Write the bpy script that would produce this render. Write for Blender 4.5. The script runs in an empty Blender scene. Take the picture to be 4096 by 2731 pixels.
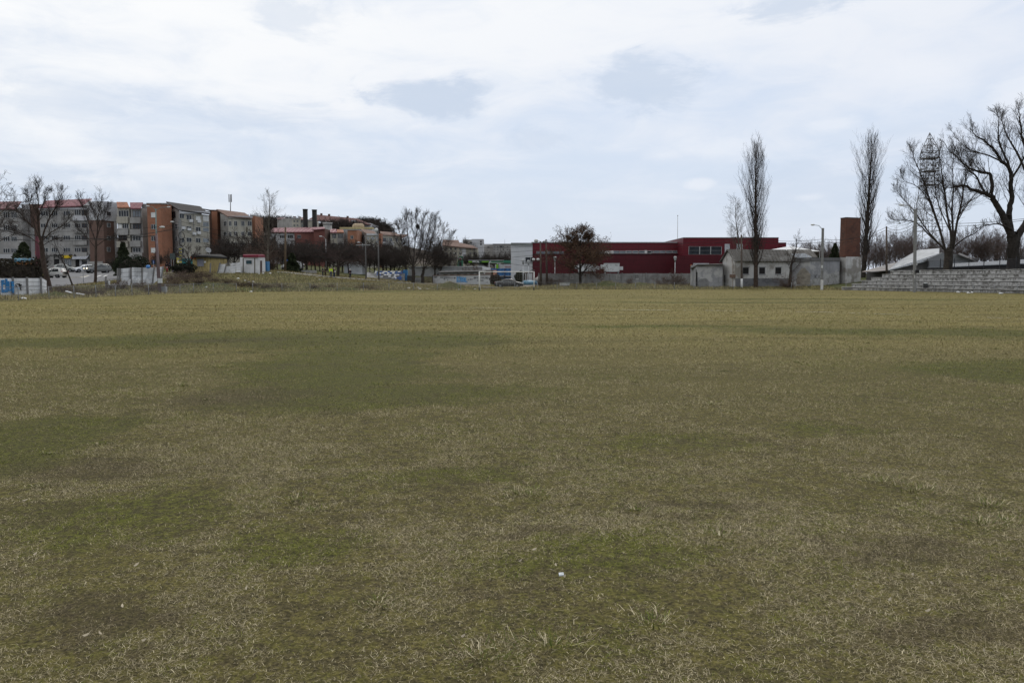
import bpy, bmesh, math, random
import numpy as np
from mathutils import Vector, Matrix

S = bpy.context.scene
COL = S.collection
# ------------------------------------------------------------------ camera
F, H = 3137.0, 1.6                      # focal length in photo pixels (4096 wide), eye height
PITCH = math.atan((1365.5 - 1113) / F)
CP, SP = math.cos(PITCH), math.sin(PITCH)
cd = bpy.data.cameras.new('camera'); cam = bpy.data.objects.new('camera', cd); COL.objects.link(cam)
cd.sensor_width = 36; cd.lens = 36 * F / 4096; cd.clip_end = 5000; cd.clip_start = .05
cam.location = (0, 0, H); cam.rotation_euler = (math.pi/2 - PITCH, 0, 0)
S.camera = cam
# ------------------------------------------------------------------ light
SUN_EL, SUN_AZ = math.radians(48), math.radians(12)
sd = bpy.data.lights.new('sun', 'SUN'); sd.energy = 1.3; sd.angle = math.radians(14); sd.color = (1, .95, .88)
so = bpy.data.objects.new('sun', sd); COL.objects.link(so)
sv = Vector((math.sin(SUN_AZ)*math.cos(SUN_EL), math.cos(SUN_AZ)*math.cos(SUN_EL), math.sin(SUN_EL)))
so.rotation_euler = sv.to_track_quat('Z', 'Y').to_euler(); so.location = (0, 0, 60)
S.view_settings.view_transform = 'Standard'; S.view_settings.look = 'None'
S.cycles.max_bounces = 5; S.cycles.diffuse_bounces = 2; S.cycles.glossy_bounces = 2; S.cycles.transmission_bounces = 2
S.cycles.caustics_reflective = False; S.cycles.caustics_refractive = False
S.view_settings.exposure = 0.0; S.view_settings.gamma = 1.0

def a_dir(px, py):                       # world azimuth / elevation of a point of the sky
    a, b = (px-2048)/F, (1365.5-py)/F
    v = Vector((a, CP + b*SP, b*CP - SP)).normalized()
    return math.atan2(v.x, v.y), math.asin(v.z)

class NT:
    """small helper that writes node trees"""
    def __init__(s, nt): s.nt = nt
    def n(s, t, **kw):
        nd = s.nt.nodes.new(t)
        for k, v in kw.items(): setattr(nd, k, v)
        return nd
    def put(s, sock, v):
        if isinstance(v, bpy.types.NodeSocket): s.nt.links.new(v, sock)
        elif v is not None:
            if isinstance(v, (tuple, list)) and len(v) == 3 and sock.type == 'RGBA': v = (*v, 1)
            sock.default_value = v
    def m(s, op, a, b=None, c=None, clamp=False):
        nd = s.n('ShaderNodeMath', operation=op, use_clamp=clamp)
        for i, v in enumerate((a, b, c)):
            if v is not None: s.put(nd.inputs[i], v)
        return nd.outputs[0]
    def vm(s, op, a, b=None, out=0):
        nd = s.n('ShaderNodeVectorMath', operation=op); s.put(nd.inputs[0], a)
        if b is not None: s.put(nd.inputs[1], b)
        return nd.outputs[out]
    def noise(s, vec, scale, detail=4, rough=.55, dist=0, out=0):
        nd = s.n('ShaderNodeTexNoise'); s.put(nd.inputs['Vector'], vec)
        nd.inputs['Scale'].default_value = scale; nd.inputs['Detail'].default_value = detail
        nd.inputs['Roughness'].default_value = rough; nd.inputs['Distortion'].default_value = dist
        return nd.outputs[out]
    def rng(s, v, a, b, c=0., d=1., smooth=True):
        nd = s.n('ShaderNodeMapRange', interpolation_type='SMOOTHSTEP' if smooth else 'LINEAR')
        s.put(nd.inputs[0], v)
        for i, x in enumerate((a, b, c, d)): s.put(nd.inputs[i+1], x)
        return nd.outputs[0]
    def mix(s, f, a, b, mode='MIX'):
        nd = s.n('ShaderNodeMix', data_type='RGBA', blend_type=mode)
        s.put(nd.inputs[0], f); s.put(nd.inputs[6], a); s.put(nd.inputs[7], b)
        return nd.outputs[2]
    def xyz(s, v):
        nd = s.n('ShaderNodeSeparateXYZ'); s.put(nd.inputs[0], v); return nd.outputs
    def comb(s, x, y, z):
        nd = s.n('ShaderNodeCombineXYZ')
        for i, v in enumerate((x, y, z)): s.put(nd.inputs[i], v)
        return nd.outputs[0]

W_ = bpy.data.worlds.new('World'); S.world = W_; W_.use_nodes = True
def build_sky():
    nt = W_.node_tree; nt.nodes.clear(); t = NT(nt)
    sky = t.n('ShaderNodeTexSky', sky_type='NISHITA', sun_disc=False, sun_elevation=SUN_EL, sun_rotation=SUN_AZ)
    sky.air_density = 1.2; sky.dust_density = 1.5; sky.ozone_density = 1.5
    tc = t.n('ShaderNodeTexCoord').outputs['Generated']
    x, y, z = t.xyz(tc)
    az = t.m('ARCTAN2', x, y); el = t.m('ARCSINE', t.m('MINIMUM', t.m('MAXIMUM', z, -.99), .99))
    # the veil of cloud lies on a flat ceiling: noise stretched by perspective
    zc = t.m('MAXIMUM', t.m('ADD', z, .07), .02)
    flat = t.comb(t.m('DIVIDE', x, zc), t.m('MULTIPLY', t.m('DIVIDE', y, zc), 1.0), 0.)
    n1 = t.noise(t.vm('ADD', flat, (3.1, 7.7, 0)), .42, 6, .56, .5)
    n2 = t.noise(t.comb(t.m('MULTIPLY', az, 1.0), t.m('MULTIPLY', el, 3.6), 3.3), 3.2, 6, .55, .4)
    n3 = t.noise(t.comb(az, t.m('MULTIPLY', el, 2.0), 9.1), 14, 5, .6, .3)
    n4 = t.noise(t.comb(t.m('MULTIPLY', az, 1.0), t.m('MULTIPLY', el, 3.0), 5.7), 9, 7, .62, .8)
    cover = t.m('ADD', t.m('MULTIPLY', n1, .55), t.m('MULTIPLY', n2, .65))
    # more open towards the right and low on the left, thick at the top
    cover = t.m('ADD', cover, t.rng(el, .05, .38, -.06, .16))
    cover = t.m('SUBTRACT', cover, t.m('MULTIPLY', t.rng(az, .2, .6), t.rng(el, .40, .12, 0., .13)))
    cover = t.m('ADD', cover, t.m('MULTIPLY', t.m('SUBTRACT', n4, .5), .42))
    veil = t.rng(cover, .40, .82, .25, 1.0)
    def blobs(lst, wob=1.7):
        r = None
        for px, py, sx, sy, k in lst:
            a, e = a_dir(px, py)
            dx = t.m('DIVIDE', t.m('SUBTRACT', az, a), sx/F); dy = t.m('DIVIDE', t.m('SUBTRACT', el, e), sy/F)
            q = t.m('SQRT', t.m('ADD', t.m('MULTIPLY', dx, dx), t.m('MULTIPLY', dy, dy)))
            q = t.m('ADD', q, t.m('MULTIPLY', t.m('SUBTRACT', t.m('ADD', t.m('MULTIPLY', n3, .5), t.m('MULTIPLY', n4, .5)), .5), wob*3))
            b = t.rng(q, .2, 1.15, k, 0.)
            r = b if r is None else t.m('MAXIMUM', r, b)
        return r
    dark = blobs([(1730, 400, 255, 85, 1.), (2560, 320, 215, 110, .85), (1190, 70, 190, 70, .5), (3220, 20, 260, 45, .8),
                  (2180, 560, 120, 50, .4), (300, 760, 500, 90, .45), (1050, 470, 320, 60, .4), (3850, 640, 420, 150, .35), (200, 380, 420, 70, .3), (3250, 760, 420, 120, .35)])
    light = blobs([(1220, 795, 130, 38, .9), (2830, 590, 190, 60, .7), (2800, 738, 70, 24, .8), (3700, 350, 260, 110, .6),
                   (4060, 380, 120, 90, .8), (3330, 500, 140, 40, .7), (2650, 620, 130, 40, .6), (3230, 790, 60, 18, .5)], 1.4)
    skyc = t.vm('SCALE', sky.outputs[0]); nt.nodes[-1].inputs['Scale'].default_value = .10
    hazy = t.mix(.8, skyc, (.575, .685, .875))
    glow = t.rng(t.m('ADD', t.m('MULTIPLY', az, .35), t.m('MULTIPLY', el, -1.)), .15, -.55)
    white = t.mix(glow, (.77, .82, .92), (.98, .99, 1.0))
    c = t.mix(veil, hazy, white)
    c = t.mix(t.m('MULTIPLY', dark, .85), c, (.59, .68, .82))
    c = t.mix(t.m('MULTIPLY', light, .7), c, (.88, .91, .97))
    c = t.mix(t.rng(z, .0, -.05), c, (.16, .15, .13))
    bg = t.n('ShaderNodeBackground'); t.put(bg.inputs[0], c); bg.inputs[1].default_value = 1.0
    out = t.n('ShaderNodeOutputWorld'); nt.links.new(bg.outputs[0], out.inputs[0])
build_sky()

# ------------------------------------------------------------------ measuring helpers
FR = {1: (0, 640, .38265), 2: (500, 640, .38265), 3: (1000, 700, .34443), 4: (1500, 760, .31881), 5: (2000, 760, .31881),
      6: (2500, 700, .34443), 7: (2900, 460, .49736), 8: (3440, 360, .56116), 'a': (0, 880, .20408), 'b': (240, 900, .19127),
      'c': (560, 940, .16584), 'd': (840, 900, .19133), 'e': (1120, 840, .19133), 'f': (1380, 900, .17857),
      'g': (1720, 980, .19558), 'h': (2700, 900, .21259), 'w': (1720, 1080, .11905), 'l': (0, 1090, .08503),
      'm': (1820, 1010, .10204), 'r': (3360, 1000, .17007), 's': (3700, 1000, .16837), 'k': (240, 1000, .08503), 0: (0, 0, 1.)}
def Q(k, u, v):
    ox, oy, s = FR[k]; return ox + u*s, oy + v*s
def P(px, py, d):                        # the world point seen at a photo pixel, d metres ahead
    a, b = (px-2048)/F, (1365.5-py)/F
    q = d / (CP + b*SP)
    return Vector((a*q, d, H + (b*CP - SP)*q))
def PX(px, d): return P(px, 1113, d).x
def PZ(py, d): return P(2048, py, d).z

# ------------------------------------------------------------------ the lie of the land
FIELD = [(-36, -40), (-36, 60), (-35.5, 80), (-33, 88), (-21, 98), (-7, 105.5), (0, 109), (32, 111), (44, 108), (47, 104), (52, 90), (57, 78), (70, 45), (90, -40)]
def seg_dist(px, py, poly):
    """signed distance (numpy) to a polygon: negative inside"""
    px = np.asarray(px, float); py = np.asarray(py, float)
    d = np.full(px.shape, 1e9); ins = np.zeros(px.shape, bool)
    n = len(poly)
    for i in range(n):
        x0, y0 = poly[i]; x1, y1 = poly[(i+1) % n]
        dx, dy = x1-x0, y1-y0
        tt = np.clip(((px-x0)*dx + (py-y0)*dy)/(dx*dx+dy*dy), 0, 1)
        d = np.minimum(d, np.hypot(px-x0-tt*dx, py-y0-tt*dy))
        c = ((y0 > py) != (y1 > py))
        with np.errstate(divide='ignore', invalid='ignore'):
            ins ^= c & (px < (x1-x0)*(py-y0)/((y1-y0) if y1 != y0 else 1e-9) + x0)
    return np.where(ins, -d, d)
_cp = []
for px, py, d in [(0, 1187, 75), (165, 1180, 80), (225, 1149, 90), (459, 1122, 106), (350, 1113, 125), (260, 1094, 150), (420, 1093.5, 151),
                  (60, 1100, 130), (100, 1084, 168), (350, 1080, 170), (600, 1066, 172), (674, 1092, 123), (470, 1141, 91), (650, 1138, 97), (560, 1140, 94),
                  (670, 1105, 112), (800, 1088, 122), (900, 1088, 124), (1000, 1092, 120), (844, 1118, 103), (921, 1118, 104),
                  (997, 1130, 101), (1110, 1089, 123), (1241, 1106, 127), (1379, 1117, 130), (1500, 1124, 131), (1600, 1130, 132),
                  (1691, 1139, 135), (1142, 1085, 130), (1240, 1085, 150), (1400, 1092, 165), (1550, 1110, 160), (1250, 1137, 110),
                  (1500, 1144, 114), (1735, 1140, 158), (1960, 1139, 158), (1850, 1152, 128), (2100, 1140, 150), (2044, 1130, 172), (2300, 1128, 160), (2700, 1128, 160),
                  (2170, 1141, 130), (2322, 1136, 127), (2500, 1136, 131), (2700, 1138, 131), (2900, 1149, 117), (3160, 1148, 117),
                  (3024, 1149, 115), (3238, 1141, 124), (3400, 1130, 128), (3290, 1159, 109), (3600, 1095, 125), (4000, 1100, 110), (4000, 1100, 95), (3600, 1095, 140)]:
    v = P(px, py, d); _cp.append((v.x, v.y, v.z))
_cp += [(-1.5, 128, 0), (2, 128, 0), (5, 131, .1)]
for i in range(len(FIELD)): _cp.append((*FIELD[i], 0.))
_cp += [(-44, 60, 0), (-50, 30, .2), (-60, -20, .5), (75, 60, 2.0), (100, 0, 2), (85, 80, 2.3), (-120, 60, 1), (-140, 120, 3), (-120, 200, 6),
        (-60, 230, 5), (0, 240, 3), (60, 230, 2), (120, 200, 2), (150, 100, 2), (-200, 0, 1), (200, 0, 2), (-300, 200, 8), (300, 200, 3),
        (-250, 400, 10), (0, 400, 5), (250, 400, 4), (-400, 800, 14), (0, 900, 8), (400, 800, 6), (0, -150, 0), (-400, -100, 2), (400, -100, 2)]
_cp = np.array(_cp)
_N = len(_cp)
_D = np.hypot(_cp[:, None, 0]-_cp[None, :, 0], _cp[:, None, 1]-_cp[None, :, 1])
_A = np.zeros((_N+1, _N+1)); _A[:_N, :_N] = _D; _A[:_N, _N] = 1; _A[_N, :_N] = 1
_wt = np.linalg.solve(_A, np.r_[_cp[:, 2], 0])
MOUNDS = []
for px, py, d, h, rx, ry in [(1800, 1152, 112, 1.05, 2.3, 1.3), (1905, 1158, 110, .45, 1.6, 1.0), (2430, 1152, 121, .8, 2.4, 1.2), (2560, 1150, 123, .5, 1.5, 1.0),
                             (215, 1190, 71, .55, 1.6, 1.1), (800, 1130, 97, .4, 3, 1.5), (1390, 1160, 101, .35, 3, 1.2)]:
    MOUNDS.append((PX(px, d), d, h, rx, ry))
def smooth(x): x = np.clip(x, 0, 1); return x*x*(3-2*x)
def GZ(x, y):
    x = np.asarray(x, float); y = np.asarray(y, float); sh = x.shape
    x = x.ravel(); y = y.ravel(); z = np.empty(x.shape)
    for i in range(0, len(x), 20000):
        a, b = x[i:i+20000], y[i:i+20000]
        z[i:i+20000] = np.hypot(a[:, None]-_cp[None, :, 0], b[:, None]-_cp[None, :, 1]) @ _wt[:_N] + _wt[_N]
    sd_ = seg_dist(x, y, FIELD)
    z = z*smooth(sd_/5.0)
    z = np.where(sd_ < 0, .035*np.sin(x*.31+y*.11+1)*np.sin(y*.27-x*.07) * smooth(-sd_/6), z)
    z = z + 25*np.exp(-(((x+145)/105)**2 + ((y-500)/150)**2))
    for mx, my, mh, rx, ry in MOUNDS:
        z = z + mh*np.exp(-(((x-mx)/rx)**2 + ((y-my)/ry)**2)*1.4)
    return z.reshape(sh)
def G(x, y): return float(GZ(np.array([x]), np.array([y]))[0])
def ground_at(px, d):
    x = PX(px, d); return Vector((x, d, G(x, d)))

# ------------------------------------------------------------------ materials
def turf_group():
    g = bpy.data.node_groups.new('turf', 'ShaderNodeTree'); t = NT(g)
    for nm, ty in (('Drier', 'NodeSocketFloat'), ('Deep', 'NodeSocketFloat'), ('Green', 'NodeSocketFloat'), ('Soil', 'NodeSocketFloat'), ('Streak', 'NodeSocketFloat'), ('Color', 'NodeSocketColor')):
        g.interface.new_socket(nm, in_out='OUTPUT', socket_type=ty)
    pos = t.n('ShaderNodeNewGeometry').outputs['Position']
    flat = t.vm('MULTIPLY', pos, (1, 1, 0))
    wob = t.noise(flat, .45, 4, .6, 0, 1)
    wp = t.vm('ADD', flat, t.vm('MULTIPLY', t.vm('SUBTRACT', wob, (.5, .5, .5)), (3.4, 3.4, 0)))
    wob2 = t.noise(flat, 2.2, 3, .6, 0, 1)
    wp2 = t.vm('ADD', flat, t.vm('MULTIPLY', t.vm('SUBTRACT', wob2, (.5, .5, .5)), (1.1, 1.1, 0)))
    def ell(lst, w):
        r = None
        for x, y, rx, ry, rot in lst:
            mp = t.n('ShaderNodeMapping', vector_type='TEXTURE'); t.put(mp.inputs[0], w)
            mp.inputs[1].default_value = (x, y, 0); mp.inputs[2].default_value = (0, 0, math.radians(rot)); mp.inputs[3].default_value = (rx, ry, 1)
            l = t.vm('LENGTH', mp.outputs[0], None, 1)
            r = l if r is None else t.m('MINIMUM', r, l)
        return r
    big = ell([(-9, 20.6, 5.6, 2.5, 26), (-3.6, 20.5, 4.2, 3.6, 20), (-3.2, 14.6, 2.0, 5, 8), (-1.6, 10.6, 2.4, 1.3, 15), (-4.9, 7.8, 1.3, 1.7, -20),
               (12, 23.6, 6.5, 2.0, -4), (5.5, 26, 3.6, 1.1, -5), (9.0, 13.2, 2.4, 1.8, 0), (-12, 96, 14, 4, 30), (14, 52, 9, 2.0, -3), (24, 60, 12, 2.2, 0)], wp)
    sml = ell([(.5, 4.3, .75, .42, 10), (-2.6, 5.1, .9, .7, 20), (-1.3, 4.5, .6, .35, 0), (1.6, 7.6, .8, .5, 0), (-.5, 6.1, .9, .35, 12), (3.4, 8.2, .7, .5, 0)], wp2)
    soil = ell([(-3.6, 10.6, 1.3, 1.1, 10), (-3.4, 6.4, .8, .45, 10), (2.3, 4.4, .6, .3, 0), (-1.9, 3.6, .5, .3, 0), (1.2, 5.2, .5, .2, 0), (2.0, 3.4, .5, .25, 0), (-7.5, 20.3, 2.2, .7, 20), (.1, 4.7, .35, .14, 0)], wp2)
    n1 = t.noise(flat, .22, 5, .6); n2 = t.noise(flat, 1.1, 5, .68); n3 = t.noise(flat, 6, 4, .7); n4 = t.noise(t.vm('ADD', flat, (17, 3, 0)), 2.6, 4, .7)
    rag = t.m('ADD', t.m('MULTIPLY', t.m('SUBTRACT', n2, .5), 1.1), t.m('MULTIPLY', t.m('SUBTRACT', n3, .5), 1.2))
    rag = t.m('ADD', rag, t.m('MULTIPLY', t.m('SUBTRACT', n1, .5), .9))
    patch = t.m('MAXIMUM', t.rng(t.m('ADD', big, rag), 1.2, .55, 0, .95), t.rng(t.m('ADD', sml, rag), 1.25, .4, 0, .95))
    mos = t.rng(t.m('ADD', t.m('MULTIPLY', n3, .55), t.m('MULTIPLY', n4, .45)), .40, .60)
    green = t.m('ADD', t.m('MULTIPLY', patch, .72), t.m('ADD', t.rng(n1, .42, .70, -.10, .27), t.m('MULTIPLY', t.m('SUBTRACT', mos, .42), .55)), None, True)
    n5 = t.noise(t.vm('ADD', flat, (5, 31, 0)), 3.4, 5, .72); n6 = t.noise(t.vm('ADD', flat, (51, 3, 0)), .7, 3, .6)
    soilv = t.m('MAXIMUM', t.rng(t.m('ADD', soil, rag), 1.2, .4, 0, .7), t.rng(t.m('ADD', t.m('MULTIPLY', n5, .75), t.m('ADD', t.m('MULTIPLY', n6, .45), t.m('MULTIPLY', patch, .05))), .65, .76, 0, .62))
    # mower lines / worn wisps lying across the pitch
    sx = t.vm('MULTIPLY', flat, (.05, .42, 0))
    streak = t.noise(sx, 1.0, 4, .6)
    _, yy, _ = t.xyz(wp)
    drier = t.rng(yy, 2, 26)                # the far two thirds of the pitch are drier
    dry = t.mix(t.rng(streak, .38, .62), (.165, .138, .045), (.250, .207, .074))
    dry = t.mix(drier, t.mix(.45, dry, (.115, .096, .036)), dry)
    c = t.mix(green, dry, (.078, .092, .010))
    c = t.mix(soilv, c, (.066, .050, .030))
    go = t.n('NodeGroupOutput')
    for k, v in (('Drier', drier), ('Deep', t.rng(t.m('ADD', big, rag), 1.15, .6, 0, 1)), ('Green', green), ('Soil', soilv), ('Streak', streak), ('Color', c)): t.put(go.inputs[k], v)
    return g
TURF = turf_group()

MATS = {}
def newmat(name):
    m = bpy.data.materials.new(name); m.use_nodes = True; nt = m.node_tree; t = NT(nt)
    b = nt.nodes['Principled BSDF']; MATS[name] = m
    return m, t, b
def mat(name, col, rough=.8, var=.18, scale=1.5, streak=0., stain=None, stain_amt=.5, bump=0., metal=0., spec=.3, fine=0.):
    """plain procedural material: base colour with worn mottling, optional rain streaks, stains and bump"""
    if name in MATS: return MATS[name]
    m, t, b = newmat(name)
    pos = t.n('ShaderNodeNewGeometry').outputs['Position']
    n = t.noise(pos, scale, 5, .62)
    c = t.mix(t.rng(n, .3, .7), tuple(x*(1-var) for x in col), tuple(min(1, x*(1+var)) for x in col))
    if fine:
        c = t.mix(t.rng(t.noise(pos, scale*9, 3, .6), .35, .65, 0, fine), c, tuple(x*.55 for x in col))
    if streak:
        s = t.noise(t.vm('MULTIPLY', pos, (2.2, 2.2, .22)), 1.3, 4, .65)
        c = t.mix(t.rng(s, .48, .72, 0, streak), c, tuple(x*.42 for x in col))
    if stain:
        s = t.noise(t.vm('ADD', pos, (11, 5, 2)), scale*.55, 6, .66, .4)
        c = t.mix(t.rng(s, .5, .6, 0, stain_amt), c, stain)
    t.put(b.inputs['Base Color'], c); b.inputs['Roughness'].default_value = rough; b.inputs['Metallic'].default_value = metal
    b.inputs['Specular IOR Level'].default_value = spec
    if bump:
        bp = t.n('ShaderNodeBump'); bp.inputs['Strength'].default_value = bump; bp.inputs['Distance'].default_value = .05
        t.put(bp.inputs['Height'], t.noise(pos, scale*6, 4, .6)); t.put(b.inputs['Normal'], bp.outputs[0])
    return m
def brickmat(name, c1, c2, mortar, w, h, msize=.02, rough=.85, stain=None, stain_amt=.6, sscale=.5, streak=0., along=(1, .83)):
    """courses of blocks on vertical faces; coordinates run along the wall and up"""
    if name in MATS: return MATS[name]
    m, t, b = newmat(name)
    pos = t.n('ShaderNodeNewGeometry').outputs['Position']; x, y, z = t.xyz(pos)
    bt = t.n('ShaderNodeTexBrick'); t.put(bt.inputs['Vector'], t.comb(t.m('ADD', t.m('MULTIPLY', x, along[0]), t.m('MULTIPLY', y, along[1])), z, 0))
    bt.inputs['Scale'].default_value = 1; bt.inputs['Brick Width'].default_value = w; bt.inputs['Row Height'].default_value = h
    bt.inputs['Mortar Size'].default_value = msize
    t.put(bt.inputs['Color1'], c1); t.put(bt.inputs['Color2'], c2); t.put(bt.inputs['Mortar'], mortar)
    n = t.noise(pos, 1.1, 5, .6)
    c = t.mix(t.rng(n, .35, .7, 0, .35), bt.outputs[0], tuple(v*.5 for v in c1))
    if streak:
        s = t.noise(t.vm('MULTIPLY', pos, (2.4, 2.4, .5)), 1.6, 4, .7)
        c = t.mix(t.rng(s, .46, .66, 0, streak), c, tuple(v*.25 for v in c1))
    if stain:
        s = t.noise(t.vm('ADD', pos, (4, 9, 1)), sscale, 6, .66, .5)
        c = t.mix(t.rng(s, .5, .58, 0, stain_amt), c, stain)
    t.put(b.inputs['Base Color'], c); b.inputs['Roughness'].default_value = rough; b.inputs['Specular IOR Level'].default_value = .25
    return m
def corrmat(name, col, dark, pitch=.6, rough=.7, metal=0., axis=0, patch=None):
    """corrugated sheet: ribs as colour-neutral bump plus weathering"""
    if name in MATS: return MATS[name]
    m, t, b = newmat(name)
    pos = t.n('ShaderNodeNewGeometry').outputs['Position']; p = t.xyz(pos)
    n = t.noise(pos, 1.2, 5, .6)
    c = t.mix(t.rng(n, .35, .7), col, dark)
    if patch: c = t.mix(t.rng(t.noise(pos, .5, 5, .6), .56, .62, 0, .8), c, patch)
    t.put(b.inputs['Base Color'], c); b.inputs['Roughness'].default_value = rough; b.inputs['Metallic'].default_value = metal
    w = t.m('SINE', t.m('MULTIPLY', p[axis], 2*math.pi/pitch))
    bp = t.n('ShaderNodeBump'); bp.inputs['Strength'].default_value = .8; bp.inputs['Distance'].default_value = .1
    t.put(bp.inputs['Height'], w); t.put(b.inputs['Normal'], bp.outputs[0])
    return m
def glow(name, col, s):
    m, t, b = newmat(name); t.put(b.inputs['Base Color'], col); t.put(b.inputs['Emission Color'], col); b.inputs['Emission Strength'].default_value = s
    return m

# ------------------------------------------------------------------ object helpers
ROOTLOC = {}
def tag(o, label=None, cat=None, group=None, kind=None):
    if label: o['label'] = label
    if cat: o['category'] = cat
    if group: o['group'] = group
    if kind: o['kind'] = kind
    return o
def thing(name, label, cat, loc=(0, 0, 0), rz=0., group=None):
    o = bpy.data.objects.new(name, None); COL.objects.link(o); o.empty_display_size = .3
    o.location = loc; o.rotation_euler = (0, 0, rz); tag(o, label, cat, group)
    ROOTLOC[o.name] = Vector(loc)
    return o
def dup(root, loc=None, rz=None, label=None, group=None, scale=None):
    r = root.copy(); COL.objects.link(r)
    if loc is not None: r.location = loc
    if rz is not None: r.rotation_euler = (0, 0, rz)
    if scale is not None: r.scale = (scale,)*3 if not isinstance(scale, tuple) else scale
    if label: r['label'] = label
    if group: r['group'] = group
    for ch in root.children:
        c = ch.copy(); COL.objects.link(c); c.parent = r
        for g in ch.children:
            d = g.copy(); COL.objects.link(d); d.parent = c
    return r

class MB:
    """collects boxes, prisms and tubes, then becomes ONE mesh object"""
    def __init__(s): s.v = []; s.f = []; s.mi = []; s.cur = 0; s.sm = []
    def add(s, vs, fs, smooth_=False):
        o = len(s.v); s.v += [tuple(v) for v in vs]
        for f in fs: s.f.append(tuple(i+o for i in f)); s.mi.append(s.cur); s.sm.append(smooth_)
        return s
    def box(s, x0, y0, z0, x1, y1, z1):
        return s.add([(x0, y0, z0), (x1, y0, z0), (x1, y1, z0), (x0, y1, z0), (x0, y0, z1), (x1, y0, z1), (x1, y1, z1), (x0, y1, z1)],
                     [(0, 3, 2, 1), (4, 5, 6, 7), (0, 1, 5, 4), (1, 2, 6, 5), (2, 3, 7, 6), (3, 0, 4, 7)])
    def hexa(s, a, b): # two quads of four points each, joined
        return s.add(list(a)+list(b), [(0, 3, 2, 1), (4, 5, 6, 7), (0, 1, 5, 4), (1, 2, 6, 5), (2, 3, 7, 6), (3, 0, 4, 7)])
    def prism(s, pts, z0, z1):
        n = len(pts)
        zt = z1 if isinstance(z1, (list, tuple)) else [z1]*n
        vs = [(p[0], p[1], z0) for p in pts] + [(p[0], p[1], zt[i]) for i, p in enumerate(pts)]
        return s.add(vs, [tuple(range(n-1, -1, -1)), tuple(range(n, 2*n))] + [(i, (i+1) % n, n+(i+1) % n, n+i) for i in range(n)])
    def plate(s, pts, off):   # polygon given by 3d points, thickened by vector off
        n = len(pts); o = Vector(off)
        vs = [Vector(p) for p in pts]; vs += [p+o for p in vs]
        return s.add(vs, [tuple(range(n-1, -1, -1)), tuple(range(n, 2*n))] + [(i, (i+1) % n, n+(i+1) % n, n+i) for i in range(n)])
    def tube(s, p, q, r0, r1=None, n=8, caps=True):
        r1 = r0 if r1 is None else r1
        p, q = Vector(p), Vector(q); d = (q-p)
        if d.length < 1e-6: return s
        d.normalize(); a = d.orthogonal().normalized(); b = d.cross(a)
        vs = []
        for c, r in ((p, r0), (q, r1)):
            for i in range(n):
                t = 2*math.pi*i/n; vs.append(c + (a*math.cos(t) + b*math.sin(t))*r)
        fs = [(i, (i+1) % n, n+(i+1) % n, n+i) for i in range(n)]
        s.add(vs, fs, True)
        if caps: s.add([], []); o = len(s.v)-2*n; s.f += [tuple(o+i for i in range(n-1, -1, -1)), tuple(o+n+i for i in range(n))]; s.mi += [s.cur]*2; s.sm += [False]*2
        return s
    def path(s, pts, r, n=6):
        for a, b in zip(pts[:-1], pts[1:]): s.tube(a, b, r, r, n, False)
        return s
    def ball(s, c, rx, ry, rz, n=10, m=6):
        c = Vector(c); vs = [c+Vector((0, 0, -rz))]
        for j in range(1, m):
            ph = -math.pi/2 + math.pi*j/m
            for i in range(n):
                th = 2*math.pi*i/n; vs.append(c+Vector((rx*math.cos(ph)*math.cos(th), ry*math.cos(ph)*math.sin(th), rz*math.sin(ph))))
        vs.append(c+Vector((0, 0, rz))); fs = []
        for i in range(n):
            fs.append((0, 1+(i+1) % n, 1+i)); fs.append((len(vs)-1, 1+(m-2)*n+i, 1+(m-2)*n+(i+1) % n))
            for j in range(m-2): a = 1+j*n; fs.append((a+i, a+(i+1) % n, a+n+(i+1) % n, a+n+i))
        return s.add(vs, fs, True)
    def mesh(s, name, mats, org=None):
        me = bpy.data.meshes.new(name)
        o = org or Vector((0, 0, 0))
        me.from_pydata([(v[0]-o[0], v[1]-o[1], v[2]-o[2]) for v in s.v], [], s.f)
        for m in (mats if isinstance(mats, (list, tuple)) else [mats]): me.materials.append(m)
        me.polygons.foreach_set('material_index', s.mi); me.polygons.foreach_set('use_smooth', s.sm)
        me.update(); return me
    def build(s, name, mats, parent=None, local=False):
        """local=False: vertices are world coordinates; they are moved into the parent's frame"""
        org = ROOTLOC.get(parent.name) if (parent and not local) else None
        if parent and not local and org is None:
            q = parent.parent
            org = ROOTLOC.get(q.name) if q else None
        o = bpy.data.objects.new(name, s.mesh(name, mats, org)); COL.objects.link(o)
        if parent: o.parent = parent
        return o

def np_mesh(name, verts, faces, mats, attrs=None, smooth_=False):
    """fast mesh from arrays; faces (N,k)"""
    me = bpy.data.meshes.new(name); verts = np.ascontiguousarray(verts, np.float32); faces = np.ascontiguousarray(faces, np.int32)
    n, k = faces.shape
    me.vertices.add(len(verts)); me.vertices.foreach_set('co', verts.ravel())
    me.loops.add(n*k); me.loops.foreach_set('vertex_index', faces.ravel())
    me.polygons.add(n); me.polygons.foreach_set('loop_start', np.arange(0, n*k, k, dtype=np.int32))
    if smooth_: me.polygons.foreach_set('use_smooth', np.ones(n, bool))
    for m in (mats if isinstance(mats, (list, tuple)) else [mats]): me.materials.append(m)
    me.update(calc_edges=True)
    for an, av in (attrs or {}).items():
        at = me.attributes.new(an, 'FLOAT', 'POINT'); at.data.foreach_set('value', np.ascontiguousarray(av, np.float32))
    return me
def np_obj(name, *a, parent=None, **k):
    o = bpy.data.objects.new(name, np_mesh(name, *a, **k)); COL.objects.link(o)
    if parent: o.parent = parent
    return o
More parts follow.
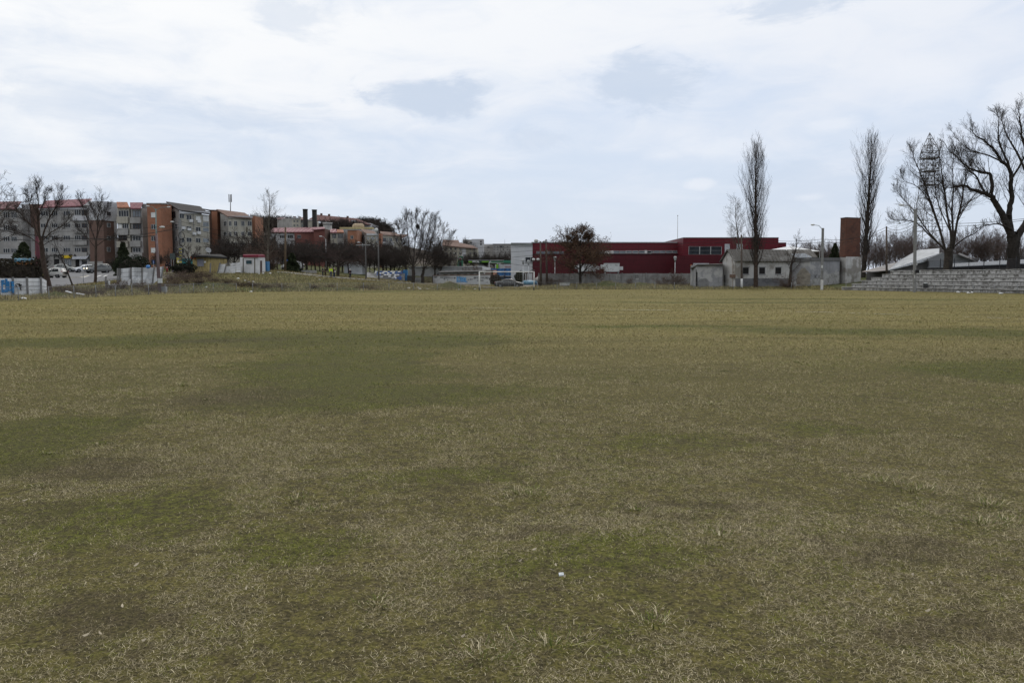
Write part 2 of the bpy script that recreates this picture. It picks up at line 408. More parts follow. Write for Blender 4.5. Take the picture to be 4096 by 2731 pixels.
# ------------------------------------------------------------------ ground sheet
def axis(parts):
    out = []
    for a, b, st in parts: out += list(np.arange(a, b, st))
    return np.array(out + [parts[-1][1]])
def build_ground():
    xs = axis([(-2400, -500, 190), (-500, -150, 25), (-150, -100, 5), (-100, 90, 1.25), (90, 150, 5), (150, 500, 25), (500, 2400, 190)])
    ys = axis([(-200, -20, 20), (-20, 40, 2), (40, 175, 1.0), (175, 260, 5), (260, 700, 14), (700, 3200, 160)])
    Xg, Yg = np.meshgrid(xs, ys); Zg = GZ(Xg, Yg)
    far = smooth((np.hypot(Xg, Yg)-700)/900); Zg = Zg*(1-far) + 10*far
    sd_ = seg_dist(Xg.ravel(), Yg.ravel(), FIELD)
    rough = smooth((sd_+.3)/1.5)
    V = np.stack([Xg.ravel(), Yg.ravel(), Zg.ravel()], 1)
    nx, ny = len(xs), len(ys)
    i = np.arange(ny-1)[:, None]*nx + np.arange(nx-1)[None, :]; i = i.ravel()
    Fc = np.stack([i, i+1, i+nx+1, i+nx], 1)
    m, t, b = newmat('turf_ground')
    tg = t.n('ShaderNodeGroup'); tg.node_tree = TURF
    pos = t.n('ShaderNodeNewGeometry').outputs['Position']
    at = t.n('ShaderNodeAttribute', attribute_name='rough').outputs['Fac']
    fine = t.noise(pos, 46, 4, .8); mid = t.noise(pos, 9, 4, .7)
    c = tg.outputs['Color']
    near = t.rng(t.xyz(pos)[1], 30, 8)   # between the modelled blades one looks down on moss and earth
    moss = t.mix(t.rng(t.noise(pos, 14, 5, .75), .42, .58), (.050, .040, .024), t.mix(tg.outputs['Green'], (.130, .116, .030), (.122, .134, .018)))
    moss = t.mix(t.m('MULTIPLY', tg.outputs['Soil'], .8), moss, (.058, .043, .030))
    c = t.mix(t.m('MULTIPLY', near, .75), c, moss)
    c = t.mix(t.m('MULTIPLY', tg.outputs['Deep'], .35), c, (.056, .064, .014))
    c = t.mix(t.rng(fine, .40, .60), t.mix(.6, c, (.016, .014, .009)), t.mix(.15, c, (.28, .24, .13)))
    c = t.mix(t.rng(mid, .35, .65, 0, .25), c, (.04, .04, .018))
    c = t.mix(1.0, c, (1.09, 1.09, 1.02), 'MULTIPLY')
    # rough ground of the bank: dead grass, earth and some green
    b1 = t.noise(pos, .35, 5, .6); b2 = t.noise(t.vm('ADD', pos, (40, 0, 0)), .8, 5, .65)
    bank = t.mix(t.rng(b1, .40, .60), (.078, .074, .034), (.055, .066, .019))
    bank = t.mix(t.rng(b2, .54, .66, 0, .7), bank, (.050, .037, .028))
    c = t.mix(at, c, bank)
    hill = t.n('ShaderNodeAttribute', attribute_name='hill').outputs['Fac']
    c = t.mix(hill, c, t.mix(t.rng(b1, .4, .6), (.050, .040, .034), (.075, .060, .046)))
    t.put(b.inputs['Base Color'], c); b.inputs['Roughness'].default_value = .95; b.inputs['Specular IOR Level'].default_value = .1
    bp = t.n('ShaderNodeBump'); bp.inputs['Strength'].default_value = .7; bp.inputs['Distance'].default_value = .03
    t.put(bp.inputs['Height'], t.m('ADD', fine, mid)); t.put(b.inputs['Normal'], bp.outputs[0])
    hill = smooth((Yg.ravel()-230)/120)
    o = np_obj('ground', V, Fc, m, {'rough': rough, 'hill': hill}, smooth_=True); tag(o, kind='structure')
build_ground()

def drape(name, rows, m, lift, kind='structure'):
    """rows: list of polylines (x,y) of equal length -> a sheet laid on the ground"""
    A = np.array(rows, float); r, c, _ = A.shape
    z = GZ(A[..., 0], A[..., 1]) + lift
    V = np.concatenate([A.reshape(-1, 2), z.reshape(-1, 1)], 1)
    i = (np.arange(r-1)[:, None]*c + np.arange(c-1)[None, :]).ravel()
    o = np_obj(name, V, np.stack([i, i+1, i+c+1, i+c], 1), m, smooth_=True)
    if kind: tag(o, kind=kind)
    return o
def resamp(pts, n):
    pts = np.array(pts, float); L = np.r_[0, np.cumsum(np.hypot(*np.diff(pts, axis=0).T))]
    s = np.linspace(0, L[-1], n); return np.stack([np.interp(s, L, pts[:, 0]), np.interp(s, L, pts[:, 1])], 1)
def between(a, b, n, k):
    A, B = resamp(a, n), resamp(b, n)
    return [A + (B-A)*q for q in np.linspace(0, 1, k)]
def xy(px, d): return (PX(px, d), d)
ASPH = mat('asphalt', (.17, .17, .175), .9, .12, .6, fine=.15, spec=.2)
ROADN = [xy(-420, 96), xy(-100, 88), xy(225, 90), xy(459, 106), xy(560, 113)]
ROADF = [xy(-420, 163), xy(-100, 163), xy(225, 163), xy(459, 163), xy(640, 160)]
drape('road', between(ROADN, ROADF, 90, 60), ASPH, .05)
PAVE = mat('pale_pavement', (.32, .31, .29), .9, .15, 1.2)
drape('pavement', between([xy(560, 113.5), xy(640, 118), xy(705, 121), xy(760, 128)], [xy(600, 128), xy(660, 129), xy(720, 131), xy(760, 134)], 30, 12), PAVE, .06)
KERBW = mat('kerb_paint', (.6, .6, .58), .8)
for i in range(6):
    p0, p1 = ground_at(648+i*11, 129.6), ground_at(655+i*11, 129.8)
    k = MB().box(p0.x, p0.y-.1, p0.z-.1, p1.x, p0.y+.12, p0.z+.22).build('kerb', KERBW); tag(k, kind='structure')
WPNT = mat('road_paint', (.62, .62, .60), .8, .15, 2)
for i, (u0, v0, u1, v1) in enumerate([(300, 1130, 590, 1080), (560, 1125, 840, 1085), (780, 1120, 960, 1090), (985, 1112, 1190, 1086)]):
    a, b_ = Q('b', u0, v0), Q('b', u1, v1); d0, d1 = 119+i*.5, 131
    drape('crosswalk_stripe', between([xy(a[0], d0), xy(b_[0], d1)], [xy(a[0]+9, d0-.3), xy(b_[0]+9, d1-.3)], 14, 2), WPNT, .075)
kc = [xy(*q) for q in ((262, 118), (290, 121), (330, 126), (350, 130))]
k = MB()
for p, q in zip(resamp(kc, 12)[:-1], resamp(kc, 12)[1:]):
    k.hexa([(p[0], p[1], G(*p)-.1), (q[0], q[1], G(*q)-.1), (q[0], q[1]+.5, G(*q)-.1), (p[0], p[1]+.5, G(*p)-.1)],
           [(p[0], p[1], G(*p)+.16), (q[0], q[1], G(*q)+.16), (q[0], q[1]+.5, G(*q)+.16), (p[0], p[1]+.5, G(*p)+.16)])
tag(k.build('kerb', mat('old_kerb', (.36, .33, .27), .9, .3, 1)), kind='structure')
DIRT = mat('dirt', (.19, .165, .135), .95, .25, .8, fine=.2)
PATHC = [xy(1600, 132.5), xy(1690, 138), xy(1760, 143), xy(1850, 143), xy(1940, 136), xy(2010, 129), xy(2075, 130), xy(2115, 142), xy(2130, 158)]
PATHN = [(x, y-3.0) for x, y in PATHC[:-3]] + [xy(2120, 128), xy(2150, 141), xy(2160, 158)]
PATHF = [(x, y+3.0) for x, y in PATHC[:-3]] + [xy(2040, 134), xy(2080, 144), xy(2095, 158)]
drape('dirt_path', between(PATHN, PATHF, 80, 12), DIRT, .05)
# the strip of pale stones along the crest of the bank, behind the grass
CREST = [(1110, 124), (1241, 128.4), (1379, 131.4), (1500, 132.4), (1600, 133.4), (1660, 135.5)]
c0 = resamp([xy(*c) for c in CREST], 60)
drape('footpath', [c0, c0+np.array([0, 1.6]), c0+np.array([0, 3.2])], mat('gravel', (.25, .235, .21), .95, .25, 2, fine=.25), .07)
k = MB()
for p, q in zip(c0[:-1:2], c0[1::2]):
    k.hexa([(p[0], p[1]-.25, G(*p)-.1), (q[0], q[1]-.25, G(*q)-.1), (q[0], q[1], G(*q)-.1), (p[0], p[1], G(*p)-.1)],
           [(p[0], p[1]-.25, G(*p)+.12), (q[0], q[1]-.25, G(*q)+.12), (q[0], q[1], G(*q)+.12), (p[0], p[1], G(*p)+.12)])
tag(k.build('kerb', mat('pale_kerb', (.5, .49, .46), .9, .2, 2)), kind='structure')
# gravel apron of the bank below the kiosks
drape('gravel_slope', between([xy(645, 105), xy(700, 108), xy(760, 110)], [xy(630, 114), xy(690, 118), xy(750, 120)], 20, 14), mat('gravel_bank', (.135, .125, .115), .95, .25, 1.4, fine=.25), .05)

# ------------------------------------------------------------------ grass
rs = np.random.default_rng(7)
def grassmat():
    m, t, b = newmat('grass_blades')
    tg = t.n('ShaderNodeGroup'); tg.node_tree = TURF
    A = lambda n: t.n('ShaderNodeAttribute', attribute_name=n).outputs['Fac']
    r, tone, tuft = A('tint'), A('tone'), A('tuft')
    isg = t.m('LESS_THAN', r, t.m('ADD', t.m('MULTIPLY', tg.outputs['Green'], .95), .02))
    yel = t.mix(t.rng(tg.outputs['Streak'], .38, .62), (.148, .123, .042), (.200, .164, .054))
    straw = t.mix(tone, t.mix(tg.outputs['Drier'], (.132, .108, .056), yel), t.mix(tg.outputs['Drier'], (.66, .58, .42), (.58, .49, .29)))
    straw = t.mix(t.m('MULTIPLY', tg.outputs['Deep'], .45), straw, (.092, .092, .020))
    green = t.mix(tone, (.082, .095, .012), (.26, .27, .055))
    c = t.mix(isg, straw, green)
    c = t.mix(t.m('MULTIPLY', tg.outputs['Soil'], .75), c, t.mix(tone, (.066, .050, .030), (.24, .19, .12)))
    c = t.mix(t.m('MAXIMUM', tuft, 0.), c, t.mix(tone, (.045, .066, .010), (.115, .140, .030)))
    c = t.mix(t.m('MULTIPLY', tuft, -1.), c, t.mix(tone, (.062, .046, .034), (.150, .115, .070)))
    c = t.mix(1.0, c, (1.09, 1.09, 1.02), 'MULTIPLY')
    t.put(b.inputs['Base Color'], c); b.inputs['Roughness'].default_value = .85; b.inputs['Specular IOR Level'].default_value = .15
    return m
GRASS = grassmat()
def blades(x, y, L, w, lean, az, two, z=None):
    """each blade: a bent strip of three triangles (two=True) or one triangle"""
    n = len(x); z = GZ(x, y)-.004 if z is None else z
    p = np.stack([x, y, z], 1); dx, dy = np.cos(az), np.sin(az)
    side = np.stack([-dy, dx, np.zeros(n)], 1)*(w[:, None]*.5)
    if not two:
        tip = p + np.stack([dx*np.cos(lean), dy*np.cos(lean), np.sin(lean)], 1)*L[:, None]
        V = np.stack([p-side, p+side, tip], 1).reshape(-1, 3)
        return V, np.arange(3*n).reshape(-1, 3), 3
    mid = p + np.stack([dx*np.cos(lean), dy*np.cos(lean), np.sin(lean)], 1)*(L*.55)[:, None]
    az2 = az + rs.normal(0, .6, n); ln2 = lean*rs.uniform(-.3, .8, n)
    tip = mid + np.stack([np.cos(az2)*np.cos(ln2), np.sin(az2)*np.cos(ln2), np.sin(ln2)], 1)*(L*.5)[:, None]
    V = np.stack([p-side, p+side, mid-side*.8, mid+side*.8, tip], 1).reshape(-1, 3)
    o = np.arange(n)[:, None]*5
    Fc = np.concatenate([o+np.array([[0, 1, 3]]), o+np.array([[0, 3, 2]]), o+np.array([[2, 3, 4]])], 0)
    return V, Fc, 5
def build_grass(name, parts, label=None):
    VS, FS, T, N, U = [], [], [], [], []; off = 0
    for x, y, L, w, lean, az, two, tint, tone, tuft in parts:
        V, Fc, k = blades(x, y, L, w, lean, az, two)
        VS.append(V); FS.append(Fc+off); off += len(V)
        T.append(np.repeat(tint, k)); N.append(np.repeat(tone, k)); U.append(np.repeat(tuft, k))
    o = np_obj(name, np.concatenate(VS), np.concatenate(FS), GRASS, {'tint': np.concatenate(T), 'tone': np.concatenate(N), 'tuft': np.concatenate(U)})
    tag(o, label, 'grass', kind='stuff'); return o
_rg = np.random.default_rng(99); _tab = _rg.uniform(0, 1, (256, 256))
def vnoise(x, y, sc):
    x = x*sc; y = y*sc; i = np.floor(x).astype(int); j = np.floor(y).astype(int); fx = smooth(x-i); fy = smooth(y-j)
    q = lambda a, b: _tab[(i+a) % 256, (j+b) % 256]
    return (q(0, 0)*(1-fx)+q(1, 0)*fx)*(1-fy)+(q(0, 1)*(1-fx)+q(1, 1)*fx)*fy
def pick_field(n, d0, d1, pw):
    """positions seen ahead: density falls as distance**-pw"""
    e = 2-pw
    u = rs.uniform(0, 1, n); d = (d0**e + u*(d1**e-d0**e))**(1/e) if abs(e) > 1e-6 else d0*(d1/d0)**u
    x = rs.uniform(-1, 1, n)*(d*.74+1.2)
    return x, d
BIGP = [(-9, 20.6, 5.6, 2.5, 26), (-3.6, 20.5, 4.2, 3.6, 20), (-3.2, 14.6, 2.0, 5, 8), (-1.6, 10.6, 2.4, 1.3, 15), (-4.9, 7.8, 1.3, 1.7, -20), (12, 23.6, 6.5, 2.0, -4), (5.5, 26, 3.6, 1.1, -5), (.5, 4.3, .75, .42, 10), (-2.6, 5.1, .9, .7, 20)]
def in_patch(x, y):
    m = np.full(x.shape, 9.); wx = x+1.6*(vnoise(x, y, .5)-.5)+.9*(vnoise(x+31, y, 1.9)-.5); wy = y+1.6*(vnoise(x+7, y+3, .5)-.5)+.9*(vnoise(x, y+17, 1.9)-.5)
    for cx_, cy_, rx, ry, a in BIGP:
        a = math.radians(a); dx, dy = wx-cx_, wy-cy_; m = np.minimum(m, np.hypot((dx*math.cos(a)+dy*math.sin(a))/rx, (-dx*math.sin(a)+dy*math.cos(a))/ry))
    return smooth((1.1-m)/.35)
def field_part(n, d0, d1, pw, two, L0, w0, lk=0.):
    x, y = pick_field(n, d0, d1, pw)
    cl = .45*vnoise(x, y, 2.1)+.35*vnoise(x+9, y+4, 6.3)+.2*vnoise(x+3, y+7, 15)   # clumps and thin spots
    ok = (seg_dist(x, y, FIELD) < -.3) & (rs.uniform(0, 1, n) < (.30+1.0*smooth((cl-.36)/.26))*(1-.5*in_patch(x, y))); x, y, cl = x[ok], y[ok], cl[ok]; n = len(x)
    g = np.maximum(1, y/6)
    L = L0*rs.uniform(.5, 1.5, n)*g**lk*(.7+.6*cl); w = w0*rs.uniform(.6, 1.4, n)*g**.9
    lean = np.abs(rs.normal(.12, .36, n)).clip(0, 1.3)
    return (x, y, L, w, lean, rs.uniform(0, 2*np.pi, n), two, rs.uniform(0, 1, n), np.where(rs.uniform(0, 1, n) < .13, rs.uniform(.6, 1, n), .62*rs.uniform(0, 1, n)**1.5), np.zeros(n))
def far_tone(p, a, b): p = list(p); p[8] = a+(b-a)*p[8]; return tuple(p)
parts = [field_part(780000, 2.2, 6.5, 0.3, True, .027, .0018), field_part(900000, 6.5, 16, 1.9, False, .033, .0022, .30), far_tone(field_part(520000, 16, 48, 1.9, False, .042, .0032, .35), .08, .55), far_tone(field_part(150000, 40, 116, 1.6, False, .042, .0034, .35), .15, .40)]
# tussocks of longer green grass
tx, ty = [], []
for px, py in [(4005, 2046), (3962, 2125), (4084, 2116), (2090, 2003), (2856, 1623), (1923, 2712), (2212, 2656), (723, 1541), (2130, 2015), (3700, 1985), (3560, 1950), (1180, 2030), (870, 1465), (2640, 2560)]:
    d = H*F/(py-1113); tx.append(PX(px, d)); ty.append(d)
a, b = pick_field(110, 3, 30, 1.0); tx = np.r_[tx, a]; ty = np.r_[ty, b]
sz = np.r_[rs.uniform(.9, 1.4, 14), rs.uniform(.3, .8, 110)]
k = 90; n = len(tx)*k
rad = np.repeat(sz, k)*np.abs(rs.normal(0, .095, n)); ang = rs.uniform(0, 2*np.pi, n)
parts.append((np.repeat(tx, k)+rad*np.cos(ang)*1.3, np.repeat(ty, k)+rad*np.sin(ang), np.repeat(sz, k)*rs.uniform(.03, .085, n), rs.uniform(.0022, .004, n)*np.maximum(1, np.repeat(ty, k)/9),
              rs.uniform(.2, 1.2, n), ang+rs.normal(0, .5, n), True, rs.uniform(0, 1, n), rs.uniform(0, 1, n), (rs.uniform(0, 1, n) < .6)*1.))
build_grass('field_grass', parts, 'short matted winter grass, half straw and half green, covering the whole pitch')

def rough_part(n, x0, x1, y0, y1, s0, s1, L0, w0, dead=.36):
    x = rs.uniform(x0, x1, n); y = rs.uniform(y0, y1, n)
    s = seg_dist(x, y, FIELD); ok = (s > s0) & (s < s1) & (np.abs(x) < y*.75+4)
    for poly, mg in ((ROADN + ROADF[::-1], .4), (PATHN + PATHF[::-1], .1)):
        ok &= seg_dist(x, y, poly) > mg
    ok &= ~((y > 150) & (x > -5)); ok &= ~((y > 134.2) & (x > 4)) 
    x, y = x[ok], y[ok]; n = len(x)
    L = L0*rs.uniform(.4, 1.5, n); w = w0*rs.uniform(.6, 1.4, n)
    return (x, y, L, w, rs.uniform(.15, 1.45, n), rs.uniform(0, 2*np.pi, n), False, rs.uniform(0, 1, n)**.8, rs.uniform(0, .75, n), -1.*(rs.uniform(0, 1, n) < dead))
build_grass('rough_grass', [rough_part(380000, -60, 46, 58, 158, .0, 45, .30, .030), rough_part(150000, -42, 70, 40, 118, -.8, 1.6, .30, .024, .25)],
            'long dead tufted grass on the bank and along the fences round the pitch')
# worn lime line across the pitch
LIME = mat('lime', (.42, .41, .37), .95, .2, 8)
lm = MB()
lp = resamp([xy(1880, 40.9), xy(2350, 40.2), xy(2750, 38.6), xy(3250, 36.6), xy(3700, 33.8), xy(4096, 30.6), xy(4500, 28.5)], 220)
for i, (p, q) in enumerate(zip(lp[:-1], lp[1:])):
    if math.sin(i*.21)+.8*math.sin(i*.083+2)+random.Random(i).uniform(-1, 1) < -.15: continue
    w = .035+.045*random.Random(i+900).random(); j = random.Random(i+77).uniform(-.04, .04)
    lm.add([(p[0], p[1]-w+j, G(*p)+.045), (q[0], q[1]-w+j, G(*q)+.045), (q[0], q[1]+w+j, G(*q)+.045), (p[0], p[1]+w+j, G(*p)+.045)], [(0, 1, 2, 3)])
tag(lm.build('pitch_line', LIME), kind='structure')
# ------------------------------------------------------------------ trees
def rv(R): return Vector((R.gauss(0, 1), R.gauss(0, 1), R.gauss(0, 1)))
def grow(R, p, d, L, r, lev, C, out):
    n = C['seg'][lev]; st = L/n; last = lev == len(C['seg'])-1
    r_end = r*C['taper'][lev]
    pts = [Vector(p)]; dirs = [Vector(d)]
    for i in range(n):
        d = (d + rv(R)*C['wob'][lev] + Vector((0, 0, 1))*C['up'][lev]).normalized()
        p = p + d*st; pts.append(p); dirs.append(d)
        ra = r+(r_end-r)*i/n; rb = r+(r_end-r)*(i+1)/n
        out[lev].append((*pts[-2], *pts[-1], max(ra, C['rmin']), max(rb, C['rmin'])))
    if last: return
    k = C['num'][lev]; s0 = C['start'][lev]
    for j in range(k):
        t = s0 + (1-s0)*(j+R.random())/k if not (C.get('tip') and j < C['tip'][lev]) else 1.0
        f = t*n; i = min(int(f), n-1); q = pts[i].lerp(pts[i+1], f-i)
        dd = dirs[min(i+1, n)]
        a = dd.orthogonal().normalized(); a.rotate(Matrix.Rotation(R.uniform(0, 2*math.pi) if lev else 2*math.pi*(j*.382+R.uniform(-.08, .08)), 3, dd))
        an = math.radians(R.gauss(C['ang'][lev], C['angv']))
        nd = (dd*math.cos(an) + a*math.sin(an)).normalized()
        ln = L*C['len'][lev]*R.uniform(.65, 1.2)*C['prof'][lev](t)
        rr = (r+(r_end-r)*t)*C['rr'][lev]*R.uniform(.75, 1.0)
        grow(R, q, nd, ln, rr, lev+1, C, out)
def tubes(segs, k):
    A = np.array(segs, float); n = len(A)
    p, q = A[:, :3], A[:, 3:6]; d = q-p; ln = np.linalg.norm(d, axis=1, keepdims=True); d = d/np.maximum(ln, 1e-9)
    ref = np.where(np.abs(d[:, 2:3]) > .9, np.array([[1., 0, 0]]), np.array([[0, 0, 1.]]))
    a = np.cross(d, ref); a /= np.linalg.norm(a, axis=1, keepdims=True); b = np.cross(d, a)
    th = np.arange(k)*2*np.pi/k
    ring = a[:, None, :]*np.cos(th)[None, :, None] + b[:, None, :]*np.sin(th)[None, :, None]
    V = np.concatenate([p[:, None]+ring*A[:, 6, None, None], (q+d*A[:, 7:8]*.3)[:, None]+ring*A[:, 7, None, None]], 1).reshape(-1, 3)
    o = (np.arange(n)*2*k)[:, None]; i = np.arange(k); j = (i+1) % k
    Fc = np.stack([o+i, o+j, o+k+j, o+k+i], 2).reshape(-1, 4)
    return V, Fc
BARK = mat('bark', (.045, .038, .032), .95, .3, 4, spec=.1)
BARKB = mat('bark_brown', (.058, .042, .034), .95, .3, 4, spec=.1)
BARKG = mat('bark_pale', (.105, .090, .072), .95, .3, 4, spec=.1)
TWIG = mat('twigs', (.052, .042, .037), .95, .2, 3, spec=.1)
TWIGR = mat('twigs_reddish', (.062, .044, .040), .95, .2, 3, spec=.1)
one = lambda t: 1.0
SPREAD = dict(seg=(4, 8, 5, 4, 3), taper=(.75, .10, .15, .3, .5), wob=(.05, .13, .17, .2, .22), up=(.05, .09, .07, .05, .05), num=(7, 12, 8, 6), start=(.7, .18, .15, .15),
              ang=(40, 42, 44, 44), angv=9, len=(2.1, .46, .48, .55), rr=(.55, .5, .5, .6), prof=(one, lambda t: 1.2-.6*t, lambda t: 1.15-.5*t, one), rmin=.011)
BROOM = dict(SPREAD, seg=(3, 7, 5, 4, 3), ang=(30, 30, 34, 36), up=(.02, .03, .06, .06, .06), num=(8, 8, 6, 5), wob=(.04, .06, .09, .13, .17), len=(2.6, .5, .5, .55), rmin=.0085)
POPLAR = dict(seg=(16, 7, 5, 3), taper=(.12, .2, .3, .5), wob=(.015, .035, .06, .08), up=(.04, .17, .20, .2), num=(95, 9, 5), start=(.11, .15, .2),
              ang=(26, 24, 26), angv=6, len=(.195, .42, .5), rr=(.34, .5, .6), prof=(lambda t: .50+.95*math.sin(math.pi*min(1, t*1.02))**.8*(1.15-.45*t), one, one), rmin=.0075)
SLIM = dict(POPLAR, seg=(12, 6, 4, 3), num=(34, 8, 5), start=(.2, .2, .2), ang=(36, 36, 36), angv=9, wob=(.03, .09, .12, .14), up=(.04, .07, .08, .06), len=(.34, .42, .5), prof=(lambda t: 1.15-.75*t, one, one))
BUSH = dict(seg=(1, 6, 4, 3), taper=(1, .3, .4, .5), wob=(0, .16, .22, .26), up=(0, .02, .02, .02), num=(16, 7, 5), start=(0, .1, .2), ang=(46, 44, 46), angv=22, len=(26, .5, .55), rr=(1., .55, .6),
            prof=(lambda t: .6+.8*random.Random(t).random(), one, one), rmin=.008)
FARTREE = dict(SPREAD, seg=(3, 6, 4, 3), taper=(.7, .15, .25, .5), wob=(.05, .12, .16, .2), up=(.05, .10, .09, .07), num=(10, 13, 9), start=(.45, .2, .15), ang=(38, 40, 42), len=(1.6, .5, .5), rr=(.55, .5, .55),
               prof=(one, lambda t: 1.15-.5*t, one), rmin=.03)
def tree_meshes(name, seed, C, Hh, r, trunk_m, twig_m, trunk_levels=2, L0=None, d0=(0, 0, 1), sx=1., maxr=None):
    """grow a bare tree of height Hh standing at the origin; returns trunk mesh and crown mesh"""
    R = random.Random(seed); out = [[] for _ in C['seg']]
    grow(R, Vector((0, 0, -.15)), Vector(d0).normalized(), L0 or 1., r, 0, C, out)
    if L0 is None: pass
    top = max(s[5] for lv in out for s in lv)
    k = Hh/top
    def sc(sg, fr=True):
        A = np.array(sg, float); A[:, :6] *= k; A[:, [0, 1, 3, 4]] *= sx; return A
    tr = [s for lv in out[:trunk_levels] for s in lv]; cr = [s for lv in out[trunk_levels:] for s in lv]
    V, Fc = tubes(sc(tr), 6); a = np_mesh(name+'_trunk', V, Fc, trunk_m, smooth_=True)
    A = sc(cr); V, Fc = tubes(A, 3); b = np_mesh(name+'_crown', V, Fc, twig_m)
    return a, b, A
def plant_tree(name, label, meshes, loc, rz=0., group=None, scale=1., cat='tree'):
    t = thing(name, label, cat, loc, rz, group)
    for nm, me in zip(('trunk', 'crown'), meshes[:2]):
        o = bpy.data.objects.new(nm, me); COL.objects.link(o); o.parent = t
    if scale != 1.: t.scale = (scale,)*3 if not isinstance(scale, tuple) else scale
    return t
def hgt(px_base, py_top, d):
    g = ground_at(px_base, d); return PZ(py_top, d)-g.z, g
def single(name, label, px, d, pytop, seed, C, r, bm, tm, lv=2, rz=0., L0=None, d0=(0, 0, 1), sx=1., cat='tree', zoff=0.):
    h, g = hgt(px, pytop, d); g.z += zoff
    me = tree_meshes(name, seed, C, h-zoff, r, bm, tm, lv, L0, d0, sx)
    return plant_tree(name, label, me, g, rz, cat=cat), me
TWG = dict(seg=(1, 6, 4, 3), taper=(1, .15, .3, .5), wob=(0, .06, .09, .12), up=(0, .09, .09, .08), num=(0, 6, 4), start=(0, .15, .15), ang=(0, 32, 34), angv=8, len=(0, .50, .55), rr=(0, .5, .6), prof=(one, one, one, one), rmin=.0075)
def limb_tree(name, label, k, d, px, limbs, seed, dens=1.0, tw=.42, bm=None, tm=None, cfg=None, depth=.3, lr=1.):
    """a bare tree whose main limbs follow measured bends; each limb also leans towards or away from the viewer, twigs are grown from the limbs"""
    bm = bm or BARK; tm = tm or TWIG; R = random.Random(seed); g = ground_at(px, d); C = dict(TWG, **(cfg or {})); tr, out = [], [[] for _ in C['seg']]
    b0 = P(*Q(k, *limbs[0][0][0]), d)
    for li, (pts, r0, r1) in enumerate(limbs):
        a = R.uniform(-depth, depth) if li else 0.; W3 = []
        for u, v in pts:
            p = P(*Q(k, u, v), d); off = a*max(0, (p-b0).length-2.0); p = P(*Q(k, u, v), d+off) if abs(off) < 12 else p; W3.append(p-g)
        if li == 0: W3[0].z = -.3
        else: r0 = r0*lr
        # smooth the polyline
        S3 = []
        for i in range(len(W3)-1):
            p0, p1, p2, p3 = W3[max(0, i-1)], W3[i], W3[i+1], W3[min(len(W3)-1, i+2)]
            for j in range(3):
                t = j/3; S3.append(.5*((2*p1)+(p2-p0)*t+(2*p0-5*p1+4*p2-p3)*t*t+(3*p1-p0-3*p2+p3)*t**3)+rv(R)*r0*.12)
        S3.append(W3[-1]); n = len(S3)-1; L = sum((S3[i+1]-S3[i]).length for i in range(n))
        for i in range(n): tr.append((*S3[i], *S3[i+1], r0+(r1-r0)*i/n, r0+(r1-r0)*(i+1)/n))
        if li == 0: continue
        for c in range(int(L*1.7*dens)+4):
            f = R.uniform(.16, 1)**.85*n; i = min(int(f), n-1); q = S3[i].lerp(S3[i+1], f-i); dd = (S3[i+1]-S3[i]).normalized()
            ax = dd.orthogonal().normalized(); ax.rotate(Matrix.Rotation(R.uniform(0, 6.283), 3, dd)); an = math.radians(R.gauss(38, 10))
            nd = (dd*math.cos(an)+ax*math.sin(an)+Vector((0, 0, .15))).normalized(); rl_ = r0+(r1-r0)*f/n
            grow(R, q, nd, min(L*tw*R.uniform(.5, 1.15)*(1.15-.85*f/n), R.uniform(1.8, 4.2)*(1.15-.7*f/n)), min(rl_*.5, .05), 1, C, out)
    A, Fa = tubes(tr, 7); Bv, Fb = tubes([s_ for lv in out for s_ in lv], 3)
    return plant_tree(name, label, (np_mesh('limbs', A, Fa, bm, smooth_=True), np_mesh('twigs', Bv, Fb, tm)), g)
# right-hand trees
single('poplar_tree', 'tall narrow bare poplar in front of the old plaster house', 3024, 115.3, 517, 11, dict(POPLAR, num=(72, 9, 5), rmin=.0065), .34, BARKB, TWIG, 1, L0=24)
single('poplar_tree', 'tall narrow bare poplar rising behind the brick chimney stub', 3452, 134, 497, 23, dict(POPLAR, num=(66, 9, 5), len=(.20, .40, .5), ang=(27, 24, 26)), .42, BARK, TWIG, 1, L0=28)
single('bare_tree', 'pale slender bare tree standing behind the old house beside the poplar', 2963, 150, 770, 5, SLIM, .22, BARKG, BARKG, 1, L0=15)
single('bare_tree', 'dark leaning bare tree with low boughs at the end of the old house', 3163, 114.6, 912, 31, dict(SLIM, num=(16, 7, 5), wob=(.09, .12, .14, .14)), .26, BARK, TWIG, 1, L0=8.4, d0=(-.12, 0, 1))
DARKB = mat('bark_dark', (.030, .026, .023), .95, .3, 4, spec=.1)
limb_tree('willow_tree', 'big bare tree with several thin stems behind the concrete terrace', 8, 97, 3791, [
    ([(625, 1275), (632, 1190), (642, 1140)], .55, .46), ([(612, 1165), (570, 1000), (520, 850), (470, 700), (430, 590), (390, 500), (368, 425)], .20, .02), ([(600, 1130), (500, 1040), (420, 960), (340, 930), (250, 930), (205, 910)], .14, .015),
    ([(645, 1160), (650, 1040), (625, 900), (605, 740), (590, 660), (578, 540), (560, 440)], .21, .02), ([(652, 1140), (662, 1000), (655, 850), (665, 700), (660, 560), (668, 450)], .18, .02), ([(662, 1140), (690, 950), (720, 820), (740, 700), (765, 580), (800, 470)], .20, .02),
    ([(668, 1120), (740, 1060), (820, 1020), (910, 950)], .12, .02), ([(606, 1140), (520, 1050), (450, 960), (380, 850), (300, 770), (255, 690)], .14, .015), ([(560, 980), (490, 790), (410, 690), (320, 650), (290, 600)], .09, .012), ([(690, 950), (760, 820), (840, 720), (880, 640)], .09, .012), ([(640, 1000), (560, 820), (530, 640), (520, 520), (500, 440)], .10, .012)], 44, 1.5, .36, lr=.8)
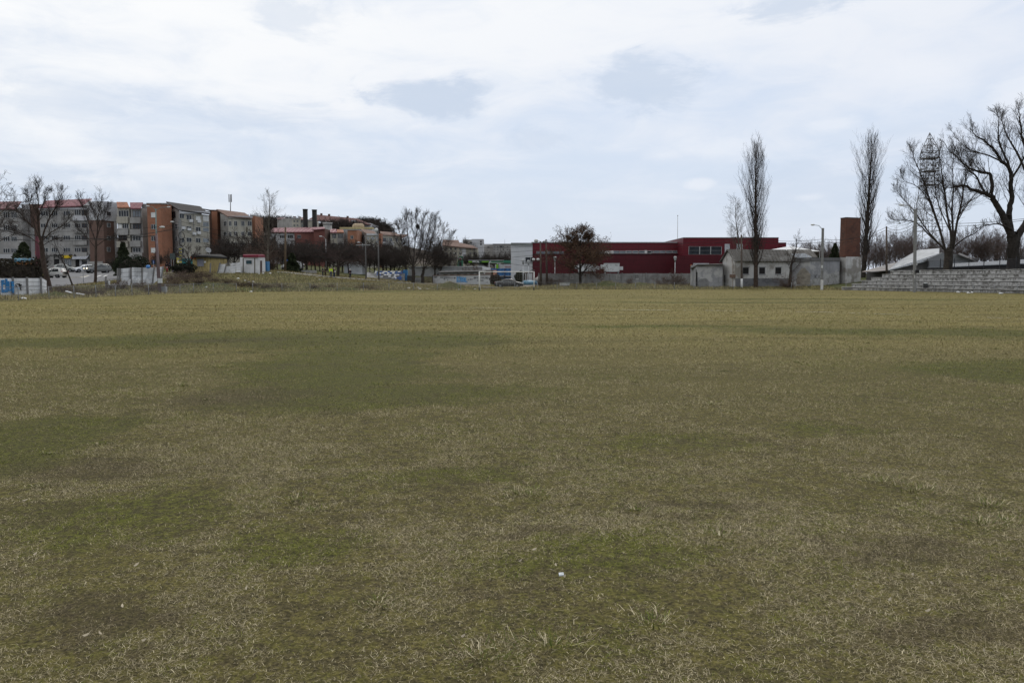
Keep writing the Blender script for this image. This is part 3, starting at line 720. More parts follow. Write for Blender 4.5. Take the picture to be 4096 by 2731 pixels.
limb_tree('willow_tree', 'huge dark bare tree with twisting boughs at the right edge', 8, 91, 4068, [
    ([(1108, 1275), (1100, 1130), (1088, 1030)], .72, .58), ([(1088, 1045), (1050, 960), (1010, 880), (965, 800), (930, 755), (885, 735), (815, 715), (745, 680), (690, 685), (640, 700)], .42, .05), ([(930, 755), (945, 690), (930, 610), (915, 595), (870, 590), (820, 575), (760, 545), (690, 475), (640, 440), (590, 365)], .22, .02),
    ([(885, 725), (850, 660), (820, 605), (770, 575), (720, 500), (640, 330)], .13, .02), ([(1085, 1045), (1065, 930), (1065, 850), (1080, 760), (1075, 640), (1070, 570), (1010, 510), (960, 430), (900, 370), (830, 330), (780, 270)], .36, .02), ([(1070, 570), (1050, 510), (1000, 400), (985, 310), (990, 200), (960, 160)], .14, .015),
    ([(1110, 1070), (1160, 980), (1200, 900), (1230, 750), (1210, 600), (1180, 450), (1155, 320), (1140, 210), (1130, 150)], .42, .02), ([(1088, 1000), (1040, 975), (980, 955), (900, 965), (830, 985)], .12, .02), ([(1200, 620), (1120, 450), (1050, 330), (1015, 230), (1000, 170)], .15, .015), ([(1075, 640), (1150, 520), (1190, 380), (1200, 260)], .14, .015), ([(1010, 510), (920, 470), (820, 440), (740, 400), (650, 290)], .10, .012)], 58, 1.5, .34, DARKB)
# left-hand trees
single('bare_tree', 'thin crooked sapling beside the road near the fence gap', 291, 92, 930, 17, dict(SLIM, num=(12, 5, 4), wob=(.07, .1, .12, .14)), .10, BARK, TWIG, 1, L0=6.5, d0=(-.2, 0, 1))
single('bare_tree', 'bare tree whose boughs reach in from the left edge', -120, 66, 655, 27, dict(SPREAD, num=(6, 8, 6, 5)), .38, BARKG, TWIG, 2, L0=4.2)
single('bare_tree', 'low spreading bare tree beside the yellow wooden shed', 762, 119, 962, 61, dict(SPREAD, num=(6, 7, 5, 4)), .22, BARK, TWIG, 2, L0=2.2, sx=.95)
single('birch_tree', 'tall pale bare tree rising over brushwood beside the white hut', 1070, 127, 744, 8, SLIM, .22, BARKG, BARKG, 1, L0=15, sx=.85)
single('bare_tree', 'low wide bare tree leaning over the crest behind the walkers', 1352, 136, 968, 77, dict(SPREAD, num=(8, 8, 6, 5), ang=(54, 44, 44, 44), up=(.05, .0, .03, .03, .04)), .30, BARK, TWIGR, 2, L0=2.0, sx=1.25)
limb_tree('bare_tree', 'bare tree with mossy forked trunk behind the white graffiti fence', 1, 82.5, 193, [
    ([(525, 1400), (490, 1250), (455, 1050), (430, 860)], .30, .21), ([(430, 870), (370, 720), (280, 640), (210, 560), (150, 490)], .17, .02), ([(432, 860), (400, 700), (395, 560), (400, 450), (385, 330), (400, 255)], .18, .02), ([(432, 860), (470, 720), (520, 600), (580, 500), (630, 400), (650, 330)], .17, .02),
    ([(428, 900), (330, 820), (200, 760), (80, 720), (0, 680)], .10, .015), ([(440, 850), (530, 760), (640, 690), (745, 590)], .11, .015), ([(396, 600), (440, 480), (490, 360), (520, 300)], .10, .012), ([(370, 720), (330, 560), (300, 420), (280, 330)], .10, .012), ([(440, 900), (560, 830), (640, 840)], .07, .012)], 3, 2.6, .40, BARKB, lr=.55)
limb_tree('bare_tree', 'young bare tree on the verge between road and leaning concrete fence', 1, 99.5, 383, [
    ([(992, 1302), (1003, 1050), (1005, 850)], .19, .13), ([(1005, 860), (960, 740), (920, 640), (890, 560), (850, 450), (820, 390)], .11, .015), ([(1005, 860), (1022, 700), (1020, 600), (1050, 500), (1060, 360)], .13, .015), ([(1006, 840), (1050, 690), (1095, 560), (1135, 460)], .10, .012), ([(1002, 920), (900, 800), (820, 720), (770, 640)], .08, .012), ([(1008, 900), (1110, 830), (1200, 840), (1290, 860)], .08, .012), ([(1020, 700), (985, 560), (940, 440)], .07, .012)], 9, 2.2, .40, BARKB, lr=.7)
limb_tree('twin_tree', 'broad bare tree with a birds nest high in its crown', 4, 139, 1653, [
    ([(485, 1170), (482, 1060), (478, 950)], .34, .26), ([(478, 960), (430, 880), (380, 740), (330, 600), (290, 480), (262, 420)], .16, .015), ([(479, 955), (440, 800), (420, 640), (402, 480), (392, 360), (395, 280)], .17, .015), ([(480, 955), (490, 800), (505, 640), (532, 480), (520, 370), (540, 290)], .17, .015), ([(483, 955), (540, 830), (590, 680), (612, 520), (600, 400), (622, 320)], .16, .015),
    ([(474, 990), (400, 900), (300, 810), (210, 740), (130, 720)], .11, .012), ([(488, 970), (560, 900), (640, 760), (690, 640)], .10, .012), ([(440, 800), (370, 660), (340, 500), (330, 380)], .09, .012), ([(470, 1000), (380, 950), (270, 900), (190, 890)], .08, .012), ([(430, 880), (330, 740), (260, 620), (225, 520)], .09, .012), ([(505, 640), (470, 500), (455, 390), (450, 300)], .09, .012)], 14, 2.3, .34, lr=.65)
limb_tree('twin_tree', 'bare forked tree standing right of the one with the nest', 4, 141, 1692, [
    ([(596, 1168), (600, 1080), (606, 1010)], .32, .25), ([(606, 1020), (640, 900), (680, 740), (720, 580), (755, 440), (768, 315)], .15, .015), ([(605, 1010), (612, 850), (640, 700), (662, 560), (690, 440), (705, 330)], .14, .015), ([(610, 1005), (690, 880), (780, 740), (840, 600), (880, 470)], .13, .012), ([(614, 995), (740, 880), (850, 790), (930, 660), (975, 560)], .11, .012), ([(612, 1010), (720, 950), (830, 920), (900, 880)], .08, .012), ([(680, 740), (730, 640), (800, 500), (830, 390)], .08, .012), ([(604, 1000), (560, 860), (570, 720), (590, 600)], .09, .012)], 15, 2.3, .34, lr=.65)
# birds nest
c = P(*Q(4, 536, 460), 138.6); R = random.Random(4); sg = []
for i in range(260):
    v = rv(R).normalized(); w_ = rv(R).normalized(); q = c+Vector((v.x*.22, v.y*.22, v.z*.30)); sg.append((*(q-w_*.2), *(q+w_*.2), .02, .014))
V, Fc = tubes(sg, 3); o = np_obj('birds_nest', V, Fc, BARK); tag(o, 'dark ball of twigs, a birds nest high in the broad bare tree', 'nest')
# tree that kept its brown leaves
h, g = hgt(2322, 890, 126)
LEAFT = dict(SPREAD, num=(22, 10, 6, 4), start=(.14, .15, .15, .15), up=(.06, .015, .03, .03, .03), ang=(58, 46, 46, 46), len=(.62, .5, .5, .5), seg=(6, 6, 5, 3, 3), taper=(.15, .15, .2, .3, .5), prof=(lambda t: 1.25-1.0*t, one, one, one))
a_, b_, seg_ = tree_meshes('brown_tree', 19, LEAFT, h, .26, BARK, TWIGR, 2, 6.5, sx=.92)
bt = plant_tree('brown_leaved_tree', 'tree still holding dry brown leaves before the red hall', (a_, b_), g)
LEAF = mat('dead_leaves', (.105, .064, .040), .9, .45, 9, spec=.1)
rl = np.random.default_rng(3); wl_ = np.linalg.norm(seg_[:, 3:6]-seg_[:, :3], axis=1)*(seg_[:, 5] < .93*seg_[:, 5].max()+.01); idx = rl.choice(len(seg_), 22000, p=wl_/wl_.sum()); cpos = seg_[idx, 3:6] + rl.normal(0, .16, (22000, 3))
u_ = rl.normal(0, 1, (22000, 3)); u_ /= np.linalg.norm(u_, axis=1, keepdims=True); v_ = np.cross(u_, rl.normal(0, 1, (22000, 3))); v_ /= np.linalg.norm(v_, axis=1, keepdims=True)
s_ = rl.uniform(.05, .10, (22000, 1))
V = np.stack([cpos-u_*s_, cpos-v_*s_*.6, cpos+u_*s_, cpos+v_*s_*.6], 1).reshape(-1, 3)
np_obj('foliage', V, np.arange(88000).reshape(-1, 4), LEAF, parent=bt)
# background trees: a few grown kinds, copied
FT = [tree_meshes('far%d' % i, 100+i, dict(FARTREE, rmin=.022), 9.5, .2, BARK, TWIG, 1, 3.2) for i in range(4)]
WOODB = mat('wood_bark', (.085, .066, .056), .95, .25, 3, spec=.1); WOODT = mat('wood_twigs', (.105, .080, .072), .95, .25, 3, spec=.1)
FTR = [tree_meshes('woods%d' % i, 140+i, dict(FARTREE, rmin=.013, num=(11, 11, 8), ang=(28, 34, 38), len=(1.9, .42, .5)), 12, .16, WOODB, WOODT, 1, 4.0, sx=.8) for i in range(3)]
FTH = [tree_meshes('hill%d' % i, 160+i, dict(FARTREE, rmin=.045, num=(11, 10, 7)), 12, .3, TWIG, TWIG, 1, 3.5, sx=1.2) for i in range(3)]
R = random.Random(5)
for px, d, pyt in [(470, 128, 1000), (690, 138, 990), (905, 150, 930), (940, 152, 925), (880, 145, 950), (985, 150, 960), (1040, 140, 900), (1085, 142, 905), (1110, 150, 950), (1010, 138, 950),
                   (1160, 165, 955), (1195, 170, 945), (1225, 166, 960), (1262, 172, 950), (1300, 170, 955), (1335, 175, 948), (1370, 172, 960), (1410, 170, 950), (1450, 178, 955),
                   (1480, 175, 950), (1515, 172, 965), (1545, 178, 955), (1580, 176, 965), (1020, 145, 968), (1130, 150, 960), (1180, 148, 965), (1210, 155, 958), (1245, 150, 962), (1280, 158, 955), (1320, 160, 965), (1355, 158, 958), (1395, 160, 962), (1425, 165, 955), (1465, 160, 960), (1498, 165, 958), (1530, 162, 965), (1562, 168, 960), (1595, 166, 968), (1625, 172, 960), (1150, 175, 948), (1230, 180, 945), (1310, 182, 946), (1385, 184, 945), (1460, 186, 948), (1535, 188, 950), (1765, 180, 960), (1800, 186, 985), (1740, 178, 950), (630, 140, 985), (160, 140, 985), ]:
    h, g = hgt(px, pyt, d); f = FT[R.randrange(4)]
    plant_tree('street_tree', 'bare street tree in the row before the far brick flats', f, g, R.uniform(0, 6.3), 'bare street trees before the flats', (h/9.5*R.uniform(.85, 1.15),)*2+(h/9.5,))
for px, d, pyt in [(1895, 235, 985), (1925, 240, 1005), (1950, 235, 990), (1975, 245, 1000), (2000, 240, 985), (2022, 235, 1005), (2040, 244, 990), (1872, 238, 1000)]:
    h, g = hgt(px, pyt, d); f = FT[R.randrange(4)]
    plant_tree('thicket_tree', 'bare tree of the grey thicket above the filling station', f, g, R.uniform(0, 6.3), 'bare trees above the filling station', (h/9.5*1.1,)*2+(h/9.5,))
for px, d, pyt in [(1745, 300, 935), (1800, 305, 940), (1830, 310, 935), (1855, 300, 945), (1875, 310, 942)]:
    h, g = hgt(px, pyt, d); f = FT[R.randrange(4)]
    plant_tree('ridge_tree', 'thin bare tree showing over the brown tiled roofs', f, g, R.uniform(0, 6.3), 'bare trees over the brown roofs', (h/9.5*.8,)*2+(h/9.5,))
for i in range(90):
    px = 3140 + i*13 + R.uniform(-14, 14); d = R.uniform(150, 185) if px < 3460 else R.uniform(124, 160)
    pyt = R.uniform(935, 985) if px < 3340 else R.uniform(880, 985)
    if 3350 < px < 3450: pyt = R.uniform(965, 990)
    h, g = hgt(px, pyt, d); f = FTR[R.randrange(3)]
    plant_tree('wood_tree', 'bare reddish brown tree of the wood behind the right side of the pitch', f, g, R.uniform(0, 6.3), 'bare trees of the wood on the right', (h/12*R.uniform(.9, 1.25),)*2+(h/12,))
for px, d, pyt in [(1012, 380, 855), (1030, 390, 850), (1055, 385, 858), (1080, 395, 852), (1100, 390, 862), (1125, 400, 850), (1145, 400, 862), (1170, 405, 868), (965, 380, 862),
                   (1300, 400, 868), (1330, 402, 862), (1355, 400, 866), (1378, 405, 870), (1315, 385, 890), (1345, 385, 885), (1375, 385, 895), (1290, 390, 888), (1400, 395, 895),
                   (1440, 440, 868), (1462, 445, 862), (1485, 448, 862), (1510, 450, 872), (1535, 455, 884), (1558, 460, 900), (1430, 420, 880), (1475, 425, 885), (1505, 428, 893), (1580, 430, 925), (1605, 440, 945), (1545, 425, 912)] + [(1425+q*7.5, 452+q % 5, 866+abs(q-9)*1.2+max(0, q-13)*9) for q in range(22)] + [(960+q*9, 392+q % 7, 858+(q*7) % 11) for q in range(26)] + [(1282+q*8, 392+q % 4, 874+(q*5) % 16) for q in range(18)]:
    h, g = hgt(px, pyt, d); h = min(h, 15); g.z = PZ(pyt, d)-h; f = FTH[R.randrange(3)]
    plant_tree('hill_tree', 'dark bare tree crowning the hill beyond the flats', f, g, R.uniform(0, 6.3), 'bare trees on the far hill', (h/12*R.uniform(.9, 1.2),)*2+(h/12,))
# conifers
CONM = mat('conifer_green', (.032, .040, .020), .9, .4, 3, spec=.1)
def conifer(name, label, px, d, pytop, wid, seed, zb=None):
    h, g = hgt(px, pytop, d); rr = np.random.default_rng(seed)
    t = thing(name, label, 'tree', g)
    MB().tube((0, 0, -.2), (0, 0, h*.97), .16, .03, 7).build('trunk', BARK, t, True)
    n = 5200; f = rr.uniform(.06, 1, n); th = rr.uniform(0, 6.283, n)
    lay = .78+.22*np.sin(f*h*5.0+th*2); rad = wid*.5*(1-f)**.8*lay*np.sqrt(rr.uniform(.1, 1, n))+.05
    c = np.stack([rad*np.cos(th), rad*np.sin(th), f*h-rad*.25], 1)
    u = np.stack([np.cos(th), np.sin(th), -.5+rr.normal(0, .3, n)], 1)*rr.uniform(.1, .28, (n, 1)); v = np.cross(u, rr.normal(0, 1, (n, 3))); v *= .32
    V = np.stack([c-v, c+v, c+u], 1).reshape(-1, 3)
    np_obj('crown', V, np.arange(3*n).reshape(-1, 3), CONM, parent=t)
conifer('conifer_tree', 'dark green spruce in front of the flats beside the leaning fence', 497, 122, 968, 4.0, 1)
conifer('conifer_tree', 'bushy dark evergreen behind the hedge at far left', 100, 118, 968, 7.5, 2)
conifer('conifer_tree', 'small dark evergreen near the pole right of the white hut', 1170, 133, 1012, 3.6, 3)
conifer('conifer_tree', 'dark pine left of the brick chimney, in the wood', 3336, 150, 972, 4.6, 4)
conifer('conifer_tree', 'low dark pine behind the metal roof of the old house', 3262, 156, 1010, 6, 6)
# shrubs: meshes grown once, each shrub its own copy
BRAM = mat('bramble_stems', (.105, .075, .060), .95, .3, 2, spec=.1)
BU = [tree_meshes('shrub%d' % i, 200+i, BUSH, 2.0, .03, BRAM, BRAM, 1, .1) for i in range(4)]
def shrub(name, label, px, d, h, w, group=None, zo=0., mats=None):
    g = ground_at(px, d); g.z += zo; R2 = random.Random(int(px*7+d))
    t = thing(name, label, 'shrub', g, R2.uniform(0, 6.3), group)
    o = bpy.data.objects.new('branches', BU[R2.randrange(4)][1]); COL.objects.link(o); o.parent = t
    t.scale = (w/2.4, w/2.4, h/2.0)
    return t
for px, d, h, w in [(232, 78, 1.1, 2.6), (262, 84, .9, 2.4), (300, 83, .8, 2.6), (440, 86, 1.3, 2.6), (500, 88, 1.1, 3.0), (560, 90, .9, 2.6), (690, 102, 1.2, 3), (740, 104, 1.3, 3.4), (790, 105, 1.4, 3.6), (840, 108, 1.1, 3.2),
                    (720, 112, 1.0, 3), (960, 96, .9, 3.0), (1010, 97, .8, 3), (1480, 104, .9, 2.6), (1440, 103, .8, 2.4), (330, 72, .8, 2.4), (365, 75, .9, 2.6), (400, 76, .8, 2.4), (590, 85, .9, 2.8), (620, 88, .8, 2.6), (660, 92, 1.0, 3), (705, 95, .9, 3), (750, 97, 1.0, 3.2), (800, 96, .9, 3), (850, 99, 1.0, 3), (900, 98, .8, 3), (1060, 96, .7, 2.8), (1120, 98, .7, 2.8), (1250, 100, .6, 2.6), (1330, 103, .6, 2.6)]:
    shrub('bramble', 'dead brown bramble on the bank behind the mesh fence', px, d, h, w, 'brambles on the bank')
for px, d, h, w in [(2160, 129, 1.6, 2.4), (2195, 128.5, 1.9, 3), (2235, 129, 1.5, 2.6), (2660, 128, 2.0, 2.6), (2700, 127, 2.8, 3.4), (2735, 125, 1.7, 2.6), (2640, 126, 1.2, 2.2), (2520, 128, 1.5, 1.8)]:
    shrub('wall_shrub', 'twiggy bare shrub growing along the grey panel wall', px, d, h, w, 'bare shrubs along the panel wall')
shrub('thorn_bush', 'reddish brown bush before the low end of the concrete terrace', 3492, 105, 1.5, 3.2)
shrub('thorn_bush', 'tangle of suckers round the foot of the leaning tree', 3148, 114, 2.6, 3.4)
shrub('thorn_bush', 'brown reedy bush left of the white graffiti wall', 1712, 155, 1.9, 3.6)
for px, d, h, w in [(1030, 131, 5.2, 5), (1058, 132, 6.2, 5), (1085, 133, 5.4, 5), (1010, 136, 5, 5)]:
    shrub('brushwood', 'tall dark brushwood behind the white hut', px, d, h, w, 'brushwood behind the hut')
for px, d, h, w in [(1895, 172, 4.4, 5), (1925, 173, 3.8, 4.5), (1865, 173, 4.0, 4)]:
    shrub('leggy_shrub', 'leggy bare shrub above the corrugated shed roof', px, d, h, w, 'leggy shrubs by the long white building')
# clipped hedge and round bushes with small leaves
def leafbush(name, label, c, rx, ry, rz, n, seed, colr=(.020, .020, .012), leaf=.09, cat='shrub', box=False):
    rr = np.random.default_rng(seed)
    v = rr.normal(0, 1, (n, 3)); v /= np.linalg.norm(v, axis=1, keepdims=True)
    if box: v = np.clip(rr.uniform(-1.0, 1.0, (n, 3))*1.05, -1, 1); v[:, 2] += .12*np.sin(v[:, 0]*9)+.08*np.sin(v[:, 0]*23)
    else: v *= rr.uniform(.72, 1.06, (n, 1))*(1+.12*np.sin(v[:, :1]*7+v[:, 2:3]*6))
    p = v*np.array([[rx, ry, rz]]) + np.array([[0, 0, rz*.95]])
    u = rr.normal(0, 1, (n, 3)); u /= np.linalg.norm(u, axis=1, keepdims=True); w = np.cross(u, rr.normal(0, 1, (n, 3))); w /= np.linalg.norm(w, axis=1, keepdims=True)
    s = leaf*rr.uniform(.6, 1.3, (n, 1))
    V = np.stack([p-u*s, p-w*s*.6, p+u*s, p+w*s*.6], 1).reshape(-1, 3)
    t = thing(name, label, cat, c)
    np_obj('foliage', V, np.arange(4*n).reshape(-1, 4), mat('leaf_'+name+str(seed), colr, .9, .5, 2, spec=.1), parent=t)
    core = MB()
    if box: core.box(-rx*.9, -ry*.7, -.2, rx*.9, ry*.7, rz*1.6)
    else: core.ball((0, 0, rz*.9), rx*.72, ry*.72, rz*.78)
    core.build('branches', BARK, t, True)
    return t
g = ground_at(40, 86); leafbush('hedge', 'dark overgrown hedge behind the white graffiti fence', (g.x-1.5, g.y, g.z), 5.2, 1.0, 1.6, 9000, 1, (.040, .034, .024), .12, 'hedge', True)
g = ground_at(2078, 152); leafbush('evergreen_bush', 'round dark evergreen bush before the grey end of the red hall', g, 1.0, 1.0, 1.35, 4200, 2, (.020, .024, .014), .07)
g = ground_at(735, 116); leafbush('evergreen_bush', 'low dark green hedge bush under the tree by the yellow shed', g, 1.9, .9, .85, 3600, 3, (.020, .022, .014), .08)
g = ground_at(500, 108); leafbush('evergreen_bush', 'dark green thicket at the foot of the spruce', (g.x, g.y+2, g.z), 2.6, 1.3, 1.7, 5200, 4, (.018, .024, .013), .09)
g = ground_at(1980, 150); leafbush('brown_bush', 'dry brown bush against the mesh gate beside the graffiti wall', g, 1.1, .7, 1.1, 3000, 5, (.045, .034, .028), .07)
# ------------------------------------------------------------------ buildings
GLASS = mat('window_glass', (.024, .028, .034), .15, .3, .8, spec=.25)
GLASSB = mat('window_glass_pale', (.15, .17, .19), .2, .3, .8, spec=.35)
SHUT = mat('roller_shutter', (.62, .62, .60), .7, .05)
FRW = mat('white_frame', (.50, .50, .49), .6, .06); FRB = mat('brown_frame', (.085, .05, .038), .6, .1); FRG = mat('grey_frame', (.26, .26, .26), .6, .1)
C_GREY = mat('render_grey', (.30, .29, .275), .9, .16, .35, streak=.45, stain=(.19, .18, .17), stain_amt=.4)
C_PALE = mat('render_pale', (.46, .46, .47), .9, .10, .35, streak=.12, stain=(.30, .29, .28), stain_amt=.25)
C_BEIGE = mat('render_beige', (.38, .355, .295), .9, .14, .35, streak=.45, stain=(.24, .22, .185), stain_amt=.4)
C_BRICK = brickmat('brick_orange', (.36, .145, .078), (.31, .125, .068), (.24, .16, .12), .25, .085, .012, stain=(.20, .10, .065), stain_amt=.4)
C_BROWN = brickmat('brick_brown', (.150, .085, .066), (.13, .072, .058), (.14, .11, .09), .25, .085, .012)
C_WINE = mat('render_wine', (.150, .060, .050), .9, .16, .3, streak=.35)
R_RED = corrmat('roof_red_sheet', (.185, .050, .064), (.13, .036, .046), 1.1, .6)
R_DARKRED = corrmat('roof_dark_red_sheet', (.12, .030, .036), (.085, .024, .028), 1.1, .6)
R_BLACK = mat('roof_black_felt', (.035, .031, .030), .9, .25, .8)
R_TILE = mat('roof_orange_tiles', (.30, .135, .085), .9, .28, 1.6, stain=(.12, .06, .045), stain_amt=.6)
R_BROWN = mat('roof_brown_tiles', (.155, .098, .078), .9, .2, 1.2, stain=(.09, .06, .05), stain_amt=.5)
DARKV = mat('dark_void', (.018, .017, .017), .9, .2)
WINM = {}
def wmesh(n, rows, fm, pm, w=1.5, h=1.3):
    t = min(.09, max(.012, round(.032/w, 3))); b = min(.10, max(.012, round(.04/h, 2)))
    k = (n, rows, fm.name, pm.name, t, b)
    if k not in WINM:
        f = MB()
        f.box(-.5, -.06, -.5, .5, .05, -.5+b); f.box(-.5, -.06, .5-b, .5, .05, .5)
        for i in range(n+1):
            x = -.5+i/n; f.box(max(-.5, x-t), -.055, -.5+b, min(.5, x+t), .05, .5-b)
        if rows > 1: f.box(-.5+t, -.05, -b*.4, .5-t, .045, b*.4)
        p = MB().box(-.5+t*.5, -.02, -.5+b*.5, .5-t*.5, .06, .5-b*.5)
        WINM[k] = (f.mesh('window', fm), p.mesh('pane', pm))
    return WINM[k]
class Bld:
    def __init__(s, name, label, px, d, cat='building'):
        g = ground_at(px, d); s.r = thing(name, label, cat, g); s.o = Vector(g)
    def wall(s, k, u0, u1, vt, d0, m, d1=None, vb=None, deep=8., vt1=None, name='wall', zb=None, base=None):
        """wall block whose front runs from (u0,d0) to (u1,d1); tops at zoom rows vt / vt1"""
        d1 = d0 if d1 is None else d1
        A, B = P(*Q(k, u0, vt), d0), P(*Q(k, u1, vt if vt1 is None else vt1), d1)
        if vb is not None: z0 = P(*Q(k, u0, vb), d0).z
        elif zb is not None: z0 = zb
        else: z0 = min(G(A.x, A.y), G(B.x, B.y))-.8
        e = Vector((B.x-A.x, B.y-A.y)).normalized(); n = Vector((-e.y, e.x))*deep
        if abs(e.y) > .22: n = Vector(((A.x+B.x)/2, (A.y+B.y)/2)).normalized()*deep   # keep hidden returns behind the front
        MB().prism([(A.x, A.y), (B.x, B.y), (B.x+n.x, B.y+n.y), (A.x+n.x, A.y+n.y)], z0, [A.z, B.z, B.z, A.z]).build(name, m, s.r)
        return (k, A, B, e)
    def on(s, f, u, v):
        k, A, B, e = f; px, py = Q(k, u, v)
        a, b = (px-2048)/F, (1365.5-py)/F; a = a/(CP+b*SP)
        dx, dy = B.x-A.x, B.y-A.y; t = (a*A.y-A.x)/(dx-a*dy); y = A.y+t*dy
        return Vector((A.x+t*dx, y, PZ(py, y)))
    def win(s, f, us, vs, n=2, fm=None, pm=None, rows=1, name='window', skip=(), out=.03):
        fm = fm or FRW; pm = pm or GLASS; e = f[3]
        for i, (u0, u1) in enumerate(us):
            for j, (v0, v1) in enumerate(vs):
                if (i, j) in skip: continue
                a, b = s.on(f, u0, v0), s.on(f, u1, v1); c = (a+b)/2
                q = s.on(f, (u0+u1)/2, (v0+v1)/2); w = abs((b-a).to_2d().length); h = abs(q.z-s.on(f, (u0+u1)/2, v0).z)*2
                nn = n[i] if isinstance(n, (list, tuple)) else n
                fme, pme = wmesh(nn, rows, fm, pm, w, h)
                o = bpy.data.objects.new(name, fme); COL.objects.link(o); o.parent = s.r
                o.location = Vector((q.x+e.y*out, q.y-e.x*out, q.z))-s.o; o.rotation_euler = (0, 0, math.atan2(e.y, e.x)); o.scale = (w, 1, h)
                p = bpy.data.objects.new('pane', pme); COL.objects.link(p); p.parent = o
    def slab(s, f, u0, v0, u1, v1, m, name, out=.15, inn=.1, label=None):
        """a rectangular piece on a facade that stands out of it"""
        e = f[3]; a, b, c, d = s.on(f, u0, v1), s.on(f, u1, v1), s.on(f, u1, v0), s.on(f, u0, v0)
        n = Vector((e.y, -e.x, 0))
        o = MB().hexa([a+n*out, b+n*out, b-n*inn, a-n*inn], [d+n*out, c+n*out, c-n*inn, d-n*inn]).build(name, m, s.r)
        if label: o['label'] = label
        return o
    def roof(s, pts, m, name='roof', th=.22):
        """pts: (k,u,v,d) corners of a roof plane"""
        MB().plate([P(*Q(k, u, v), d) for k, u, v, d in pts], (0, 0, -th)).build(name, m, s.r)
    def roofw(s, pts, m, name='roof', th=.22): MB().plate(pts, (0, 0, -th)).build(name, m, s.r)
ROWS1 = [(545, 605), (680, 735), (800, 850), (925, 970)]
# flats at far left
b = Bld('apartment_building', 'grey flats with dark red roof at the left edge of the photo', 20, 168)
f = b.wall(1, -330, 222, 505, 166, C_GREY)
b.win(f, [(35, 105), (118, 180)], ROWS1, 3); b.win(f, [(-90, -10), (-240, -150)], ROWS1, 3)
b.roof([(1, -340, 508, 165.5), (1, 172, 508, 165.5), (1, 224, 432, 171), (1, -340, 440, 171)], R_DARKRED)
b.slab(f, 20, 985, 190, 1030, C_PALE, 'balcony', .8)
f = b.wall(1, 224, 312, 464, 170, C_PALE); b.win(f, [(234, 274)], [(560, 602), (700, 735), (808, 850)], 2, FRB)
f = b.wall(1, 312, 408, 462, 169, C_BROWN, deep=9); b.win(f, [(340, 384)], [(808, 850)], 2)
# main grey block with shop
b = Bld('apartment_building', 'long grey block of flats with a pinkish red roof and a shop with yellow sign', 250, 168)
f = b.wall(1, 410, 925, 492, 168, C_GREY, vt1=474)
b.roof([(1, 404, 494, 167.4), (1, 862, 476, 167.4), (1, 962, 404, 173), (1, 480, 425, 173)], R_RED)
MB().plate([P(*Q(1, 862, 478), 167.7), P(*Q(1, 928, 474), 167.9), P(*Q(1, 955, 412), 172.6)], (0, .4, 0)).build('gable', C_PALE, b.r)
b.slab(f, 412, 497, 922, 520, C_PALE, 'cornice', .25)
RW = [(535, 583), (664, 708), (790, 835), (918, 962)]
b.win(f, [(426, 505), (540, 606), (666, 736)], RW, [3, 3, 3])
b.win(f, [(782, 846)], [(508, 578)] + RW[1:], 3, rows=1)
b.win(f, [(856, 914)], [(512, 576)] + RW[1:], 2, FRB); 
for v in (584, 712, 838, 966): b.slab(f, 776, v, 920, v+52, C_PALE if v < 600 else C_GREY, 'balcony', .55)
b.slab(f, 664, 997, 745, 1027, mat('sign_yellow', (.62, .43, .02), .6, .05), 'shop_sign', .5)
b.slab(f, 745, 1005, 778, 1025, MATS['sign_yellow'], 'shop_sign', .45)
b.slab(f, 412, 985, 940, 996, mat('shop_fascia', (.24, .23, .22), .8), 'fascia', .3)
aw = [b.on(f, u, v) for u, v in ((762, 992), (936, 990), (936, 1034), (786, 1034))]
MB().plate([aw[0], aw[1], aw[2]+Vector((0, -1.3, 0)), aw[3]+Vector((0, -1.3, 0))], (0, 0, -.1)).build('awning', corrmat('awning_sheet', (.46, .47, .50), (.36, .37, .40), .5, .5), b.r)
b.win(f, [(676, 708), (712, 748)], [(1040, 1112)], 2, FRW, GLASSB, name='shop_window')
b.slab(f, 790, 1036, 836, 1122, DARKV, 'doorway', .04); b.slab(f, 838, 1034, 862, 1120, C_PALE, 'column', .3); b.slab(f, 918, 1034, 932, 1120, C_PALE, 'column', .3)
b.win(f, [(866, 914)], [(1058, 1098)], 2, FRB, GLASS, name='shop_window'); b.slab(f, 566, 1036, 620, 1130, DARKV, 'doorway', .04)
b.slab(f, 862, 1098, 918, 1124, C_PALE, 'parapet', .2)
def lettering(txt, loc, h, m, parent, rz=0., name='lettering', ext=.02, sx=1., bold=0., org=None):
    cu = bpy.data.curves.new(name, 'FONT'); cu.body = txt; cu.size = h*1.38; cu.extrude = ext; cu.offset = bold; cu.align_x = 'CENTER'; cu.align_y = 'CENTER'
    cu.materials.append(m); tmp = bpy.data.objects.new('text', cu); COL.objects.link(tmp)
    bpy.context.view_layer.update(); me = bpy.data.meshes.new_from_object(tmp.evaluated_get(bpy.context.evaluated_depsgraph_get()))
    bpy.data.objects.remove(tmp); bpy.data.curves.remove(cu)
    o = bpy.data.objects.new(name, me); COL.objects.link(o); o.parent = parent
    o.location = Vector(loc)-(ROOTLOC[parent.name] if org is None else org); o.rotation_euler = (math.pi/2, 0, rz); o.scale = (sx, 1, 1); return o
INK = mat('black_paint', (.025, .024, .024), .8)
q = b.on(f, 700, 1012); lettering('PO  SA', q+Vector((0, -.56, 0)), 1.0, INK, b.r, sx=1.25, bold=.02)
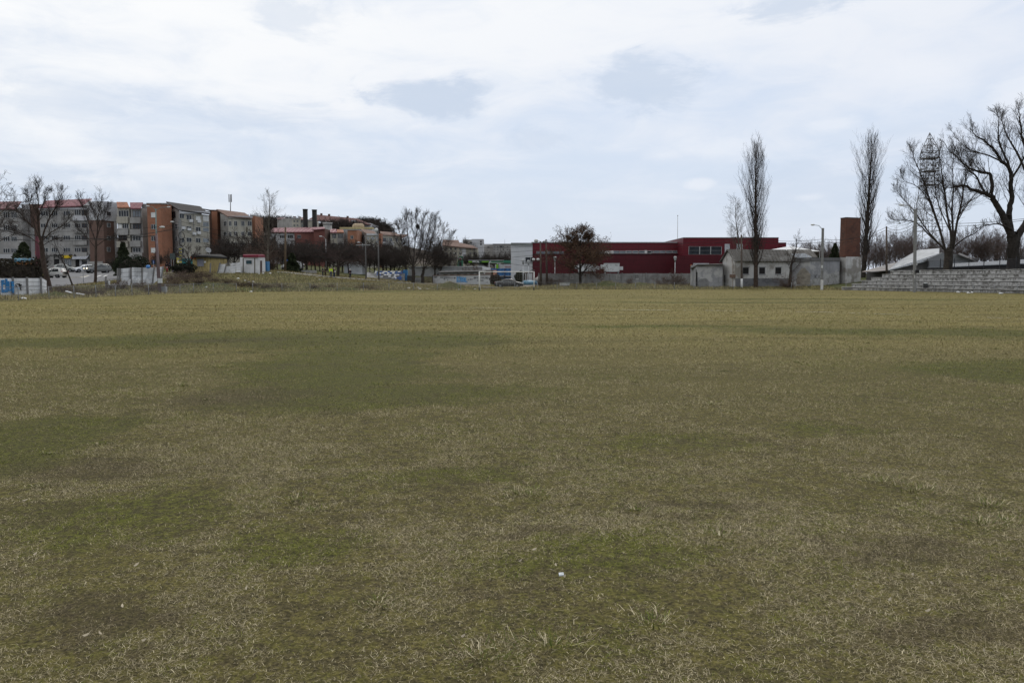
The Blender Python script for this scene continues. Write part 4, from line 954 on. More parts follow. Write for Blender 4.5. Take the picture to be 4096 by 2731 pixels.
# chamfered pale / brick-brown stair block
b2 = Bld('apartment_building', 'stair block, white above and red brick below, with a chamfered corner', 410, 168)
fa = b2.wall(1, 926, 1078, 436, 167, C_PALE, 165.5, vt1=430, vb=632); fb = b2.wall(1, 1078, 1222, 430, 165.5, C_PALE, 169, vt1=446, vb=632)
fc = b2.wall(1, 926, 1078, 632, 167, C_BROWN, 165.5); fd = b2.wall(1, 1078, 1190, 632, 165.5, C_BROWN, 168.2); fe = b2.wall(1, 1190, 1222, 632, 168.2, C_PALE, 169, name='white_band')
b2.win(fb, [(1116, 1156)], [(542, 582)], 2, FRB); b2.win(fd, [(1118, 1154)], [(660, 704), (795, 840), (912, 958)], 2, FRW)
b2.slab(fc, 926, 1060, 1078, 1100, C_GREY, 'plinth', .2)
# two balcony towers and the orange stair tower
b3 = Bld('apartment_building', 'grey flats with an orange brick stair tower and two small red roofs', 580, 166)
fE = b3.wall(1, 1224, 1350, 490, 165, C_BEIGE); b3.roof([(1, 1226, 492, 164.5), (1, 1352, 492, 164.5), (1, 1330, 440, 168), (1, 1218, 438, 168)], R_TILE)
b3.win(fE, [(1240, 1348)], [(528, 592)], 4); b3.win(fE, [(1282, 1346)], [(666, 716)], 3); b3.win(fE, [(1230, 1276)], [(668, 714)], 1, FRW, SHUT)
b3.win(fE, [(1236, 1330)], [(790, 842), (914, 960)], 2, FRB, DARKV)
for v in (596, 718, 846): b3.slab(fE, 1230, v, 1348, v+66, C_BEIGE if v != 718 else C_GREY, 'balcony', .5)
b3.wall(1, 1350, 1366, 500, 168, DARKV, name='gap')  # recess between the blocks, its shade put into the dark colour
fF = b3.wall(1, 1366, 1482, 502, 165, C_GREY); b3.roof([(1, 1362, 503, 164.5), (1, 1470, 503, 164.5), (1, 1496, 444, 168), (1, 1358, 444, 168)], R_RED)
b3.win(fF, [(1388, 1474)], [(530, 596)], 3, FRB, GLASSB); b3.win(fF, [(1388, 1480)], [(668, 720)], 3, FRB, GLASS); b3.win(fF, [(1390, 1474)], [(795, 842), (916, 964)], 3, FRW)
for v in (602, 726, 848): b3.slab(fF, 1370, v, 1480, v+60, C_GREY, 'balcony', .5)
b3.slab(fF, 1376, 970, 1510, 1036, C_GREY, 'balcony', 1.1); b3.slab(fF, 1384, 1042, 1470, 1096, DARKV, 'shop_window', .05)
fR = b3.wall(1, 1482, 1537, 458, 168, C_GREY); b3.win(fR, [(1496, 1516)], [(552, 580), (672, 702), (796, 826), (918, 950)], 1, FRG)
fG = b3.wall(2, 228, 375, 456, 163, C_BRICK); fH = b3.wall(2, 375, 484, 456, 163, C_BRICK, 165.5, vt1=470)
b3.win(fG, [(272, 322)], [(548, 602), (918, 970)], 1, FRW, SHUT); b3.win(fG, [(274, 322)], [(673, 724), (797, 846)], 2); b3.win(fG, [(274, 330)], [(1040, 1092)], 2, FRG)
b3.slab(fG, 226, 450, 378, 460, C_GREY, 'coping', .15); b3.slab(fH, 375, 450, 486, 464, C_GREY, 'coping', .15)
# black-roofed block
b4 = Bld('apartment_building', 'cream flats with a black sloping roof and white air conditioners', 760, 168)
fN = b4.wall(2, 483, 566, 510, 167.5, C_GREY, 165, vt1=520); fM = b4.wall(2, 566, 880, 540, 165, C_BEIGE, 172, vt1=578)
b4.roof([(2, 560, 520, 164.5), (2, 884, 562, 171.5), (2, 782, 484, 180), (2, 430, 434, 171)], R_BLACK); b4.slab(fM, 566, 535, 880, 562, C_PALE, 'cornice', .3)
MB().plate([P(*Q(2, 484, 530), 169.9), P(*Q(2, 562, 524), 165), P(*Q(2, 440, 440), 170.8)], (0, .5, 0)).build('gable', C_PALE, b4.r)
b4.win(fN, [(488, 530)], [(540, 606)], 2, FRB); b4.win(fN, [(524, 552)], [(668, 724), (800, 848), (912, 968)], 2)
b4.win(fM, [(566, 616)], [(552, 610), (690, 738), (812, 862), (925, 975)], 2)
b4.win(fM, [(640, 694)], [(576, 626), (694, 742), (812, 858)], 2); b4.win(fM, [(738, 788)], [(588, 634)], 1, FRW, SHUT); b4.win(fM, [(738, 788)], [(702, 746), (818, 862)], 2)
b4.win(fM, [(814, 874)], [(582, 640)], 3, FRW, SHUT); b4.win(fM, [(814, 874)], [(650, 696), (712, 748), (820, 860)], 3, FRW, GLASSB)
for u, v in ((682, 636), (768, 642), (604, 710), (662, 724), (764, 762), (716, 770)):
    b4.slab(fM, u-16, v-14, u+16, v+14, mat('ac_white', (.6, .6, .6), .5, .05), 'air_conditioner', .4, 0)
b4.slab(fM, 712, 560, 718, 800, C_GREY, 'drainpipe', .12)
b4.wall(2, 700, 800, 478, 186, R_BLACK, 188, name='roof_back', deep=3, vt1=490)
fI = b4.wall(2, 878, 1002, 520, 181, C_BROWN, 181, vt1=522); b4.win(fI, [(942, 974)], [(620, 664), (735, 776)], 2)
MB().plate([P(*Q(2, 800, 506), 180), P(*Q(2, 912, 524), 180), P(*Q(2, 912, 530), 180), P(*Q(2, 800, 515), 180)], (0, 5, 0)).build('roof', R_BLACK, b4.r)
fK = b4.wall(2, 904, 962, 534, 179.5, C_BRICK, vt1=540)
# brown-roofed block
b5 = Bld('apartment_building', 'peeling cream flats with a brown tiled roof', 960, 178)
fN = b5.wall(2, 996, 1078, 560, 178, C_GREY, 175, vt1=590); fJ = b5.wall(2, 1078, 1326, 592, 175, C_BEIGE, 179.5, vt1=618)
b5.roof([(2, 1070, 586, 174.5), (2, 1330, 606, 179), (2, 1252, 552, 187), (2, 956, 514, 181)], R_BROWN); b5.slab(fJ, 1078, 586, 1326, 606, C_PALE, 'cornice', .3)
RJ = [(640, 690), (750, 792), (866, 902), (975, 1010)]
b5.win(fN, [(1034, 1066)], RJ[:2], 2); b5.win(fJ, [(1084, 1112), (1138, 1172), (1214, 1248)], RJ, 2); b5.win(fJ, [(1282, 1324)], RJ, 2)
b5.slab(fJ, 1268, 700, 1278, 760, mat('damp_stain', (.10, .085, .06), .9), 'drainpipe', .12)
fK = b5.wall(2, 1326, 1358, 592, 184, C_BRICK, vt1=586, deep=6)
fK2 = b5.wall(2, 1306, 1356, 574, 190, C_GREY, deep=4, name='roof_house')
# mobile mast on that roof
mt = thing('antenna_mast', 'mobile phone mast with panel antennas on the roof behind the cream flats', 'mast', P(*Q(2, 1103, 530), 186))
a, t_ = P(*Q(2, 1103, 550), 186), P(*Q(2, 1103, 362), 186)
MB().tube(a, t_, .11, .08).build('pole', FRG, mt)
for u in (1088, 1112):
    p = P(*Q(2, u, 400), 185.7); MB().box(p.x-.10, p.y-.08, p.z-.9, p.x+.08, p.y+.08, p.z+.9).build('antenna', mat('antenna_grey', (.22, .22, .23), .6), mt)
# further flats, right of the hut
b6 = Bld('apartment_building', 'white and wine red flats under a long pinkish roof behind bare trees', 1200, 228)
fa = b6.wall(3, 230, 515, 662, 228, C_PALE, vt1=660); fb = b6.wall(3, 515, 738, 660, 227, C_WINE, vt1=655); fc = b6.wall(3, 738, 868, 632, 224, C_WINE, vt1=625); fd = b6.wall(3, 868, 936, 620, 224, C_BROWN, 229, vt1=650)
b6.roof([(3, 226, 664, 227.5), (3, 742, 658, 226.5), (3, 742, 608, 234), (3, 270, 615, 234)], R_RED); b6.roof([(3, 735, 634, 223.5), (3, 872, 622, 223.5), (3, 860, 603, 232), (3, 735, 607, 232)], R_RED)
RL = [(698, 736), (800, 838), (900, 936), (1000, 1036)]
b6.win(fa, [(345, 405), (436, 500)], RL, 3); b6.win(fb, [(548, 592)], RL[:1], 2); b6.win(fb, [(548, 592), (660, 690)], RL[1:3], 2, FRW, GLASSB)
b7 = Bld('apartment_building', 'flats with glazed balconies and an orange brick tower behind bare trees', 1400, 228)
fa = b7.wall(3, 932, 1012, 664, 226, C_BEIGE); fb = b7.wall(3, 1012, 1088, 662, 226, C_GREY); fc = b7.wall(3, 1088, 1134, 644, 228, C_GREY)
b7.roof([(3, 930, 666, 225.5), (3, 1010, 666, 225.5), (3, 1000, 626, 230), (3, 930, 628, 230)], R_RED); b7.roof([(3, 1012, 664, 225.5), (3, 1090, 664, 225.5), (3, 1080, 634, 230), (3, 1008, 632, 230)], R_TILE)
b7.win(fa, [(956, 1004)], [(684, 736), (790, 836), (894, 935)], 3, rows=2); b7.win(fb, [(1024, 1084)], [(688, 736), (790, 836), (894, 935)], 4); b7.win(fc, [(1094, 1106)], [(702, 728)], 1, FRB)
fd = b7.wall(3, 1132, 1240, 642, 223, C_BRICK, vt1=640); fe = b7.wall(3, 1240, 1286, 640, 223, C_BRICK, 229, vt1=648); b7.win(fd, [(1166, 1200)], [(704, 742), (800, 836)], 2)
b7.slab(fd, 1130, 634, 1242, 643, C_GREY, 'coping', .2)
b8 = Bld('apartment_building', 'cream flats with a brown tiled roof right of the orange brick tower', 1480, 234)
fa = b8.wall(3, 1286, 1350, 640, 234, C_GREY, 228, vt1=672); fb = b8.wall(3, 1350, 1484, 682, 228, C_BEIGE, 240, vt1=694)
b8.roof([(3, 1340, 676, 227.5), (3, 1486, 696, 239.5), (3, 1440, 650, 250), (3, 1276, 622, 236)], R_BROWN); b8.slab(fb, 1350, 680, 1484, 700, C_PALE, 'cornice', .3)
b8.win(fa, [(1312, 1334)], [(700, 735), (800, 835)], 2); b8.win(fb, [(1360, 1380), (1404, 1440)], [(722, 748), (800, 826), (880, 905)], 2); b8.win(fb, [(1462, 1480)], [(716, 740), (765, 790), (850, 876)], 2, FRW, GLASSB)
fc = b8.wall(3, 1486, 1524, 680, 242, C_BRICK); b8.win(fc, [(1506, 1518)], [(740, 764)], 1, FRB)
b9 = Bld('apartment_building', 'beige flats with glazed loggias half hidden behind the nest tree', 1600, 246)
fa = b9.wall(3, 1524, 1742, 690, 244, C_BEIGE, 256, vt1=708); b9.roof([(3, 1518, 692, 243.5), (3, 1746, 710, 255.5), (3, 1690, 668, 264), (3, 1510, 654, 252)], R_BROWN)
b9.win(fa, [(1532, 1580)], [(730, 774), (838, 872)], 3, FRB); b9.win(fa, [(1590, 1604), (1616, 1650), (1690, 1712)], [(732, 774), (838, 872)], 2)
for v in (778, 876): b9.slab(fa, 1528, v, 1660, v+40, C_PALE, 'balcony', .4)
fw = b9.wall(4, 118, 330, 585, 250, C_BEIGE, 258, vt1=600); b9.roof([(4, 115, 588, 249), (4, 335, 602, 257), (4, 420, 560, 268), (4, 130, 545, 258)], R_BROWN)
b10 = Bld('apartment_building', 'building with a yellow parapet behind the brick tower', 1420, 262)
fa = b10.wall(3, 1045, 1420, 626, 262, C_PALE); b10.slab(fa, 1043, 607, 1422, 628, mat('parapet_yellow', (.43, .36, .19), .8), 'parapet', .4, 3)
for u in (1228, 1258, 1288):
    p = P(*Q(3, u, 600), 264); MB().ball(p, 1.2, 1.0, 1.1, 10, 6).build('roof_vent', mat('vent_buff', (.38, .30, .20), .8), b10.r)
# buildings on the hill
b11 = Bld('apartment_building', 'pale grey flats on the hillside behind the two black chimneys', 1170, 330)
fa = b11.wall(3, 315, 490, 508, 338, C_GREY, 328, vt1=500, zb=4); fb = b11.wall(3, 490, 582, 500, 328, C_BEIGE, zb=4); fc = b11.wall(3, 582, 742, 520, 330, C_BEIGE, zb=4, vt1=524)
b11.win(fb, [(506, 526), (542, 562)], [(526, 548), (576, 596)], 2); b11.win(fc, [(588, 614)], [(534, 556), (574, 600)], 2, FRW, GLASSB); b11.win(fc, [(626, 640)], [(538, 550)], 1)
b11.slab(fb, 488, 498, 584, 508, C_PALE, 'cornice', .5); b11.slab(fc, 582, 518, 742, 528, C_PALE, 'cornice', .5)
b11.roof([(3, 575, 518, 329), (3, 660, 518, 329), (3, 640, 492, 336), (3, 575, 492, 336)], R_DARKRED); b11.roof([(3, 312, 510, 337), (3, 420, 505, 333), (3, 400, 496, 340), (3, 318, 500, 342)], R_DARKRED)
for u, v in ((515, 490), (574, 492)):
    p = P(*Q(3, u, v), 332); MB().box(p.x-.4, p.y, p.z-1.6, p.x+.4, p.y+1, p.z+.3).build('chimney', C_BROWN, b11.r)
b12 = Bld('school_building', 'big building with a red hipped roof on top of the hill', 1360, 420)
fa = b12.wall(3, 680, 1400, 560, 420, C_PALE, zb=6, deep=24); HR = mat('roof_hip_red', (.105, .048, .044), .9, .2, .4)
p = [P(*Q(3, 672, 520), 418), P(*Q(3, 1410, 575), 418), P(*Q(3, 1240, 505), 432), P(*Q(3, 775, 461), 432)]
b12.roofw(p, HR, th=.4)
for u, v in ((826, 462), (916, 470), (1132, 494)):
    q = P(*Q(3, u, v), 431); MB().box(q.x-.5, q.y, q.z-2, q.x+.5, q.y+1.2, q.z+.8).build('chimney', C_BROWN, b12.r)
dq = Bld.wall(b12, 3, 1178, 1216, 524, 417, C_PALE, vb=580, deep=6, name='dormer'); b12.win(dq, [(1190, 1208)], [(534, 560)], 1, FRB)
b13 = Bld('water_tower', 'low round pale building below the red hipped roof', 1310, 320)
p = P(*Q(3, 900, 580), 322); w = 50*.34443/F*322
mb = MB(); mb.tube((p.x, p.y, 4), (p.x, p.y, p.z), w, w, 24); mb.build('wall', C_GREY, b13.r)
MB().tube((p.x, p.y, p.z), (p.x, p.y, p.z+.9), w*1.06, w*1.06, 24).build('roof_rim', C_GREY, b13.r)
for u, vt, lb in ((641, 407, 'left and slightly taller of the two black chimney stacks'), (748, 413, 'right and slightly shorter of the two black chimney stacks')):
    p = P(*Q(3, u, vt), 238); g = G(p.x, 238); t = thing('chimney_stack', lb, 'chimney', (p.x, 238, g))
    MB().tube((p.x, 238, g-.5), p, .74, .72, 14).build('shaft', mat('soot_black', (.016, .014, .013), .8, .3, 1), t)
    MB().tube((p.x, 238, p.z), (p.x, 238, p.z+.25), .80, .80, 14).build('rim', MATS['soot_black'], t)
# roofs over the filling station
b14 = Bld('apartment_building', 'cream flats with stepped brown tiled roofs above the long white building', 1830, 262)
fa = b14.wall(4, 850, 1060, 690, 268, C_BEIGE, 262, vt1=712); fb = b14.wall(4, 1060, 1285, 712, 262, C_BEIGE, vt1=730)
b14.roof([(4, 840, 694, 267), (4, 1070, 716, 261), (4, 1050, 630, 276), (4, 850, 622, 280)], R_BROWN); b14.roof([(4, 1060, 716, 261), (4, 1290, 732, 261), (4, 1240, 700, 270), (4, 1060, 660, 272)], R_BROWN)
RU = [(722, 756), (782, 812), (842, 872)]
b14.win(fa, [(880, 905), (940, 965), (1000, 1025)], RU, 2); b14.win(fb, [(1058, 1076), (1100, 1130), (1186, 1206), (1236, 1260)], RU, 2, FRW); b14.slab(fb, 1090, 716, 1140, 870, C_PALE, 'white_band', .3)
b15 = Bld('apartment_building', 'white cube-like flats rising over the brown tiled roofs', 1900, 320)
fa = b15.wall(4, 1100, 1212, 624, 326, C_GREY, zb=3); fb = b15.wall(4, 1212, 1360, 616, 320, C_PALE, zb=3); b15.win(fb, [(1320, 1338)], [(638, 660), (670, 692)], 1, FRB); b15.win(fb, [(1190, 1216)], [(655, 672)], 2, FRB)
b16 = Bld('apartment_building', 'long low grey flats in the distance left of the grey hall end', 1990, 345)
fa = b16.wall(4, 1360, 1480, 682, 350, C_GREY, zb=3); fb = b16.wall(4, 1480, 1712, 678, 342, C_GREY, zb=3)
b16.win(fa, [(1412, 1434)], [(712, 728)], 2, FRG); b16.win(fb, [(1490, 1505), (1530, 1550), (1600, 1618), (1652, 1672)], [(704, 722), (738, 754)], 2, FRW); b16.win(fb, [(1562, 1598)], [(700, 722)], 2, FRG)
b16.slab(fb, 1478, 674, 1712, 682, C_PALE, 'coping', .4)
p = P(*Q(4, 1628, 680), 346); q = P(*Q(4, 1628, 622), 346)
t = thing('antenna_mast', 'thin aerial on the roof of the distant low grey flats', 'mast', p); MB().tube((p.x, p.y, p.z-1), q, .09, .05, 6).build('pole', FRG, t)
# ------------------------------------------------------------------ filling station
fs = Bld('filling_station', 'green canopy of a filling station with white lettering', 1960, 232)
GRN = mat('canopy_green', (.020, .150, .085), .5, .06); LIMEG = mat('canopy_lime', (.16, .36, .03), .5, .1); DGR = mat('canopy_dark_green', (.025, .060, .035), .6, .1)
fa = fs.wall(4, 1172, 1430, 884, 226, DGR, vb=912, deep=14, name='canopy'); fs.slab(fa, 1170, 880, 1432, 885, C_PALE, 'canopy_edge', .3)
fs.slab(fa, 1174, 888, 1218, 910, LIMEG, 'canopy_stripe', .1); fs.slab(fa, 1340, 888, 1428, 908, LIMEG, 'canopy_stripe', .1)
fb = fs.wall(4, 1440, 1612, 884, 222, GRN, 214, vb=914, vt1=882, deep=12, name='canopy'); fc = fs.wall(4, 1612, 1740, 882, 214, GRN, 218, vb=914, deep=12, name='canopy')
fs.slab(fb, 1440, 879, 1612, 885, C_PALE, 'canopy_edge', .3); fs.slab(fb, 1440, 908, 1612, 917, mat('canopy_soffit', (.28, .33, .29), .7), 'soffit', .2)
for u in (1540, 1566): fs.slab(fb, u-5, 914, u+5, 1000, C_PALE, 'column', .1, .3)
fs.slab(fc, 1618, 930, 1742, 985, mat('shop_pale', (.34, .35, .37), .6), 'shop_wall', .1, 3); fs.slab(fc, 1622, 962, 1742, 967, mat('shop_red', (.30, .06, .06), .6), 'shop_stripe', .2)
p = fs.on(fb, 1535, 960); MB().box(p.x-.3, p.y-2.6, p.z-2, p.x+.3, p.y-2.2, p.z+.6).build('fuel_pump', LIMEG, fs.r)
q = fs.on(fa, 1266, 899); lettering('MOL', q+Vector((0, -.12, 0)), .62, mat('sign_white', (.78, .78, .78), .5), fs.r, bold=.02, sx=1.1)
p0 = ground_at(1840, 205); t = thing('price_pylon', 'tall green price pylon with a red shield emblem', 'sign', p0)
def p4(u, v, d=205): return P(*Q('m', u, v), d)
MB().plate([p4(75, 545), p4(308, 545), p4(310, 150), p4(150, 150), p4(112, 260), p4(85, 400)], (0, .8, 0)).build('panel', GRN, t)
MB().plate([p4(66, 548, 204.9), p4(84, 548, 204.9), p4(94, 400, 204.9), p4(120, 260, 204.9), p4(156, 150, 204.9), p4(142, 150, 204.9), p4(104, 260, 204.9), p4(76, 400, 204.9)], (0, .5, 0)).build('edge_trim', mat('trim_yellow', (.5, .52, .28), .6), t)
MB().plate([p4(145, 215, 204.8), p4(250, 208, 204.8), p4(262, 240, 204.8), p4(215, 292, 204.8), p4(180, 298, 204.8), p4(150, 250, 204.8)], (0, .15, 0)).build('emblem', mat('emblem_red', (.26, .025, .025), .5), t)
lettering('MOL', p4(200, 238, 204.7), .42, MATS['sign_white'], t)
MB().plate([p4(168, 385, 204.9), p4(258, 385, 204.9), p4(258, 535, 204.9), p4(168, 535, 204.9)], (0, .1, 0)).build('price_display', DARKV, t)
for v in (400, 450, 505): MB().plate([p4(130, v-10, 204.9), p4(156, v-10, 204.9), p4(156, v+14, 204.9), p4(130, v+14, 204.9)], (0, .08, 0)).build('fuel_label', GLASSB, t)
MB().tube((p0.x, 205.5, p0.z-.3), (p0.x, 205.5, p4(200, 540).z), .3).build('post', FRG, t)
# blue sheds, pink hut, long white building, corrugated shed, graffiti wall
BLUE = corrmat('blue_sheet', (.025, .150, .40), (.02, .12, .32), .9, .5); PLUM = mat('plum_post', (.05, .03, .06), .6)
b = Bld('market_hall', 'bright blue panelled stalls beside the grey end of the red hall', 2000, 186)
f = b.wall('g', 1222, 1662, 482, 186, BLUE, vb=628, deep=5); f2 = b.wall('g', 1300, 1662, 632, 186.4, GLASSB, deep=4, name='shopfront')
for u in (1368, 1530): b.slab(f, u-6, 478, u+6, 700, PLUM, 'post', .15)
b.slab(f, 1370, 628, 1500, 642, C_PALE, 'fascia', .3); b.slab(f, 1542, 628, 1660, 642, C_PALE, 'fascia', .3)
b.slab(f2, 1380, 672, 1500, 742, BLUE, 'shutter', .1); b.slab(f2, 1540, 666, 1662, 742, BLUE, 'shutter', .1)
b = Bld('low_building', 'long low white building with a stained parapet behind the twin trees', 1800, 182)
WHT = mat('limewash', (.40, .40, .40), .9, .12, .5, streak=.5, stain=(.22, .21, .20), stain_amt=.4)
f = b.wall(4, 420, 1345, 964, 182, WHT, vt1=958); b.slab(f, 418, 957, 1347, 968, C_PALE, 'parapet', .25); f2 = b.wall(4, 1345, 1442, 958, 180, mat('white_panel', (.66, .67, .68), .8, .06, .5), vt1=972, name='white_end')
for u in (752, 790): b.slab(f, u-10, 1050, u+10, 1066, DARKV, 'doorway', .1)
b = Bld('corrugated_shed', 'low shed with a dark corrugated roof and small vents behind the graffiti wall', 1860, 164)
f = b.wall('w', 345, 1790, 95, 164, WHT, deep=5, vt1=72)
b.roofw([P(*Q('w', 282, 70), 163.2), P(*Q('w', 1870, 36), 163.2), P(*Q('w', 1850, 8), 168), P(*Q('w', 300, 40), 168)], corrmat('roof_asbestos_dark', (.075, .072, .070), (.05, .048, .047), .9, .9), th=.18)
for i in range(6): b.slab(f, 452+i*223, 148-i*4, 578+i*223, 166-i*4, DARKV, 'vent', .03)
b.slab(f, 345, 74, 1790, 98, mat('dark_board', (.11, .105, .10), .9), 'eaves_board', .3)  # dark grey board along the top of the wall
b = Bld('pink_hut', 'small pinkish hut with a salmon chimney right of the corrugated shed', 1962, 168)
f = b.wall('g', 1132, 1290, 516, 168, mat('pink_render', (.27, .205, .185), .9, .15, .8)); b.slab(f, 1128, 508, 1292, 520, C_GREY, 'roof_edge', .3)
p = b.on(f, 1306, 560); MB().box(p.x-.55, p.y, p.z-3, p.x+.55, p.y+1, b.on(f, 1306, 512).z).build('chimney', mat('salmon', (.48, .25, .18), .9, .1), b.r)
w = Bld('graffiti_wall', 'white wall covered with blue and black graffiti behind the goal', 1845, 156, 'wall')
GW = mat('white_wall_paint', (.50, .50, .50), .9, .08, .6, streak=.25, stain=(.34, .335, .33), stain_amt=.4)
f = w.wall('w', 98, 2015, 190, 156, GW, vt1=155, deep=.35); w.slab(f, 92, 184, 2020, 192, mat('rust_cap', (.16, .10, .075), .9), 'coping', .08, .45) if False else None
cp_ = [w.on(f, 94, 192), w.on(f, 2018, 157)]
MB().hexa([cp_[0]+Vector((0, -.1, -.04)), cp_[1]+Vector((0, -.1, -.04)), cp_[1]+Vector((0, .45, -.04)), cp_[0]+Vector((0, .45, -.04))], [cp_[0]+Vector((0, -.1, .1)), cp_[1]+Vector((0, -.1, .1)), cp_[1]+Vector((0, .45, .1)), cp_[0]+Vector((0, .45, .1))]).build('coping', mat('rust_cap', (.16, .10, .075), .9), w.r)
w.slab(f, 70, 195, 96, 508, mat('dark_post', (.05, .045, .045), .9), 'post', .2)
BL1 = mat('spray_blue', (.17, .37, .62), .8, .3, 6); BL2 = mat('spray_navy', (.02, .055, .15), .8, .1)
def strokes(b, f, k, lines, wd, m, name='graffiti', out=.012, label=None):
    """painted strokes: thin raised ribbons on a wall, given in zoom coordinates"""
    mb = MB(); e = f[3]; nu = Vector((e.y, -e.x, 0)); kk = 0
    for ln in lines:
        pts = [b.on(f, u, v) for u, v in ln]
        for a, c in zip(pts[:-1], pts[1:]):
            d = (c-a); 
            if d.length < 1e-5: continue
            kk += 1; n = nu*(out+.0016*(kk % 40)); d.normalize(); s_ = nu.cross(d)*wd*.5; a2, c2 = a-d*wd*.3, c+d*wd*.3
            mb.hexa([a2-s_, c2-s_, c2+s_, a2+s_], [a2-s_+n, c2-s_+n, c2+s_+n, a2+s_+n])
    o = mb.build(name, m, b.r)
    if label: o['label'] = label
    return o
KAROL = [[(912, 215), (912, 410)], [(985, 230), (922, 300), (975, 405)], [(1000, 400), (1010, 240), (1045, 250), (1050, 400)], [(1005, 340), (1045, 330)], [(1080, 400), (1075, 255), (1125, 260), (1120, 320), (1080, 330)],
         [(1100, 330), (1130, 395)], [(1150, 270), (1145, 390), (1185, 390), (1188, 275), (1150, 270)], [(1200, 255), (1195, 395), (1245, 395)]]
strokes(w, f, 'w', KAROL, .24, BL2, out=.010); strokes(w, f, 'w', KAROL, .15, BL1, out=.022, label='big blue outlined letters KAROL')
def wtext(txt, u, v, hh, sx=1., bold=0.): 
    q = w.on(f, u, v); lettering(txt, q+Vector((0, -.012, 0)), hh, INK, w.r, name='graffiti', ext=.008, sx=sx, bold=bold)
wtext('DEF', 185, 245, .26, 1.1, .012); wtext('ANDREEA+', 500, 255, .36, .80, .006); wtext('cosmin', 715, 268, .24, .9, .004); wtext('ML', 490, 305, .26, .9, .006); wtext('ANCA+ALIN', 1705, 262, .42, .83, .006); wtext('te iubim', 1690, 350, .30, 1.0, .004); wtext('doro', 1395, 312, .24, 1., .012); wtext('zic', 1290, 325, .22, 1., .006)
def heart(cx, cy, s): return [(cx+s*16*math.sin(t)**3, cy-s*(13*math.cos(t)-5*math.cos(2*t)-2*math.cos(3*t)-math.cos(4*t))) for t in [i*2*math.pi/20 for i in range(21)]]
strokes(w, f, 'w', [heart(1500, 268, 2.1), heart(1922, 268, 2.4)], .05, INK, name='painted_heart')
strokes(w, f, 'w', [heart(830, 270, 1.4), heart(830, 270, .8), [(812, 262), (846, 266)]], .07, INK, name='painted_heart')
strokes(w, f, 'w', [[(560, 290), (590, 330), (615, 318), (575, 352)], [(470, 340), (490, 360)], [(715, 305), (725, 330)], [(1880, 430), (1930, 400), (1945, 440)], [(980, 205), (995, 212)]], .05, INK)
# ------------------------------------------------------------------ red hall
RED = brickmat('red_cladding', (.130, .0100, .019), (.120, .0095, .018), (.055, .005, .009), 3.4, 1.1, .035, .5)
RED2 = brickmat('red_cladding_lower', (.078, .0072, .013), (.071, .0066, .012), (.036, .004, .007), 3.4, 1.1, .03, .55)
GCL = corrmat('grey_cladding', (.50, .505, .52), (.47, .475, .49), 2.2, .55); CAP = mat('roof_cap', (.42, .44, .46), .5, .1)
b = Bld('sports_hall', 'long dark red metal-clad hall with a strip of windows and a grey end', 2500, 170)
fg = b.wall(5, 137, 408, 668, 168, GCL, deep=26, vt1=672); b.slab(fg, 137, 668, 408, 692, mat('grey_fascia', (.22, .23, .225), .6), 'fascia', .3)
fr = b.wall(5, 408, 2230, 661, 168.2, RED, deep=26, vt1=661)
b.slab(fr, 395, 652, 2230, 662, CAP, 'roof_edge', .15, 20); b.slab(fg, 137, 662, 398, 669, CAP, 'roof_edge', .2, 10)
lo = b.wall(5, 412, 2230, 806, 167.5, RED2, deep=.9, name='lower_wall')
w5 = [(456, 506), (512, 568), (596, 672), (676, 742), (750, 800)]
b.win(fr, w5, [(769, 804)], 1, FRG, GLASSB); b.win(fr, [(1112, 1158), (1168, 1230)], [(766, 798)], 1, FRW, GLASS); b.win(fr, [(1242, 1312), (1424, 1497), (1503, 1577), (1584, 1653), (1660, 1734), (1740, 1812), (1846, 1900)], [(763, 796)], 1, FRW, GLASSB)
b.win(fr, [(1314, 1394), (572, 594), (1815, 1842)], [(763, 797)], 1, FRW, SHUT); b.slab(fr, 1396, 762, 1422, 798, SHUT, 'white_panel', .06)
f6 = (6, fr[1], fr[2], fr[3])
b.win(f6, [(10, 78), (86, 152), (160, 226), (258, 324), (330, 398), (404, 468), (474, 546), (550, 616)], [(878, 908)], 1, FRW, GLASSB); b.slab(f6, 228, 875, 256, 910, SHUT, 'white_panel', .06)
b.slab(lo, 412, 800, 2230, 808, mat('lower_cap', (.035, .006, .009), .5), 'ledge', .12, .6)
b.win(fg, [(318, 384), (386, 410)], [(843, 905)], 1, FRW, GLASS); b.slab(fg, 312, 904, 410, 911, FRG, 'sill', .2)
fl = b.wall('h', 156, 1950, 238, 162.5, RED, deep=30, vt1=232); b.slab(fl, 154, 232, 1952, 240, CAP, 'roof_edge', .12, 28)
b.wall('h', 1950, 2094, 330, 166, RED, deep=20, name='rear_wall')
b.win(fl, [(256, 876)], [(404, 556)], 3, mat('frame_mid', (.36, .36, .36), .6), GLASS, rows=2); b.slab(fl, 300, 505, 398, 540, mat('paper_white', (.55, .60, .58), .6), 'notice', .01)
b.slab(fl, 410, 505, 460, 545, MATS['paper_white'], 'notice', .01)
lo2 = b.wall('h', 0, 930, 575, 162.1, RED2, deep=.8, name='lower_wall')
for u0, u1 in ((934, 1028), (1156, 1270)): b.slab(fl, u0, 358, u1, 545, mat('pale_blocks', (.42, .43, .46), .8, .15, 1.5), 'white_panel', .15)
b.slab(lo2, 340, 720, 628, 748, CAP, 'door_canopy', .5)
b.slab(lo2, 284, 742, 318, 786, mat('orange_lamp', (.32, .07, .015), .6), 'warning_lamp', .2)
p = b.on(fr, 446, 872)
for dx in (-.45, .5): MB().ball((p.x+dx, p.y-.75, p.z), .36, .25, .28, 10, 6).build('floodlight', SHUT, b.r)
pb, pt = P(*Q(6, 611, 775), 172), P(*Q(6, 612, 472), 172)
